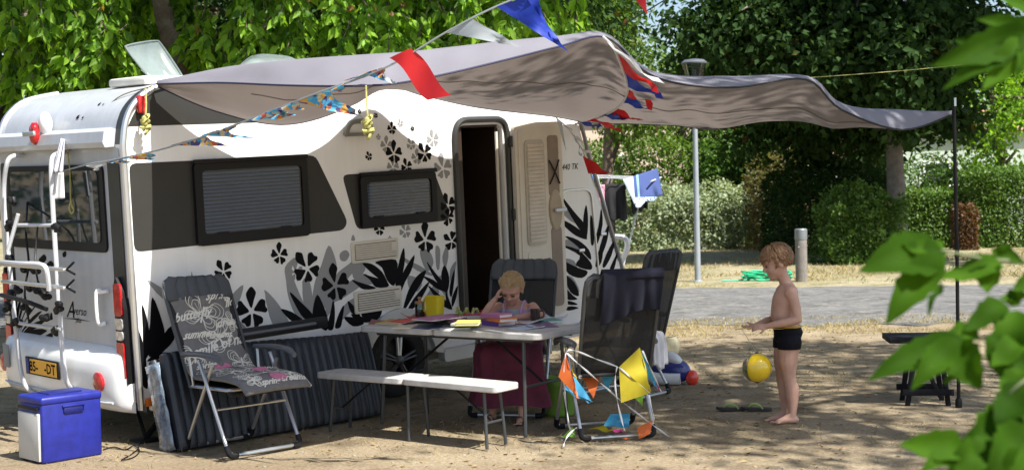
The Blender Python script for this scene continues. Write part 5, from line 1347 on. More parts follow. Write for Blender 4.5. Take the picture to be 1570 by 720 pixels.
# white folding table and bench
M_plast = mat('white_blow_moulded_plastic', (0.43, 0.42, 0.405), rough=0.5, var=0.14, scale=9, bump=0.25, bscale=180)
M_leg = mat('grey_steel_leg', (0.07, 0.075, 0.08), rough=0.4, metal=0.5, var=0.1)
ta = P(549, 504, 9.8); ta.z = 0
e_ = Vector((0.83, -0.56, 0)).normalized(); g_ = Vector((-e_.y, e_.x, 0))
TZ = 0.70
TM = Matrix(((e_.x, g_.x, 0), (e_.y, g_.y, 0), (0, 0, 1)))
tb = thing('folding_table', 'long white plastic folding table covered with books and magazines', 'table', M=Matrix.Translation(ta) @ TM.to_4x4())
TL, TW = 1.50, 0.66
for x0, x1 in ((0.0, TL * .42 - .002), (TL * .42 + .002, TL)):
    bm = bmesh.new()
    q = MB(); pl_ = rrect(x0, 0, x1, TW, 0.05, 5); q.prism(pl_, TZ - 0.042, TZ, lambda a, b, c: Vector((a, b, c))); o = q.build('table_top', M_plast, tb)
    md = o.modifiers.new('bevel', 'BEVEL'); md.width = 0.008; md.segments = 2; md.limit_method = 'ANGLE'; md.angle_limit = R(60); bm.free()
for x, sx in ((0.16, 1), (1.32, -1)):
    q = MB(); q.tube(bent([(x, .10, TZ - .05), (x - .02 * sx, .07, .015), ]), .0125, 8); q.build('leg', M_leg, tb)
    q = MB(); q.tube([(x, TW - .10, TZ - .05), (x - .02 * sx, TW - .07, .015)], .0125, 8); q.build('leg', M_leg, tb)
    q = MB(); q.tube([(x - .01 * sx, .085, .34), (x - .01 * sx, TW - .085, .34)], .01, 8); q.build('leg_bar', M_leg, tb)
    q = MB(); q.tube([(x, TW / 2, .34), (x + .42 * sx, TW / 2, TZ - .06)], .009, 8); q.build('brace', M_black, tb)
q = MB(); q.tube([(0.1, .09, TZ - .055), (TL - .1, .09, TZ - .055)], .012, 6); q.build('rail', M_leg, tb)
q = MB(); q.tube([(0.1, TW - .09, TZ - .055), (TL - .1, TW - .09, TZ - .055)], .012, 6); q.build('rail', M_leg, tb)
bA = Z(483, 570, .415); bA.z = 0; bE = Z(760, 592, .415); bE.z = 0
be = (bE - bA); BL = be.length; be.normalize(); bg = Vector((-be.y, be.x, 0))
bn = thing('folding_bench', 'white plastic folding bench bent slightly at its middle hinge', 'bench', M=Matrix.Translation(bA) @ Matrix(((be.x, bg.x, 0), (be.y, bg.y, 0), (0, 0, 1))).to_4x4())
BZ = 0.415
for x0, x1, z0, z1 in ((0, BL / 2 - .0005, BZ, BZ + .003), (BL / 2 + .0005, BL, BZ + .003, BZ - .003)):
    q = MB(); pl_ = rrect(x0, 0, x1, .26, .035, 5)
    zz = lambda a: z0 + (z1 - z0) * (a - x0) / (x1 - x0)
    n_ = len(pl_); q.add([Vector((a, b, zz(a) - .042)) for a, b in pl_] + [Vector((a, b, zz(a))) for a, b in pl_], [tuple(range(n_ - 1, -1, -1)), tuple(range(n_, 2 * n_))] + [(i, (i + 1) % n_, n_ + (i + 1) % n_, n_ + i) for i in range(n_)])
    o = q.build('seat', M_plast, bn); md = o.modifiers.new('bevel', 'BEVEL'); md.width = 0.007; md.segments = 2; md.limit_method = 'ANGLE'; md.angle_limit = R(60)
for x, lean in ((.13, -.03), (.78, 0.02), (BL - .13, .03)):
    for y in (.05, .21):
        q = MB(); q.tube([(x, y, BZ - .03), (x + lean, y + (.02 if y > .1 else -.02), .012)], .011, 8); q.build('leg', M_leg, bn)
    q = MB(); q.tube([(x + lean * .4, .05, .17), (x + lean * .4, .21, .17)], .008, 6); q.build('leg_bar', M_leg, bn)
for x0, x1 in ((.13, .42), (BL - .13, BL - .45)):
    q = MB(); q.tube([(x0, .13, .17), (x1, .13, BZ - .04)], .007, 6); q.build('brace', M_black, bn)
q = MB(); q.tube([(.05, .05, BZ - .035), (BL - .05, .05, BZ - .035)], .009, 6); q.build('rail', M_leg, bn)

# things on the table
M_paper = mat('paper_edges', (0.72, 0.70, 0.66), rough=0.9, var=0.05, scale=80)
def col(name, c, rough=0.45): return mat(name, c, rough=rough, var=0.06)
def book(label, px, py, z, sx, sy, sz, rz, c, cname, group=None):
    p = Z(px, py, z); root = thing('book', label, 'book', (p.x, p.y, z + 0.001), rz, group)
    cm = col(cname, c); q = MB(); q.box((0, 0.004, sz / 2), (sx - .008, sy - .006, sz - .006)); q.build('page_block', M_paper, root)
    q = MB(); q.box((0, 0, sz - .0015), (sx, sy, .003)); q.box((0, 0, .0015), (sx, sy, .003)); q.build('cover', cm, root)
    q = MB(); q.box((-sx / 2 - 0.001, 0, sz / 2), (.003, sy, sz)); q.build('spine', cm, root)
    return root
def magazine(label, px, py, z, sx, sy, rz, c, cname, group='magazines lying on the table', curl=0.012):
    p = Z(px, py, z); q = MB()
    rows = [[Vector((-sx / 2 + sx * i / 6, -sy / 2 + sy * j / 6, 0.003 + curl * (abs(i - 3) / 3) ** 3 * (j / 6))) for i in range(7)] for j in range(7)]
    q.sheet(rows)
    root = thing('magazine', label, 'magazine', (p.x, p.y, z), rz, group)
    q.build('cover', col(cname, c, .35), root, smooth=60, thick=0.003)
    q = MB(); q.sheet([[v - Vector((-.003, .003, .0035)) for v in r_] for r_ in rows]); q.build('pages', M_paper, root, smooth=60, thick=0.002)
    return root
TR = math.atan2(e_.y, e_.x)
magazine('thin dark red magazine at the left end of the table', 590, 494, TZ, .21, .28, TR + .6, (0.22, 0.04, 0.05), 'dark_red_cover')
magazine('yellow and brown magazine second from the left table end', 607, 494, TZ + .005, .20, .27, TR + .2, (0.55, 0.38, 0.10), 'mustard_cover')
magazine('bright red magazine lying left of the purple pile', 628, 492, TZ + .011, .19, .26, TR - .3, (0.60, 0.05, 0.04), 'red_cover')
for k, (c, cn, lb) in enumerate((((0.18, 0.22, 0.42), 'slate_blue_cover', 'slate blue magazine at the bottom of the purple pile'), ((0.50, 0.46, 0.48), 'grey_cover', 'pale grey magazine second from the bottom of the purple pile'), ((0.24, 0.12, 0.30), 'plum_cover', 'plum magazine in the middle of the purple pile'), ((0.62, 0.55, 0.60), 'pale_pink_cover', 'pale pink magazine under the top of the purple pile'), ((0.35, 0.10, 0.26), 'purple_cover', 'purple magazine on top of its pile beside the yellow tub'))):
    magazine(lb, 668 + 2 * k, 489 - 0.3 * k, TZ + .004 + .0165 * k, .23, .30, TR + .1 - .12 * k, c, cn)
GB = 'books stacked on the table'
zb = TZ
for sz, c, cn, lb, dx in ((.018, (0.30, 0.50, 0.38), 'mint_cover', 'thin mint green book at the bottom of the green stack', 0), (.020, (0.12, 0.42, 0.16), 'green_cover', 'green book second from the bottom of its stack', 3), (.014, (0.60, 0.62, 0.52), 'pale_green_cover', 'pale green book third from the bottom of its stack', 1), (.020, (0.62, 0.55, 0.12), 'lime_yellow_cover', 'lime yellow book on top of the green stack', 4)):
    book(lb, 714 + dx, 497, zb, .15, .21, sz, TR + 0.3 + dx * .06, c, cn, GB); zb += sz + .002
book('thick white paged book with a violet spine nearest the table edge', 765, 498, TZ, .15, .19, .032, TR + 1.25, (0.20, 0.08, 0.42), 'violet_cover', GB)
book('orange spined book lying on the thick violet book', 770, 492, TZ + .034, .14, .19, .022, TR + 1.1, (0.75, 0.20, 0.03), 'orange_cover', GB)
book('white paged book topmost on the orange book', 762, 486, TZ + .058, .13, .18, .026, TR + 1.4, (0.45, 0.14, 0.30), 'mauve_cover', GB)
magazine('brown magazine peeking out behind the purple pile', 690, 486, TZ + .002, .22, .28, TR - .5, (0.30, 0.18, 0.10), 'brown_cover')
magazine('white leaflet half under the green books', 700, 502, TZ + .001, .20, .24, TR + .5, (0.62, 0.62, 0.60), 'white_cover')
magazine('olive magazine at the back of the purple pile', 655, 484, TZ + .002, .21, .27, TR + .5, (0.24, 0.26, 0.12), 'olive_cover')
magazine('pink leaflet between the purple pile and the green books', 696, 492, TZ + .012, .14, .20, TR + .9, (0.60, 0.25, 0.36), 'pink_cover', curl=.03)
magazine('light blue leaflet in front of the orange spined book', 806, 503, TZ + .001, .16, .21, TR - .4, (0.40, 0.52, 0.66), 'light_blue_cover')
magazine('scarlet leaflet standing out under the left end of the purple pile', 640, 487, TZ + .004, .18, .24, TR + 1.0, (0.55, 0.06, 0.10), 'scarlet_cover', curl=.03)
magazine('cream leaflet at the front edge below the red magazine', 622, 501, TZ + .001, .15, .21, TR + .4, (0.62, 0.56, 0.42), 'cream_cover')
magazine('navy magazine at the front edge below the purple pile', 664, 502, TZ + .001, .19, .25, TR - .2, (0.05, 0.07, 0.20), 'navy_cover')
book('slim crimson book behind the lime yellow book', 728, 487, TZ, .14, .20, .030, TR + .7, (0.45, 0.04, 0.08), 'crimson_cover', GB)
book('sea green book at the right behind the purple booklet', 842, 494, TZ, .13, .18, .022, TR + .9, (0.08, 0.30, 0.26), 'sea_green_cover', GB)
magazine('teal magazine at the back behind the white paged book', 776, 484, TZ + .002, .20, .26, TR + .2, (0.06, 0.25, 0.30), 'teal_cover')
magazine('dark purple booklet lying at the right table corner', 826, 500, TZ, .20, .27, TR + .9, (0.16, 0.09, 0.22), 'dark_purple_cover', curl=.02)
magazine('open pale magazine under the girl and the mug', 800, 493, TZ + .006, .30, .24, TR - .1, (0.52, 0.47, 0.50), 'pale_page_cover', curl=.03)
magazine('white and blue leaflet right of the mug', 850, 489, TZ + .006, .16, .22, TR + .4, (0.55, 0.60, 0.72), 'white_blue_cover', curl=.025)
# yellow tub, jar, mug, ribbon, toy bricks
p = Z(667, 484, TZ + .0); p = P(667, 481, 10.28); p.z = TZ
tub = thing('yellow_tub', 'bright yellow plastic tub standing at the back of the table', 'tub', p, TR)
q = MB()
def rr(w, d, z): return [Vector((x, y, z)) for x, y in rrect(-w, -d, w, d, .02, 3)]
lv = [rr(.058, .04, .002), rr(.066, .045, .16), rr(.07, .048, .165), rr(.062, .041, .163), rr(.054, .036, .012)]
n_ = len(lv[0]); q.add([v for l in lv for v in l], [(a * n_ + i, a * n_ + (i + 1) % n_, (a + 1) * n_ + (i + 1) % n_, (a + 1) * n_ + i) for a in range(len(lv) - 1) for i in range(n_)] + [tuple(range(n_)), tuple(range(4 * n_, 5 * n_))])
q.build('tub_wall', mat('yellow_plastic', (0.80, 0.62, 0.02), rough=0.4, var=0.04, trans=0.1), tub)
q = MB(); q.tube(catmull([(-.065, 0, .15), (-.10, 0, .13), (-.10, 0, .06), (-.062, 0, .04)], 4), .009, 8); q.build('handle', MATS['yellow_plastic'], tub)
p = P(644, 482, 10.35); p.z = TZ
jar = thing('glass_jar', 'small glass jar with a wooden lid beside the yellow tub', 'jar', p)
q = MB(); q.lathe([(.034, .0), (.036, .01), (.036, .10), (.033, .105), (.030, .10), (.031, .012), (.001, .008)], seg=20); q.build('glass', glass_mat('jar_glass', (0.72, 0.78, 0.74)), jar)
q = MB(); q.lathe([(.038, .105), (.038, .122), (.012, .124), (.01, .135), (.016, .145), (.012, .155), (.001, .157)], seg=18); q.build('lid', mat('pale_wood', (0.35, 0.19, 0.09), rough=0.6, var=0.2, scale=25), jar)
q = MB(); q.lathe([(.030, .013), (.030, .06), (.001, .062)], seg=18); q.build('contents', mat('jar_contents', (0.10, 0.09, 0.06), rough=0.9), jar)
p = Z(821, 492, TZ + .007)
mug = thing('mug', 'dark brown mug standing before the girl at the right', 'mug', (p.x, p.y, TZ + .010))
q = MB(); q.lathe([(.030, 0), (.034, .006), (.036, .082), (.033, .082), (.031, .012), (.001, .01)], seg=20); q.build('cup', mat('dark_glaze', (0.035, 0.018, 0.015), rough=0.25, coat=0.5), mug)
q = MB(); q.tube(catmull([(.033, 0, .07), (.058, 0, .064), (.058, 0, .03), (.033, 0, .02)], 4), .006, 8); q.build('handle', MATS['dark_glaze'], mug)
p = Z(716, 484, TZ + .01)
q = MB(); kp = [Vector((-.09 + .0045 * i, .03 * math.sin(i * .5), .028 + .022 * math.sin(i * 0.9) + .006 * (i % 3))) for i in range(40)]; q.tube(catmull(kp, 3), [.008 + .004 * math.sin(i * .4) for i in range(118)], 6)
rb = q.build('ribbon', mat('pale_lime_ribbon', (0.42, 0.46, 0.16), rough=0.6, var=0.3, scale=30)); tag(rb, 'tangled pale lime ribbon behind the green books', 'ribbon'); rb.location = (p.x, p.y, TZ + .008); rb.rotation_euler = (0, 0, TR + .2)
for (px, py, c, cn, lb) in ((730, 484, (0.06, 0.08, 0.45), 'blue_toy', 'small blue toy piece beside the ribbon'), (740, 484, (0.55, 0.03, 0.04), 'red_toy', 'small red toy piece left of the white paged book')):
    p = Z(px, py, TZ); q = MB(); q.bbox((0, 0, .014), (.05, .03, .028), .006); q.bbox((.005, 0, .034), (.022, .022, .014), .004); o = q.build('toy_brick', col(cn, c)); o.location = (p.x, p.y, TZ + .003); o.rotation_euler = (0, 0, TR + px); tag(o, lb, 'toy')
# ------------------------------------------------------------------ things standing and lying about
# cool box
c0 = Z(66, 712); c1 = Z(158, 697); c2 = Z(14, 706)
ex = (c1 - c0); ex.z = 0; CW = ex.length; ex.normalize(); ey = Vector((-ex.y, ex.x, 0)); CD = (c2 - c0).dot(ey); CH = 0.415
cb = thing('cool_box', 'blue cool box with a silver grey door standing by the caravan tail', 'cool box', M=Matrix.Translation(c0) @ Matrix(((ex.x, ey.x, 0), (ex.y, ey.y, 0), (0, 0, 1))).to_4x4())
M_cblue = mat('royal_blue_plastic', (0.012, 0.018, 0.20), rough=0.42, var=0.22, scale=14, bump=0.06, bscale=300)
CD = max(.30, CD)
q = MB(); q.bbox((CW / 2, CD / 2, CH / 2 - .02), (CW, CD, CH - .04), .018, seg=3); q.build('case', M_cblue, cb)
q = MB(); q.bbox((CW / 2, CD / 2, CH - .03), (CW + .012, CD + .012, .055), .02, seg=3); q.build('lid', M_cblue, cb)
q = MB(); q.bbox((-.004, CD / 2 + .005, CH / 2 - .045), (.02, CD - .035, CH - .12), .006); q.build('door', mat('silver_grey_door', (0.50, 0.50, 0.48), rough=0.4, var=0.05), cb)
q = MB(); q.bbox((-.012, CD / 2, CH - .075), (.014, CD - .05, .02), .004); q.build('door_grip', M_black, cb)
q = MB(); q.bbox((-.015, .05, CH - .115), (.003, .035, .01), .001); q.build('badge', M_alu, cb)
q = MB(); q.bbox((CW * .52, -.003, CH - .095), (.135, .012, .045), .012); q.build('side_grip', mat('deep_blue_recess', (0.010, 0.014, 0.13), rough=0.4), cb)
q = MB(); q.bbox((CW * .52, -.006, CH - .072), (.15, .016, .014), .005); q.build('grip_lip', M_cblue, cb)
q = MB()
q.bbox((CW / 2, CD / 2, CH + .001), (CW * .55, CD * .5, .008), .003); q.build('lid_inset', mat('deep_blue_recess', (0.012, 0.016, 0.15)), cb)
kp = [Z(158, 690), Z(175, 686), Z(192, 690), Z(205, 684), Z(214, 692), Z(204, 702), Z(186, 706), Z(200, 698), Z(212, 688), Z(216, 676), Z(238, 660)]
q = MB(); q.tube([p + Vector((0, 0, .006)) for p in catmull(kp, 6)], .004, 5); tag(q.build('power_cable', M_black, off=kp[0]), 'thin black cable lying on the sand beside the blue cool box', 'cable')
# black folding stool
s0 = Z(1402, 622); st = thing('folding_stool', 'black wooden folding stool standing beside the canopy pole', 'stool', (s0.x + .09, s0.y + .10, 0), -0.12)
M_bwood = mat('black_stained_wood', (0.012, 0.012, 0.015), rough=0.7, spec=0.15, var=0.3, scale=12)
q = MB(); q.bbox((.0, 0, .485), (.52, .38, .042), .006); q.build('seat', M_bwood, st)
for k, y in enumerate((-.13, .13)):
    for sx in (-1, 1):
        a, b = Vector((sx * .11, y + .02 * sx, .52)), Vector((-sx * .02 + sx * .17 * (1 if k == 0 else .9) * 1.0, y + .02 * sx, 0.0))
    for x0, x1, yy in ((-.06, -.13, y), (.10, .16, y)):
        q = MB(); a = Vector((x0, yy, .475)); b = Vector((x1, yy, 0)); d = (b - a); m3 = Vector((0, 0, 1)).rotation_difference(d).to_matrix(); q.bbox((a + b) / 2, (.036, .022, d.length), .004, M=m3); q.build('leg', M_bwood, st)
    q = MB(); q.bbox((.015, y + (-.022 if y < 0 else .022), .105), (.36, .018, .045), .004); q.build('rail', M_bwood, st)
for x0, x1 in ((-.06, .14), (.10, -.10)):
    q = MB(); a = Vector((x0, 0.04, .46)); b = Vector((x1, 0.04, .03)); d = b - a; q.bbox((a + b) / 2, (.03, .02, d.length), .004, M=Vector((0, 0, 1)).rotation_difference(d).to_matrix()); q.build('cross_leg', M_bwood, st)
# towel and cloth on the front chair (in that chair's axes)
FM = Matrix.Translation(chair_front.location) @ Matrix.Rotation(chair_front.rotation_euler.z, 4, 'Z')
def drape(name, label, cat, M, x0, x1, path, m, seed, folds=5, amp=.02, nx=30):
    pts = catmull(path, 6); q = MB(); rows = []
    n_ = len(pts)
    for i in range(n_):
        t = i / (n_ - 1); row = []
        for k in range(nx + 1):
            s = k / nx; d = abs(t - .4) * 1.6
            row.append(pts[i] + Vector((x0 + (x1 - x0) * s + .02 * noise.noise(Vector((t * 3, s * 4, seed))), amp * d * math.sin(s * folds * 6.28 + seed + 2 * noise.noise(Vector((s * 2, t, seed)))), -.06 * max(0, t - .7) * math.sin(s * 7 + seed) - (0.05 * math.sin(s * 3.1 + seed) * (1 - t) if t < .3 else 0))))
        rows.append(row)
    q.sheet(rows); b = M @ Vector(path[len(path) // 2])
    q.v = [tuple(M @ Vector(p) - b) for p in q.v]
    o = q.build(name, m, smooth=180, thick=0.008); o.location = b
    return tag(o, label, cat)
M_towel = mat('navy_terry', (0.006, 0.007, 0.020), rough=0.95, var=0.25, scale=30, bump=0.5, bscale=220)
drape('towel', 'navy blue towel draped over the top of the front chair back', 'towel', FM, -.15, .25, [(0, -.375, .80), (0, -.41, .91), (0, -.445, 1.04), (0, -.45, 1.095), (0, -.41, 1.11), (0, -.36, 1.045), (0, -.32, .89), (0, -.26, .79)], M_towel, 2.2, 4, .03)
drape('cloth', 'small white cloth hanging from the right arm of the front chair', 'cloth', FM, -.0, .10, [(.25, .08, .47), (.255, .05, .56), (.27, .03, .655), (.30, .02, .66), (.325, .01, .60), (.33, .0, .43)], mat('white_cotton', (0.62, 0.63, 0.68), rough=0.9, var=0.08), 4.1, 3, .012, 10)
# flag string of bright kite shapes hung on the front chair
M_ko = mat('orange_kite', (0.72, 0.16, 0.03), rough=0.6, trans=0.35, var=0.05); M_kb = mat('sky_blue_kite', (0.06, 0.36, 0.62), rough=0.6, trans=0.35, var=0.05)
M_ky = mat('yellow_kite', (0.62, 0.50, 0.02), rough=0.6, trans=0.35, var=0.05); M_kg = mat('lime_kite', (0.25, 0.55, 0.05), rough=0.6, trans=0.35, var=0.05); M_kp = mat('pink_kite', (0.65, 0.05, 0.25), rough=0.6, trans=0.3, var=0.05)
def K(px, py, d): return P(px, py, d)
kb = thing('bunting', 'bright orange, yellow and blue pennants on white tape wound round the front chair legs', 'bunting', Vector((m0.x, m0.y, 0)))
ko = Vector((m0.x, m0.y, 0))
def kflag(a, b, c, m, rip=.012): q = MB(); flag_mesh(q, a, b, c, ripple=rip); q.build('pennant', m, kb, off=ko, smooth=180, fix=False)
kflag(K(867, 541, 8.80), K(856, 577, 8.80), K(887, 611, 8.76), M_ko); kflag(K(867, 541, 8.80), K(874, 580, 8.80), K(887, 611, 8.76), M_ko)
kflag(K(875, 555, 8.86), K(879, 570, 8.86), K(885, 590, 8.9), M_ky)
kflag(K(863, 595, 8.82), K(880, 575, 8.84), K(909, 616, 8.80), M_kb); kflag(K(863, 595, 8.82), K(882, 608, 8.82), K(905, 616, 8.80), M_kb)
kflag(K(893, 578, 9.1), K(920, 576, 9.1), K(910, 612, 9.0), M_ko); kflag(K(922, 575, 9.1), K(943, 574, 9.1), K(930, 600, 9.1), M_kb)
kflag(K(981, 532, 8.86), K(949, 562, 8.84), K(997, 602, 8.80), M_ky); kflag(K(949, 562, 8.84), K(952, 617, 8.80), K(997, 602, 8.80), M_ky, .008); kflag(K(981, 532, 8.86), K(990, 560, 8.85), K(997, 602, 8.80), M_ky, .006)
kflag(K(983, 534, 8.9), K(986, 570, 8.9), K(1011, 598, 8.85), M_kb); kflag(K(1000, 585, 8.86), K(1008, 590, 8.86), K(1014, 602, 8.86), M_kp, .005)
kflag(K(972, 608, 8.95), K(986, 605, 8.95), K(985, 622, 8.95), M_kg); kflag(K(1001, 643, 9.05), K(977, 655, 9.0), K(980, 672, 8.95), M_ko); kflag(K(1001, 643, 9.05), K(997, 664, 9.0), K(980, 672, 8.95), M_ko)
kflag(K(925, 652, 9.15), K(936, 634, 9.2), K(965, 655, 9.1), M_kb); kflag(K(936, 634, 9.2), K(966, 633, 9.2), K(964, 656, 9.12), M_kb); kflag(K(902, 656, 9.05), K(926, 652, 9.1), K(942, 662, 9.0), M_ky); kflag(K(935, 659, 9.05), K(950, 657, 9.05), K(960, 664, 9.0), M_kp)
kflag(K(861, 670, 9.05), K(878, 652, 9.05), K(884, 668, 9.0), M_kg); kflag(K(955, 672, 8.9), K(960, 669, 8.9), K(966, 674, 8.9), M_ko)
for pts in ([K(868, 539, 8.80), K(878, 536, 8.81), K(915, 550, 8.83), K(948, 562, 8.84)], [K(946, 562, 8.83), K(943, 590, 8.8), K(950, 630, 8.78), K(958, 660, 8.78)], [K(950, 563, 8.83), K(975, 585, 8.82), K(997, 602, 8.8)], [K(868, 540, 8.80), K(890, 560, 8.8), K(925, 590, 8.85), K(960, 620, 8.95), K(1000, 650, 9.0), K(1025, 668, 9.0)],
            [K(995, 605, 8.8), K(1002, 640, 8.85), K(1000, 650, 8.9)], [K(865, 600, 8.85), K(872, 650, 8.9), K(880, 665, 8.9)], [K(884, 655, 8.85), K(870, 668, 8.8), K(864, 684, 8.75)], [K(985, 537, 8.86), K(1000, 570, 8.86), K(1014, 600, 8.86)], [K(868, 541, 8.80), K(864, 575, 8.8), K(872, 650, 8.85)]):
    q = MB(); pp = catmull(pts, 6); vs = []
    for i, p in enumerate(pp):
        a = i * .5; w = Vector((math.cos(a) * .006, .002, math.sin(a) * .006)); vs += [p + w, p - w]
    q.add([v for v in vs], [(2 * i, 2 * i + 1, 2 * i + 3, 2 * i + 2) for i in range(len(pp) - 1)]); q.build('tape', M_fwhite, kb, off=ko, thick=0.001)
# beach things behind the chairs
p = Z(1032, 588)
inf = thing('inflatable_toy', 'blue and white inflatable toy with a red tip lying behind the chair', 'inflatable', p)
M_ib = mat('navy_vinyl', (0.02, 0.03, 0.20), rough=0.25, coat=0.5, var=0.05); M_iw = mat('white_vinyl', (0.70, 0.72, 0.75), rough=0.25, coat=0.5, var=0.05); M_ir = mat('red_vinyl', (0.70, 0.05, 0.03), rough=0.25, coat=0.5)
q = MB(); q.tube(catmull([(-.16, .1, .10), (-.05, .05, .13), (.06, 0, .10), (.12, -.03, .07)], 5), [.03 + .07 * math.sin(math.pi * (i + 1.5) / 18) for i in range(16)], 14); q.build('float_body', M_ib, inf, smooth=80)
q = MB(); q.tube(catmull([(-.12, .04, .20), (-.02, .0, .22), (.06, -.03, .17)], 5), [.02 + .035 * math.sin(math.pi * (i + 1) / 12) for i in range(11)], 12); q.build('float_stripe', M_iw, inf, smooth=80)
q = MB(); q.ell((.15, -.06, .055), (.055, .05, .065)); q.build('float_tip', M_ir, inf)
q = MB(); q.tube(catmull([(-.2, .0, .06), (-.1, -.05, .05), (.05, -.09, .05)], 5), .05, 12); q.build('float_side', M_iw, inf, smooth=80)
p = Z(1020, 575); q = MB(); q.ell((0, 0, .05), .05); o = tag(q.build('ball', mat('lime_ball', (0.25, 0.6, 0.06), rough=0.5)), 'small lime green ball just left of the inflatable toy', 'ball'); o.location = P(1012, 534, 10.4); o.location.z = P(1012, 534, 10.4).z - .05
p = P(1019, 520, 13.5); p.z = 0.0
q = MB(); 
rows = [[Vector(((.10 + .05 * math.sin(t * 3.0)) * math.cos(a) * (1 + .15 * noise.noise(Vector((math.cos(a) * 2, math.sin(a) * 2, t * 3)))), (.07 + .03 * math.sin(t * 3)) * math.sin(a), .005 + .19 * t)) for a in [2 * math.pi * k / 20 for k in range(21)]] for t in (0, .1, .25, .4, .55, .7, .85, 1)]
q.sheet(rows); o = tag(q.build('beach_bag', mat('pale_yellow_cloth', (0.62, 0.55, 0.36), rough=0.9, var=0.35, scale=8), thick=0.006), 'pale crumpled bag lying on the grass behind the right chair', 'bag'); o.location = (p.x, p.y, 0)
p = P(850, 605, 10.0); p.z = 0
q = MB(); rows = [[Vector(((.11 + .02 * t) * math.cos(a) * (1 + .12 * noise.noise(Vector((math.cos(a) * 2, math.sin(a) * 2, t * 2)))), (.10 + .02 * t) * math.sin(a), .005 + .26 * t + .015 * math.cos(a * 3) * t)) for a in [2 * math.pi * k / 24 for k in range(25)]] for t in (0, .05, .2, .4, .6, .8, 1)]
q.sheet(rows); o = tag(q.build('shopping_bag', mat('lime_bag_cloth', (0.14, 0.28, 0.03), rough=0.7, var=0.15), thick=0.005), 'lime green bag standing on the ground between the table and the front chair', 'bag'); o.location = (p.x + .03, p.y + .1, 0)
# flip-flops
for k, (px, lab, a) in enumerate(((1122, 'dark flip-flop with green strap, the one further from the boy', .08), (1160, 'dark flip-flop with green strap, the one nearer the boy', -.05))):
    p = Z(px, 630); t = thing('flip_flop', lab, 'flip-flop', (p.x, p.y, 0.002), math.pi + a, 'pair of flip-flops on the sand')
    q = MB(); out = [tuple(v[:2]) for v in catmull([(-.105, -.022, 0), (-.08, -.038, 0), (0, -.032, 0), (.06, -.043, 0), (.105, -.025, 0), (.11, .01, 0), (.07, .042, 0), (0, .035, 0), (-.08, .036, 0), (-.108, .015, 0)], 4, closed=True)]
    q.prism(out, 0.004, 0.022, lambda a_, b_, c: Vector((a_, b_, c + .012 * max(0, a_ / .11) ** 2))); q.build('sole', mat('dark_foam', (0.035, 0.03, 0.028), rough=0.8), t)
    for s in (-1, 1):
        q = MB(); q.tube(catmull([(.06, 0, .024), (.03, s * .02, .05), (-.015, s * .036, .045), (-.04, s * .038, .02)], 4), .006, 6); q.build('strap', mat('lime_strap', (0.30, 0.45, 0.12), rough=0.6), t)
# lamp post, bollard, hose
p = Z(1070, 432); lp_ = thing('street_lamp', 'tall grey street lamp with a glass lantern rising behind the canopy', 'street lamp', p)
M_pole = mat('galvanised_pole', (0.30, 0.33, 0.36), rough=0.5, metal=0.3, var=0.08)
hz = P(1064, 116, p.y).z
q = MB(); q.tube([(0, 0, 0), (-.005, 0, hz)], [.055, .04], 14); q.build('shaft', M_pole, lp_)
q = MB(); q.lathe([(.085, 0), (.085, .02), (.06, .035)], seg=16); q.build('base_plate', M_pole, lp_)
q = MB(); q.lathe([(.13, hz - .06), (.21, hz + .20), (.20, hz + .20), (.125, hz - .055)], seg=24); q.build('lantern_glass', glass_mat('lantern_glass', (0.62, 0.68, 0.64), .15), lp_)
q = MB(); q.lathe([(.225, hz + .195), (.23, hz + .215), (.17, hz + .265), (.06, hz + .28), (.001, hz + .285)], seg=24); q.build('lantern_cap', mat('dark_grey_cap', (0.09, 0.10, 0.11), rough=0.5), lp_)
q = MB(); q.lathe([(.05, hz - .07), (.13, hz - .06), (.10, hz - .02), (.03, hz - .01), (.03, hz + .1), (.001, hz + .1)], seg=16); q.build('lamp_holder', M_pole, lp_)
p = Z(1229, 432); bl2 = thing('bollard', 'round weathered wooden bollard with a grey cap beyond the road', 'bollard', p)
q = MB(); q.lathe([(.10, 0), (.10, .70), (.10, .74)], seg=20); q.build('post', mat('weathered_wood', (0.15, 0.135, 0.118), rough=0.9, col2=(0.22, 0.20, 0.18), scale=7, bump=0.6), bl2)
q = MB(); q.lathe([(.104, .72), (.106, .735), (.106, .89), (.095, .905), (.001, .91)], seg=20); q.build('cap', mat('grey_metal_cap', (0.20, 0.215, 0.22), rough=0.5, metal=0.4), bl2)
q = MB(); q.bbox((-.06, -.09, .60), (.02, .02, .02), .005); q.build('bolt', M_alu, bl2)
p = Z(1160, 430); pts = []
for i in range(70):
    a = i * .55; pts.append(Vector((.15 + (.38 + .10 * math.sin(i * 1.7)) * math.cos(a), (.22 + .05 * math.sin(i * .9)) * math.sin(a), .02 + .0022 * i + .02 * math.sin(i * 2.1))))
pts = [Vector((-.62, -.12, .02)), Vector((-.5, -.10, .02)), Vector((-.2, -.05, .02))] + pts
hs = thing('garden_hose', 'heap of green garden hose lying on the verge behind the boy', 'hose', p)
q = MB(); q.tube(catmull(pts, 5), .014, 6); q.build('coil', mat('green_hose', (0.02, 0.42, 0.20), rough=0.4, var=0.15), hs, smooth=80)
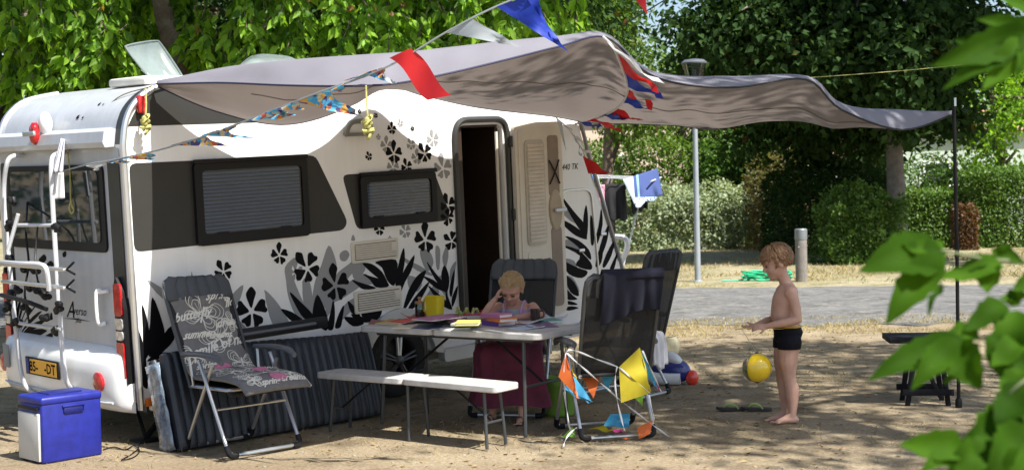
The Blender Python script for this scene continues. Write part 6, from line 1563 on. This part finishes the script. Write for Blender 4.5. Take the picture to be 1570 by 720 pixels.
# laundry airer on the nose of the caravan
ad = 13.6
au = thing('clothes_airer', 'white wire clothes airer behind the caravan nose carrying laundry', 'clothes airer', P(905, 500, ad) * 1)
ab = Vector(au.location)
M_wire = mat('white_wire', (0.45, 0.47, 0.50), rough=0.4)
for k in range(3):
    a, b = P(903, 268 + k * 2.0, ad - k * .12), P(1015 - k * 5, 272 + k * 1.5, ad + .6 - k * .14); q = MB(); q.tube([a, b], .004, 6); q.build('rail', M_wire, au, off=ab)
for a, b in ((P(903, 268, ad), P(903, 277, ad - .5)), (P(1013, 272, ad + .6), P(998, 278, ad + .1)), (P(935, 270, ad), P(912, 340, ad + .2)), (P(915, 268, ad - .2), P(960, 430, ad + .2)), (P(990, 272, ad + .4), P(950, 430, ad + .2))):
    q = MB(); q.tube([a, b], .009, 6); q.build('arm', M_wire, au, off=ab)
q = MB(); q.bbox(P(910, 272, ad - .3) - ab, (.06, .05, .05), .01); q.build('joint', mat('blue_joint', (0.03, 0.14, 0.5), rough=0.5), au)
def hang(name, label, cat, corners, m, d, seed, rows_=14, cols=14, amp=.03, zw=.015):
    tl, tr, br, bl_ = [P(*c) for c in corners]; q = MB(); rows = []
    for j in range(rows_ + 1):
        t = j / rows_; rows.append([tl.lerp(tr, k / cols).lerp(bl_.lerp(br, k / cols), t) + Vector((0, amp * (.3 + t) * math.sin(k / cols * 12 + seed + t), zw * math.sin(k * .9 + seed) * t)) for k in range(cols + 1)])
    q.sheet(rows); o = q.build(name, m, off=tl, smooth=180, thick=.008); return tag(o, label, cat)
hang('laundry', 'black trousers hanging on the clothes airer', 'trousers', ((925, 282, ad), (958, 281, ad + .1), (962, 336, ad + .1), (932, 338, ad)), mat('black_cloth', (0.012, 0.012, 0.014), rough=.95), ad, 1)
hang('laundry', 'pink cloth on the clothes airer beside the caravan', 'cloth', ((914, 283, ad - .1), (927, 283, ad), (928, 312, ad), (918, 306, ad - .1)), mat('pink_cloth', (0.55, 0.25, 0.33), rough=.95), ad, 2)
def towel_mat():
    m = bpy.data.materials.new('striped_towel'); m.use_nodes = True; nt = m.node_tree; b = nt.nodes['Principled BSDF']; b.inputs['Roughness'].default_value = .95
    tc = nt.nodes.new('ShaderNodeTexCoord'); sx = nt.nodes.new('ShaderNodeSeparateXYZ'); nt.links.new(tc.outputs['Generated'], sx.inputs[0])
    def ramp(src, lst):
        rp = nt.nodes.new('ShaderNodeValToRGB'); rp.color_ramp.interpolation = 'CONSTANT'; e = rp.color_ramp.elements
        e[0].position = lst[0][0]; e[0].color = (*lst[0][1], 1); e[1].position = lst[1][0]; e[1].color = (*lst[1][1], 1)
        for p_, c in lst[2:]: k = e.new(p_); k.color = (*c, 1)
        nt.links.new(src, rp.inputs[0]); return rp.outputs[0]
    L_, N_, B_ = (.50, .62, .68), (.045, .07, .20), (.20, .36, .55)
    cx = ramp(sx.outputs['X'], [(0, L_), (.26, N_), (.34, B_), (.40, N_)])
    wv = nt.nodes.new('ShaderNodeTexVoronoi'); wv.inputs['Scale'].default_value = 16; nt.links.new(tc.outputs['Generated'], wv.inputs['Vector'])
    pt = ramp(wv.outputs['Distance'], [(0, N_), (.35, L_)])
    mk = ramp(sx.outputs['Z'], [(0, (1, 1, 1)), (.26, (0, 0, 0))])
    mx = nt.nodes.new('ShaderNodeMix'); mx.data_type = 'RGBA'; nt.links.new(mk, mx.inputs[0]); nt.links.new(cx, mx.inputs['A']); nt.links.new(pt, mx.inputs['B'])
    nt.links.new(mx.outputs['Result'], b.inputs['Base Color']); return m
M_tw = towel_mat()
hang('laundry', 'blue and white striped towel on the clothes airer', 'towel', ((955, 275, ad), (1008, 258, ad + .4), (1016, 300, ad + .3), (975, 318, ad - .1)), M_tw, ad, 3, amp=.02)
hang('laundry', 'dark garment hanging under the striped towel', 'garment', ((966, 300, ad + .3), (994, 296, ad + .5), (993, 320, ad + .5), (970, 326, ad + .3)), MATS['black_cloth'], ad, 4)
# white sheet of paper tied to the bicycle rack
hang('paper_card', 'white card hanging on the bicycle rack before the rear window', 'card', ((82, 266, 9.55), (97, 264, 9.5), (99, 304, 9.5), (78, 305, 9.55)), mat('white_card', (0.80, 0.80, 0.80), rough=.8, var=.03), 9.5, 1, amp=.004, zw=.001)
hang('cloth_wrap', 'crumpled pale cloth tied at the top of the bicycle rack', 'cloth', ((94, 212, 9.5), (100, 214, 9.48), (96, 262, 9.45), (80, 262, 9.5)), mat('lilac_white_cloth', (0.60, 0.60, 0.66), rough=.9, var=.3, scale=18), 9.5, 6, amp=.02)

# ------------------------------------------------------------------ people
def skin_mat(name, a, b):
    m = mat(name, a, rough=0.5, col2=b, scale=9, bump=0.05, bscale=200); 
    p_ = m.node_tree.nodes['Principled BSDF']; p_.inputs['Subsurface Weight'].default_value = 0.12; p_.inputs['Subsurface Radius'].default_value = (.02, .008, .004); return m
M_skin = skin_mat('fair_tanned_skin', (0.45, 0.255, 0.19), (0.55, 0.335, 0.25))
M_lip = mat('lips', (0.40, 0.14, 0.11), rough=0.45)
M_eye = mat('eye_dark', (0.03, 0.02, 0.018), rough=0.3)
def head_into(q, c, Mh, s):
    """skull, jaw, nose, ears; the face looks along +x of Mh, s = head height / 0.21"""
    def T(x, y, z): return Vector(c) + Mh @ (Vector((x, y, z)) * s)
    def E(x, y, z, rx, ry, rz): q.ell(T(x, y, z), (rx * s, ry * s, rz * s), M=Mh, nu=16, nv=12)
    E(-.012, 0, .025, .092, .074, .085); E(.022, 0, -.03, .062, .058, .072); E(.05, 0, -.075, .03, .034, .022); E(.058, 0, .022, .028, .052, .022); E(.055, 0, -.028, .028, .05, .03)
    E(.088, 0, -.022, .018, .012, .013); E(.080, 0, .0, .011, .009, .024)
    E(.072, 0, -.052, .012, .020, .006); E(.070, 0, -.063, .012, .017, .007); E(.056, 0, -.082, .024, .024, .018)
    for y in (-1, 1): E(-.005, y * .074, -.012, .018, .008, .028)
def eyes_for(parent, c, Mh, s, off):
    for y in (-1, 1):
        q = MB(); q.ell(Vector(c) + Mh @ (Vector((.079, y * .031, .0)) * s), (.006 * s, .014 * s, .005 * s), M=Mh, nu=8, nv=6); q.build('eye', M_eye, parent, off=off)
        q = MB(); q.ell(Vector(c) + Mh @ (Vector((.083, y * .032, .024)) * s), (.006 * s, .020 * s, .0035 * s), M=Mh, nu=8, nv=6); q.build('eyebrow', mat('sandy_brow', (0.28, 0.16, 0.08), rough=.8), parent, off=off)
def limb(q, pts, rs):
    pts = [Vector(p) for p in pts]; cc = catmull(pts, 5); n_ = len(cc); rr_ = []
    for i in range(n_):
        t = i / 5; k = min(len(rs) - 2, int(t)); u = t - k; u = u * u * (3 - 2 * u); rr_.append(rs[k] * (1 - u) + rs[k + 1] * u)
    q.tube(cc, rr_, 12)
    for p, r_ in ((cc[0], rr_[0]), (cc[-1], rr_[-1])): q.ell(p, r_ * .99, nu=10, nv=8)
def hand_into(q, w, d, n_, s=1.0, curl=0.6, spread=.25, side=1):
    """w wrist, d along the palm, n_ the way the fingers close; side: where the thumb is (+1 = d x n_)"""
    d = Vector(d).normalized(); n_ = Vector(n_); n_ = (n_ - d * n_.dot(d)).normalized(); b = d.cross(n_)
    Mh = Matrix((d, b, n_)).transposed()
    q.ell(Vector(w) + d * .036 * s, (.040 * s, .028 * s, .012 * s), M=Mh, nu=12, nv=8)
    for k, (o_, l) in enumerate(((-.021, .85), (-.007, 1.0), (.008, .94), (.021, .72))):
        o2 = -o_ * side; p0_ = Vector(w) + d * .066 * s + b * o2 * s; a = 0.0; dd = (d + b * o2 * spread * 8).normalized(); pts = [p0_]
        for j, sl in enumerate((.026, .019, .015)):
            a += curl * (0.6 + .25 * k * .5); v = dd * math.cos(a) + n_ * math.sin(a); pts.append(pts[-1] + v * sl * l * s)
        q.tube([pts[0] - dd * .02 * s] + pts, [.0075 * s, .0075 * s, .0072 * s, .0066 * s, .0055 * s], 8)
        q.ell(pts[-1], .0056 * s, nu=8, nv=6)
    p0_ = Vector(w) + d * .018 * s + b * side * .020 * s; tdir = (d * .65 + b * side * .75 + n_ * .35).normalized(); p1_ = p0_ + tdir * .028 * s; p2_ = p1_ + (d * .85 + b * side * .25 + n_ * .5).normalized() * .022 * s
    q.tube([p0_ - tdir * .01 * s, p1_, p2_], [.010 * s, .009 * s, .007 * s], 8); q.ell(p2_, .0071 * s, nu=8, nv=6)
def body_from(q, name, parent, off, voxel, m, smooth_it=3):
    o = q.build(name, m, parent, off=off, smooth=0)
    rm = o.modifiers.new('r', 'REMESH'); rm.mode = 'VOXEL'; rm.voxel_size = voxel
    sm = o.modifiers.new('s', 'SMOOTH'); sm.iterations = smooth_it; sm.factor = .5
    bpy.context.view_layer.update(); baked(o)
    for p_ in o.data.polygons: p_.use_smooth = True
    return o
def hair_cap(parent, c, Mh, s, off, m, front, low, puff, strands, length, seed, part=0.0, back=False):
    """a cap of many hair locks over the skull"""
    rs = random.Random(seed); q = MB()
    for i in range(strands):
        th = rs.uniform(0, 2 * math.pi); ph = math.acos(rs.uniform(-.35, 1))
        n_ = Vector((math.sin(ph) * math.cos(th), math.sin(ph) * math.sin(th), math.cos(ph)))
        lim = low if n_.x < .25 else front
        if n_.z < lim: continue
        p = Vector((-.012 + .092 * n_.x, .077 * n_.y, .025 + .087 * n_.z)) * s
        flow = Vector((n_.x * .6 + (.45 if n_.x > .1 else -.25), n_.y * .9 + part, -.55 - .3 * rs.random())); flow = Vector((-1.0, 0, -.35)) + n_ * 0 if back else flow; flow = (flow - n_ * flow.dot(n_)).normalized()
        l = length * s * rs.uniform(.6, 1.2); up2 = n_ * puff * s
        jit = Vector((rs.uniform(-1, 1), rs.uniform(-1, 1), rs.uniform(-1, 1))) * .12
        pts = [p - n_ * .004 * s, p + up2 * .8 + (flow + jit) * l * .3, p + up2 + (flow + jit) * l * .7 - n_ * .1 * l, p + up2 * .5 + (flow + jit * 1.5) * l - n_ * l * .28]
        q.tube([Vector(c) + Mh @ v for v in pts], [.0045 * s, .005 * s, .004 * s, .001 * s], 5, cap=False)
    # scalp under the locks
    vs = []
    for zz in range(9):
        row = []
        for k in range(25):
            a = 2 * math.pi * k / 24; lowz = (front if math.cos(a) > .3 else low); z = lowz + (1 - lowz) * zz / 8; r_ = math.sqrt(max(0, 1 - z * z))
            row.append(Vector(c) + Mh @ (Vector((-.012 + .0965 * r_ * math.cos(a), .080 * r_ * math.sin(a), .025 + .090 * z)) * s))
        vs.append(row)
    q.sheet(vs)
    return q.build('hair', m, parent, off=off, smooth=180, fix=False)

# the boy: forward is -x
bf = Z(1209, 647); bf.z = 0
boy = thing('person', 'barefoot boy in black swimming trunks standing and looking down at a ball on a string', 'person', bf)
yaw = math.pi + 0.06
BF = Vector((math.cos(yaw), math.sin(yaw), 0)); BS = Vector((-BF.y, BF.x, 0))   # forward, his left
def bp3(f, s, z): return bf + BF * f + BS * s + Vector((0, 0, z))
q = MB()
q.loft([(bp3(.005, 0, .545), BF * .055, BS * .075), (bp3(0, 0, .575), BF * .082, BS * .105), (bp3(-.008, 0, .62), BF * .090, BS * .112), (bp3(.012, 0, .68), BF * .082, BS * .103), (bp3(.03, 0, .735), BF * .080, BS * .100), (bp3(.022, 0, .80), BF * .082, BS * .108),
        (bp3(.008, 0, .86), BF * .085, BS * .115), (bp3(-.002, 0, .905), BF * .072, BS * .115), (bp3(-.004, 0, .935), BF * .052, BS * .085), (bp3(.002, 0, .955), BF * .04, BS * .05)], 22)
limb(q, [bp3(-.006, 0, .925), bp3(.012, 0, .97), bp3(.036, 0, 1.04)], [.050, .041, .042])
for s in (-1, 1):
    fo = .0 if s > 0 else .018
    limb(q, [bp3(0, s * .058, .56), bp3(.008 + fo * .5, s * .06, .44), bp3(.006 + fo, s * .058, .315), bp3(-.012 + fo, s * .056, .21), bp3(-.012 + fo, s * .054, .055)], [.077, .064, .045, .047, .028])
    q.ell(bp3(.018 + fo, s * .058, .315), (.032, .032, .036)); q.ell(bp3(-.028 + fo, s * .056, .225), (.034, .036, .065))
    limb(q, [bp3(-.035 + fo, s * .054, .026), bp3(.03 + fo, s * .056, .028), bp3(.085 + fo, s * .06, .018)], [.026, .025, .019])
    limb(q, [bp3(-.012 + fo, s * .054, .075), bp3(.02 + fo, s * .055, .045), bp3(.06 + fo, s * .057, .026)], [.026, .022, .018])
    for k in range(5):
        q.ell(bp3((.118 if k else .125) - .006 * k + fo, s * (.040 + .0105 * k), .012), (.018, .0085 if k else .012, .010), nu=8, nv=6)
    q.ell(bp3(0, s * .118, .892), (.045, .04, .045))
el, wr_ = bp3(-.035, .158, .715), bp3(.165, .10, .672)
limb(q, [bp3(-.002, .125, .895), bp3(-.022, .145, .81), el], [.040, .034, .028]); limb(q, [el, bp3(.06, .14, .695), wr_], [.029, .029, .0195])
el2, wr2 = bp3(-.01, -.155, .71), bp3(.20, -.06, .665)
limb(q, [bp3(0, -.125, .895), bp3(-.01, -.15, .81), el2], [.040, .034, .028]); limb(q, [el2, bp3(.09, -.12, .69), wr2], [.029, .029, .0195])
hand_into(q, wr_, BF * 1 + Vector((0, 0, -.05)) - BS * .2, Vector((0, 0, -.5)) - BS * .8, .92, .55, .2, 1)
hand_into(q, wr2, BF * 1 + Vector((0, 0, -.25)) + BS * .2, Vector((0, 0, .9)) + BS * .4, .92, .45, .2, 1)
hc = bp3(.066, 0, 1.098); tilt = 0.36
Mh = Matrix((BF * math.cos(tilt) - Vector((0, 0, math.sin(tilt))), BS, Vector((0, 0, math.cos(tilt))) + BF * math.sin(tilt))).transposed()
head_into(q, hc, Mh, 1.10)
bd = body_from(q, 'body', boy, bf, .0062, M_skin)
bd.data.materials.append(M_lip)
eyes_for(boy, hc, Mh, 1.10, bf)
hair_cap(boy, hc, Mh, 1.09, bf, mat('sandy_brown_hair', (0.15, 0.080, 0.038), rough=.6, col2=(0.29, 0.165, 0.085), scale=60), .42, -.30, .008, 1500, .045, 5)
def garment(name, body, parent, m, test, grow, hem=None):
    """cloth that follows the body: the body faces that pass the test, grown outwards a little"""
    me = body.data; keep = [p for p in me.polygons if test(p.center)]
    ids = {}; vs = []; fs = []
    for p in keep:
        f = []
        for i in p.vertices:
            if i not in ids:
                q_ = me.vertices[i]; co = q_.co + q_.normal * grow
                if hem: co.z = min(hem[1], max(hem[0], co.z))
                ids[i] = len(vs); vs.append(co)
            f.append(ids[i])
        fs.append(f)
    q = MB(); q.add(vs, fs); return q.build(name, m, parent, smooth=180, fix=False, thick=.004)
def bloc(c): d = Vector((c.x, c.y, 0)); return d.dot(BF), d.dot(BS), c.z
tr_ = garment('swimming_trunks', bd, boy, mat('black_lycra', (0.006, 0.0065, 0.010), rough=.7, spec=.12, var=.2), lambda c: .505 < bloc(c)[2] < .668 and abs(bloc(c)[0]) < .13 and abs(bloc(c)[1]) < .135, .006, (.512, .662))
garment('waistband', bd, tr_, mat('yellow_band', (0.50, 0.31, 0.02), rough=.6), lambda c: .650 < bloc(c)[2] < .670 and abs(bloc(c)[0]) < .13 and abs(bloc(c)[1]) < .135, .009, (.656, .666))
# stick, string and ball
hp_ = P(1166, 496, bf.y); tip_ = bp3(.285, .02, .655)
a_ = bp3(.235, .03, .66)
q = MB(); q.tube([a_, a_ + Vector((-.13, 0, -.012))], .004, 6); sk = tag(q.build('stick', mat('pale_stick', (0.55, 0.42, 0.12), rough=.6), off=a_), 'short pale stick held in the boy hands with the ball string', 'stick')
bc = P(1160.5, 563, bf.y - .01); br_ = .100
ba = thing('ball', 'shiny yellow and picture printed ball hanging on a string before the boy', 'ball', bc)
q = MB(); q.ell((0, 0, 0), br_, nu=32, nv=22); q.build('skin', mat('yellow_vinyl', (0.80, 0.55, 0.02), rough=.12, coat=.8, var=.05), ba, smooth=180)
for k, (a0, a1, m_) in enumerate(((3.25, 3.85, mat('mixed_print', (0.04, 0.13, 0.015), rough=.2, col2=(0.38, 0.26, 0.22), scale=22, coat=.6)), (0.6, 1.3, MATS['mixed_print']))):
    q = MB(); q.sheet([[Vector((math.sin(t) * math.cos(a), math.sin(t) * math.sin(a), math.cos(t))) * (br_ + .0012) for t in [.25 + 2.6 * j / 20 for j in range(21)]] for a in [a0 + (a1 - a0) * i / 8 for i in range(9)]]); q.build('printed_panel', m_, ba, smooth=180)
q = MB(); q.ell((0, 0, -.098), (.02, .02, .008)); q.ell((0, 0, .098), (.016, .016, .008)); q.build('end_disc', M_black, ba)
q = MB(); st0 = a_ + Vector((-.085, 0, -.008)); q.tube([st0, Vector((bc.x, bc.y, bc.z + br_))], .0022, 5); tag(q.build('string', mat('pale_string', (.5, .45, .3), rough=.8), off=st0), 'thin string between the stick and the yellow ball', 'string')

# the girl at the table
gh = P(786, 440.5, 10.0)
gF = Vector((-.30, -.95, 0)).normalized(); gS = Vector((-gF.y, gF.x, 0)) * 1.0          # gS is her left, to the right in the picture
if gS.x < 0: gS = -gS
gb = Vector((gh.x, gh.y, 0)) - gF * .06
girl = thing('person', 'girl in strappy top and long magenta skirt reading at the table, head on hand', 'person', gb)
hz_ = gh.z
def gp(f, s, z): return gb + gF * f + gS * s + Vector((0, 0, z))
q = MB()
zs = hz_ - .135                                        # shoulder height
q.loft([(gp(-.10, 0, .43), gF * .09, gS * .13), (gp(-.10, 0, .50), gF * .095, gS * .135), (gp(-.07, 0, .58), gF * .08, gS * .11), (gp(-.04, 0, .66), gF * .078, gS * .11), (gp(-.015, 0, zs - .06), gF * .078, gS * .12), (gp(-.01, 0, zs - .01), gF * .066, gS * .118), (gp(-.008, 0, zs + .02), gF * .05, gS * .085), (gp(.0, 0, zs + .035), gF * .038, gS * .05)], 22)
limb(q, [gp(0, 0, zs + .01), gp(.02, 0, zs + .05), gp(.045, 0, zs + .10)], [.044, .035, .036])
for s in (-1, 1):
    q.ell(gp(-.005, s * .125, zs - .015), (.042, .042, .04))
    limb(q, [gp(-.08, s * .07, .47), gp(.10, s * .10, .48), gp(.27, s * .11, .46)], [.075, .062, .045]); limb(q, [gp(.27, s * .11, .46), gp(.26, s * .11, .32), gp(.24, s * .11, .22), gp(.25 + .03 * s, s * .12, .06)], [.045, .046, .045, .028])
    fx = gp(.25 + .03 * s, s * .12, .03)
    limb(q, [fx - gF * .03, fx + gF * .05, fx + gF * .10 - Vector((0, 0, .012))], [.026, .024, .017])
    for k in range(5): q.ell(fx + gF * (.13 - .006 * k) + gS * s * (-.018 + .0105 * k) - Vector((0, 0, .018)), (.014, .009, .009), nu=8, nv=6)
eR = gp(.17, -.185, TZ + .035); wR = gp(.135, -.105, hz_ - .075)
limb(q, [gp(-.005, -.128, zs - .01), gp(.075, -.175, zs - .06), eR], [.038, .032, .027]); limb(q, [eR, gp(.16, -.15, (eR.z + wR.z) / 2), wR], [.028, .027, .0185])
hand_into(q, wR, Vector((0, 0, 1)) + gS * .55, gS * .8 - gF * .5 - Vector((0, 0, .2)), .9, .5, .2, -1)
eL = gp(.07, .215, TZ + .045); wL = gp(.215, .06, TZ + .035)
limb(q, [gp(-.005, .128, zs - .01), gp(.03, .185, zs - .06), eL], [.038, .032, .027]); limb(q, [eL, gp(.15, .145, TZ + .04), wL], [.028, .027, .0185])
hand_into(q, wL, gF * .7 - gS * .7, Vector((0, 0, -1)), .9, .25, .2, 1)
TLT = .60
Mg_f = (gF * math.cos(TLT) - Vector((0, 0, math.sin(TLT)))); roll_ = -.10
Mh2 = Matrix((Mg_f, gS, Vector((0, 0, math.cos(TLT))) + gF * math.sin(TLT))).transposed() @ Matrix.Rotation(roll_, 3, 'X')
hc2 = Vector(gh) + gF * .025 - Vector((0, 0, .008))
head_into(q, hc2, Mh2, 1.03)
gbd = body_from(q, 'body', girl, gb, .0062, mat('rosy_fair_skin', (0.46, 0.24, 0.17), rough=.5, col2=(0.52, 0.28, 0.20), scale=9))
eyes_for(girl, hc2, Mh2, 1.03, gb)
M_ghair = mat('blonde_hair', (0.26, 0.16, 0.07), rough=.5, col2=(0.42, 0.28, 0.13), scale=60)
hair_cap(girl, hc2, Mh2, 1.06, gb, M_ghair, .42, -.38, .0015, 1500, .05, 8, back=True)
def gloc(c): d = Vector((c.x, c.y, 0)); return d.dot(gF), d.dot(gS), c.z
tp = garment('strappy_top', gbd, girl, mat('pastel_print_top', (0.42, 0.16, 0.35), rough=.8, col2=(0.30, 0.42, 0.40), scale=14), lambda c: .52 < gloc(c)[2] < zs - .018 and abs(gloc(c)[1]) < .122 and -.22 < gloc(c)[0] < .10, .005, (.5, zs - .021))
for s in (-1, 1):
    q = MB(); q.tube(catmull([gp(.086, s * .062, zs - .045), gp(.074, s * .066, zs - .010), gp(.052, s * .070, zs + .020), gp(.005, s * .072, zs + .036), gp(-.06, s * .07, zs - .01)], 4), .0065, 6); q.build('strap', mat('lilac_strap', (0.42, 0.28, 0.5), rough=.8), tp, off=gb)
q = MB(); rows = []                                   # long skirt over the knees
secs = [(-.10, .60, .10, .135), (-.08, .545, .13, .165), (.02, .55, .18, .20), (.13, .54, .215, .225), (.19, .48, .20, .235), (.185, .38, .17, .24), (.17, .28, .165, .255), (.165, .18, .175, .28), (.17, .12, .18, .30)]
for j, (f, z, rf, rs_) in enumerate(secs):
    row = []
    for k in range(49):
        a = 2 * math.pi * k / 48; w = 1 + (.09 * math.sin(a * 9 + j * .4) + .07 * math.sin(a * 4 + 1 + j * .3) + .05 * noise.noise(Vector((math.cos(a) * 3, math.sin(a) * 3, j * .5)))) * min(1, j / 5)
        row.append(gp(f + rf * w * math.cos(a), rs_ * w * math.sin(a), z + (.012 * math.sin(a * 4) if j > 6 else 0)))
    rows.append(row)
q.sheet(rows); q.build('long_skirt', mat('magenta_cotton', (0.115, 0.016, 0.040), rough=.85, var=.25, scale=7), girl, off=gb, smooth=180)
for s in (-1, 1):
    fx = gp(.25 + .03 * s, s * .12, .008); q = MB(); Mx = Matrix((gF, gS, Vector((0, 0, 1)))).transposed()
    q.ell(fx + gF * .055, (.10, .036, .008), M=Mx); q.tube(catmull([fx + gF * .05 + gS * .036, fx + gF * .06 + Vector((0, 0, .045)), fx + gF * .05 - gS * .036], 4), .006, 6); q.build('sandal', mat('dark_leather', (0.03, 0.02, 0.015), rough=.6), girl, off=gb)

# ------------------------------------------------------------------ the leafy tree at the right whose branch reaches into the picture
ft0 = Vector((4.9, 6.2, 0))
ft = thing('foreground_tree', 'leafy branch of a near tree reaching in at the right edge', 'tree', ft0)
trunk_mesh('trunk', ft0, [ft0, ft0 + Vector((-.05, .05, 1.6)), ft0 + Vector((.2, .1, 4.2)), ft0 + Vector((.9, .2, 8.6))], .16, ft)
fe = [((5.8, 5.6, 8.7), (1.7, 1.4, .9)), ((3.3, 6.8, 7.9), (.9, .5, .35)), ((7.1, 7.5, 8.8), (1.8, 1.5, .9)), ((8.0, 5.5, 9.0), (1.8, 1.8, 1.0)), ((7.5, 9.3, 8.7), (1.7, 1.2, .8)), ((6.3, 8.7, 9.4), (1.5, 1.2, .7)), ((7.5, 3.7, 8.4), (1.6, 1.2, .8))]
limbs(ft, ft0, [ft0 + Vector((.35, .1, 5.2)), ft0 + Vector((.7, .2, 7.2))], fe, 12, .06)
make_crown('crown', fe, 260, 42, .26, .15, .085, M_lbright, ft, .7, .45, .36, base=ft0)
M_fleaf = leaf_mat('near_leaves', (0.018, 0.055, 0.003), (0.055, 0.135, 0.007), trans=.5, rough=.7, spec=.08)
def big_leaf(b, t, w, d, d2=None):
    """one leaf with a folded midrib, toothed edge and depth of its own, from base pixel to tip pixel"""
    a = P(b[0], b[1], d); e = P(t[0], t[1], d2 or d - .05); ax = e - a; L = ax.length; ax.normalize()
    w_ = w / 2150 * d; tow = (CAMLOC - a).normalized(); nr = (tow + Vector((random.uniform(-.5, .5), 0, random.uniform(.1, .7)))); nr = (nr - ax * nr.dot(ax)).normalized(); sd = ax.cross(nr)
    vs = []; fs = []; n_ = 12; ph = random.random() * 6
    for i in range(n_ + 1):
        t_ = i / n_; pr = math.sin(math.pi * min(1, t_ ** .72)) ** .9 if i not in (0, n_) else 0.0
        pr *= 1 + .10 * math.sin(i * 2.6 + ph)
        c = a + ax * L * t_ - nr * L * .10 * t_ * t_ + nr * .006 * math.sin(t_ * 9 + ph)
        for k in (-1, -.5, 0, .5, 1):
            vs.append(c + sd * w_ * .5 * pr * k + nr * w_ * (.26 * abs(k) * pr + .02 * math.sin(i * 1.8 + k * 3) * abs(k)))
    for i in range(n_):
        for k in range(4): fs.append((i * 5 + k, i * 5 + k + 1, i * 5 + 6 + k, i * 5 + 5 + k))
    q = MB(); q.add(vs, fs); o = q.build('leaf', M_fleaf, ft, off=ft0, smooth=180, fix=False)
    at = o.data.attributes.new('rnd', 'FLOAT', 'FACE'); r_ = random.uniform(.1, .95); at.data.foreach_set('value', [r_] * len(o.data.polygons))
G = lambda x, y: (1240 + x / 2, 360 + y / 2)
def near_branch(pts, r): 
    pp = catmull([P(*p) for p in pts], 5); q = MB(); q.tube([p - ft0 for p in pp], [r * (1 - .7 * i / (len(pp) - 1)) for i in range(len(pp))], 7); q.build('branch', mat('green_twig', (0.10, 0.12, 0.05), rough=.7, var=.2), ft)
near_branch([(1700, 390, 2.55), (1600, 400, 2.5), (1520, 398, 2.45), (1455, 386, 2.4), (1438, 384, 2.4)], .006)
near_branch([(1700, 470, 2.5), (1600, 490, 2.42), (1520, 515, 2.35), (1470, 522, 2.3)], .006)
near_branch([(1700, 640, 2.3), (1600, 650, 2.25), (1540, 668, 2.2), (1478, 680, 2.15)], .006)
near_branch([(1720, 560, 2.35), (1620, 560, 2.3), (1575, 580, 2.2), (1540, 610, 2.2)], .006)
near_branch([(1720, -20, 2.7), (1620, 30, 2.6), (1560, 50, 2.55), (1500, 70, 2.5)], .006)
for b, t, w, d in ((G(415, 60), G(168, 92), 92, 2.4), (G(400, 62), G(240, 262), 66, 2.38), (G(385, 70), G(300, 20), 34, 2.42), (G(425, 55), G(360, 20), 22, 2.45), (G(560, 44), G(655, 78), 30, 2.5), (G(600, 92), G(392, 128), 38, 2.45), (G(560, 100), G(548, 178), 44, 2.45), (G(575, 70), G(470, 100), 30, 2.47),
                   (G(410, 150), G(360, 235), 16, 2.4), (G(470, 318), G(188, 428), 58, 2.3), (G(450, 322), G(322, 460), 52, 2.28), (G(445, 325), G(522, 468), 72, 2.3), (G(520, 290), G(410, 320), 40, 2.34), (G(610, 205), G(478, 288), 44, 2.35), (G(640, 225), G(600, 425), 62, 2.33), (G(680, 250), G(640, 440), 60, 2.34), (G(560, 300), G(600, 460), 50, 2.3), (G(520, 380), G(420, 440), 36, 2.32),
                   (G(480, 650), G(283, 640), 54, 2.15), (G(470, 660), G(350, 715), 44, 2.15), (G(665, 560), G(478, 690), 92, 2.2), (G(680, 465), G(578, 600), 74, 2.2), (G(680, 600), G(555, 735), 90, 2.15), (G(620, 560), G(470, 640), 56, 2.2), (G(700, 520), G(640, 640), 70, 2.2), (G(600, 640), G(520, 760), 80, 2.15), (G(540, 640), G(430, 740), 60, 2.15), (G(700, 680), G(620, 780), 80, 2.2), (G(660, 180), G(590, 200), 26, 2.4),
                   (G(590, 185), G(650, 212), 26, 2.4), (G(650, 420), G(590, 520), 46, 2.25), (G(690, 340), G(655, 470), 52, 2.3), (G(560, 460), G(520, 560), 1, 2.25), (G(700, 130), G(640, 160), 40, 2.4), (G(650, 330), G(560, 400), 46, 2.28),
                   ((1585, 50), (1436, 98), 62, 2.5), ((1575, 60), (1450, 128), 44, 2.5), ((1580, 60), (1508, 134), 52, 2.5), ((1590, 70), (1560, 112), 46, 2.5), ((1580, 45), (1502, 28), 36, 2.52), ((1600, 30), (1540, -10), 50, 2.55), ((1560, 75), (1470, 60), 40, 2.55)):
    if w > 2: big_leaf(b, t, w * .88, d)
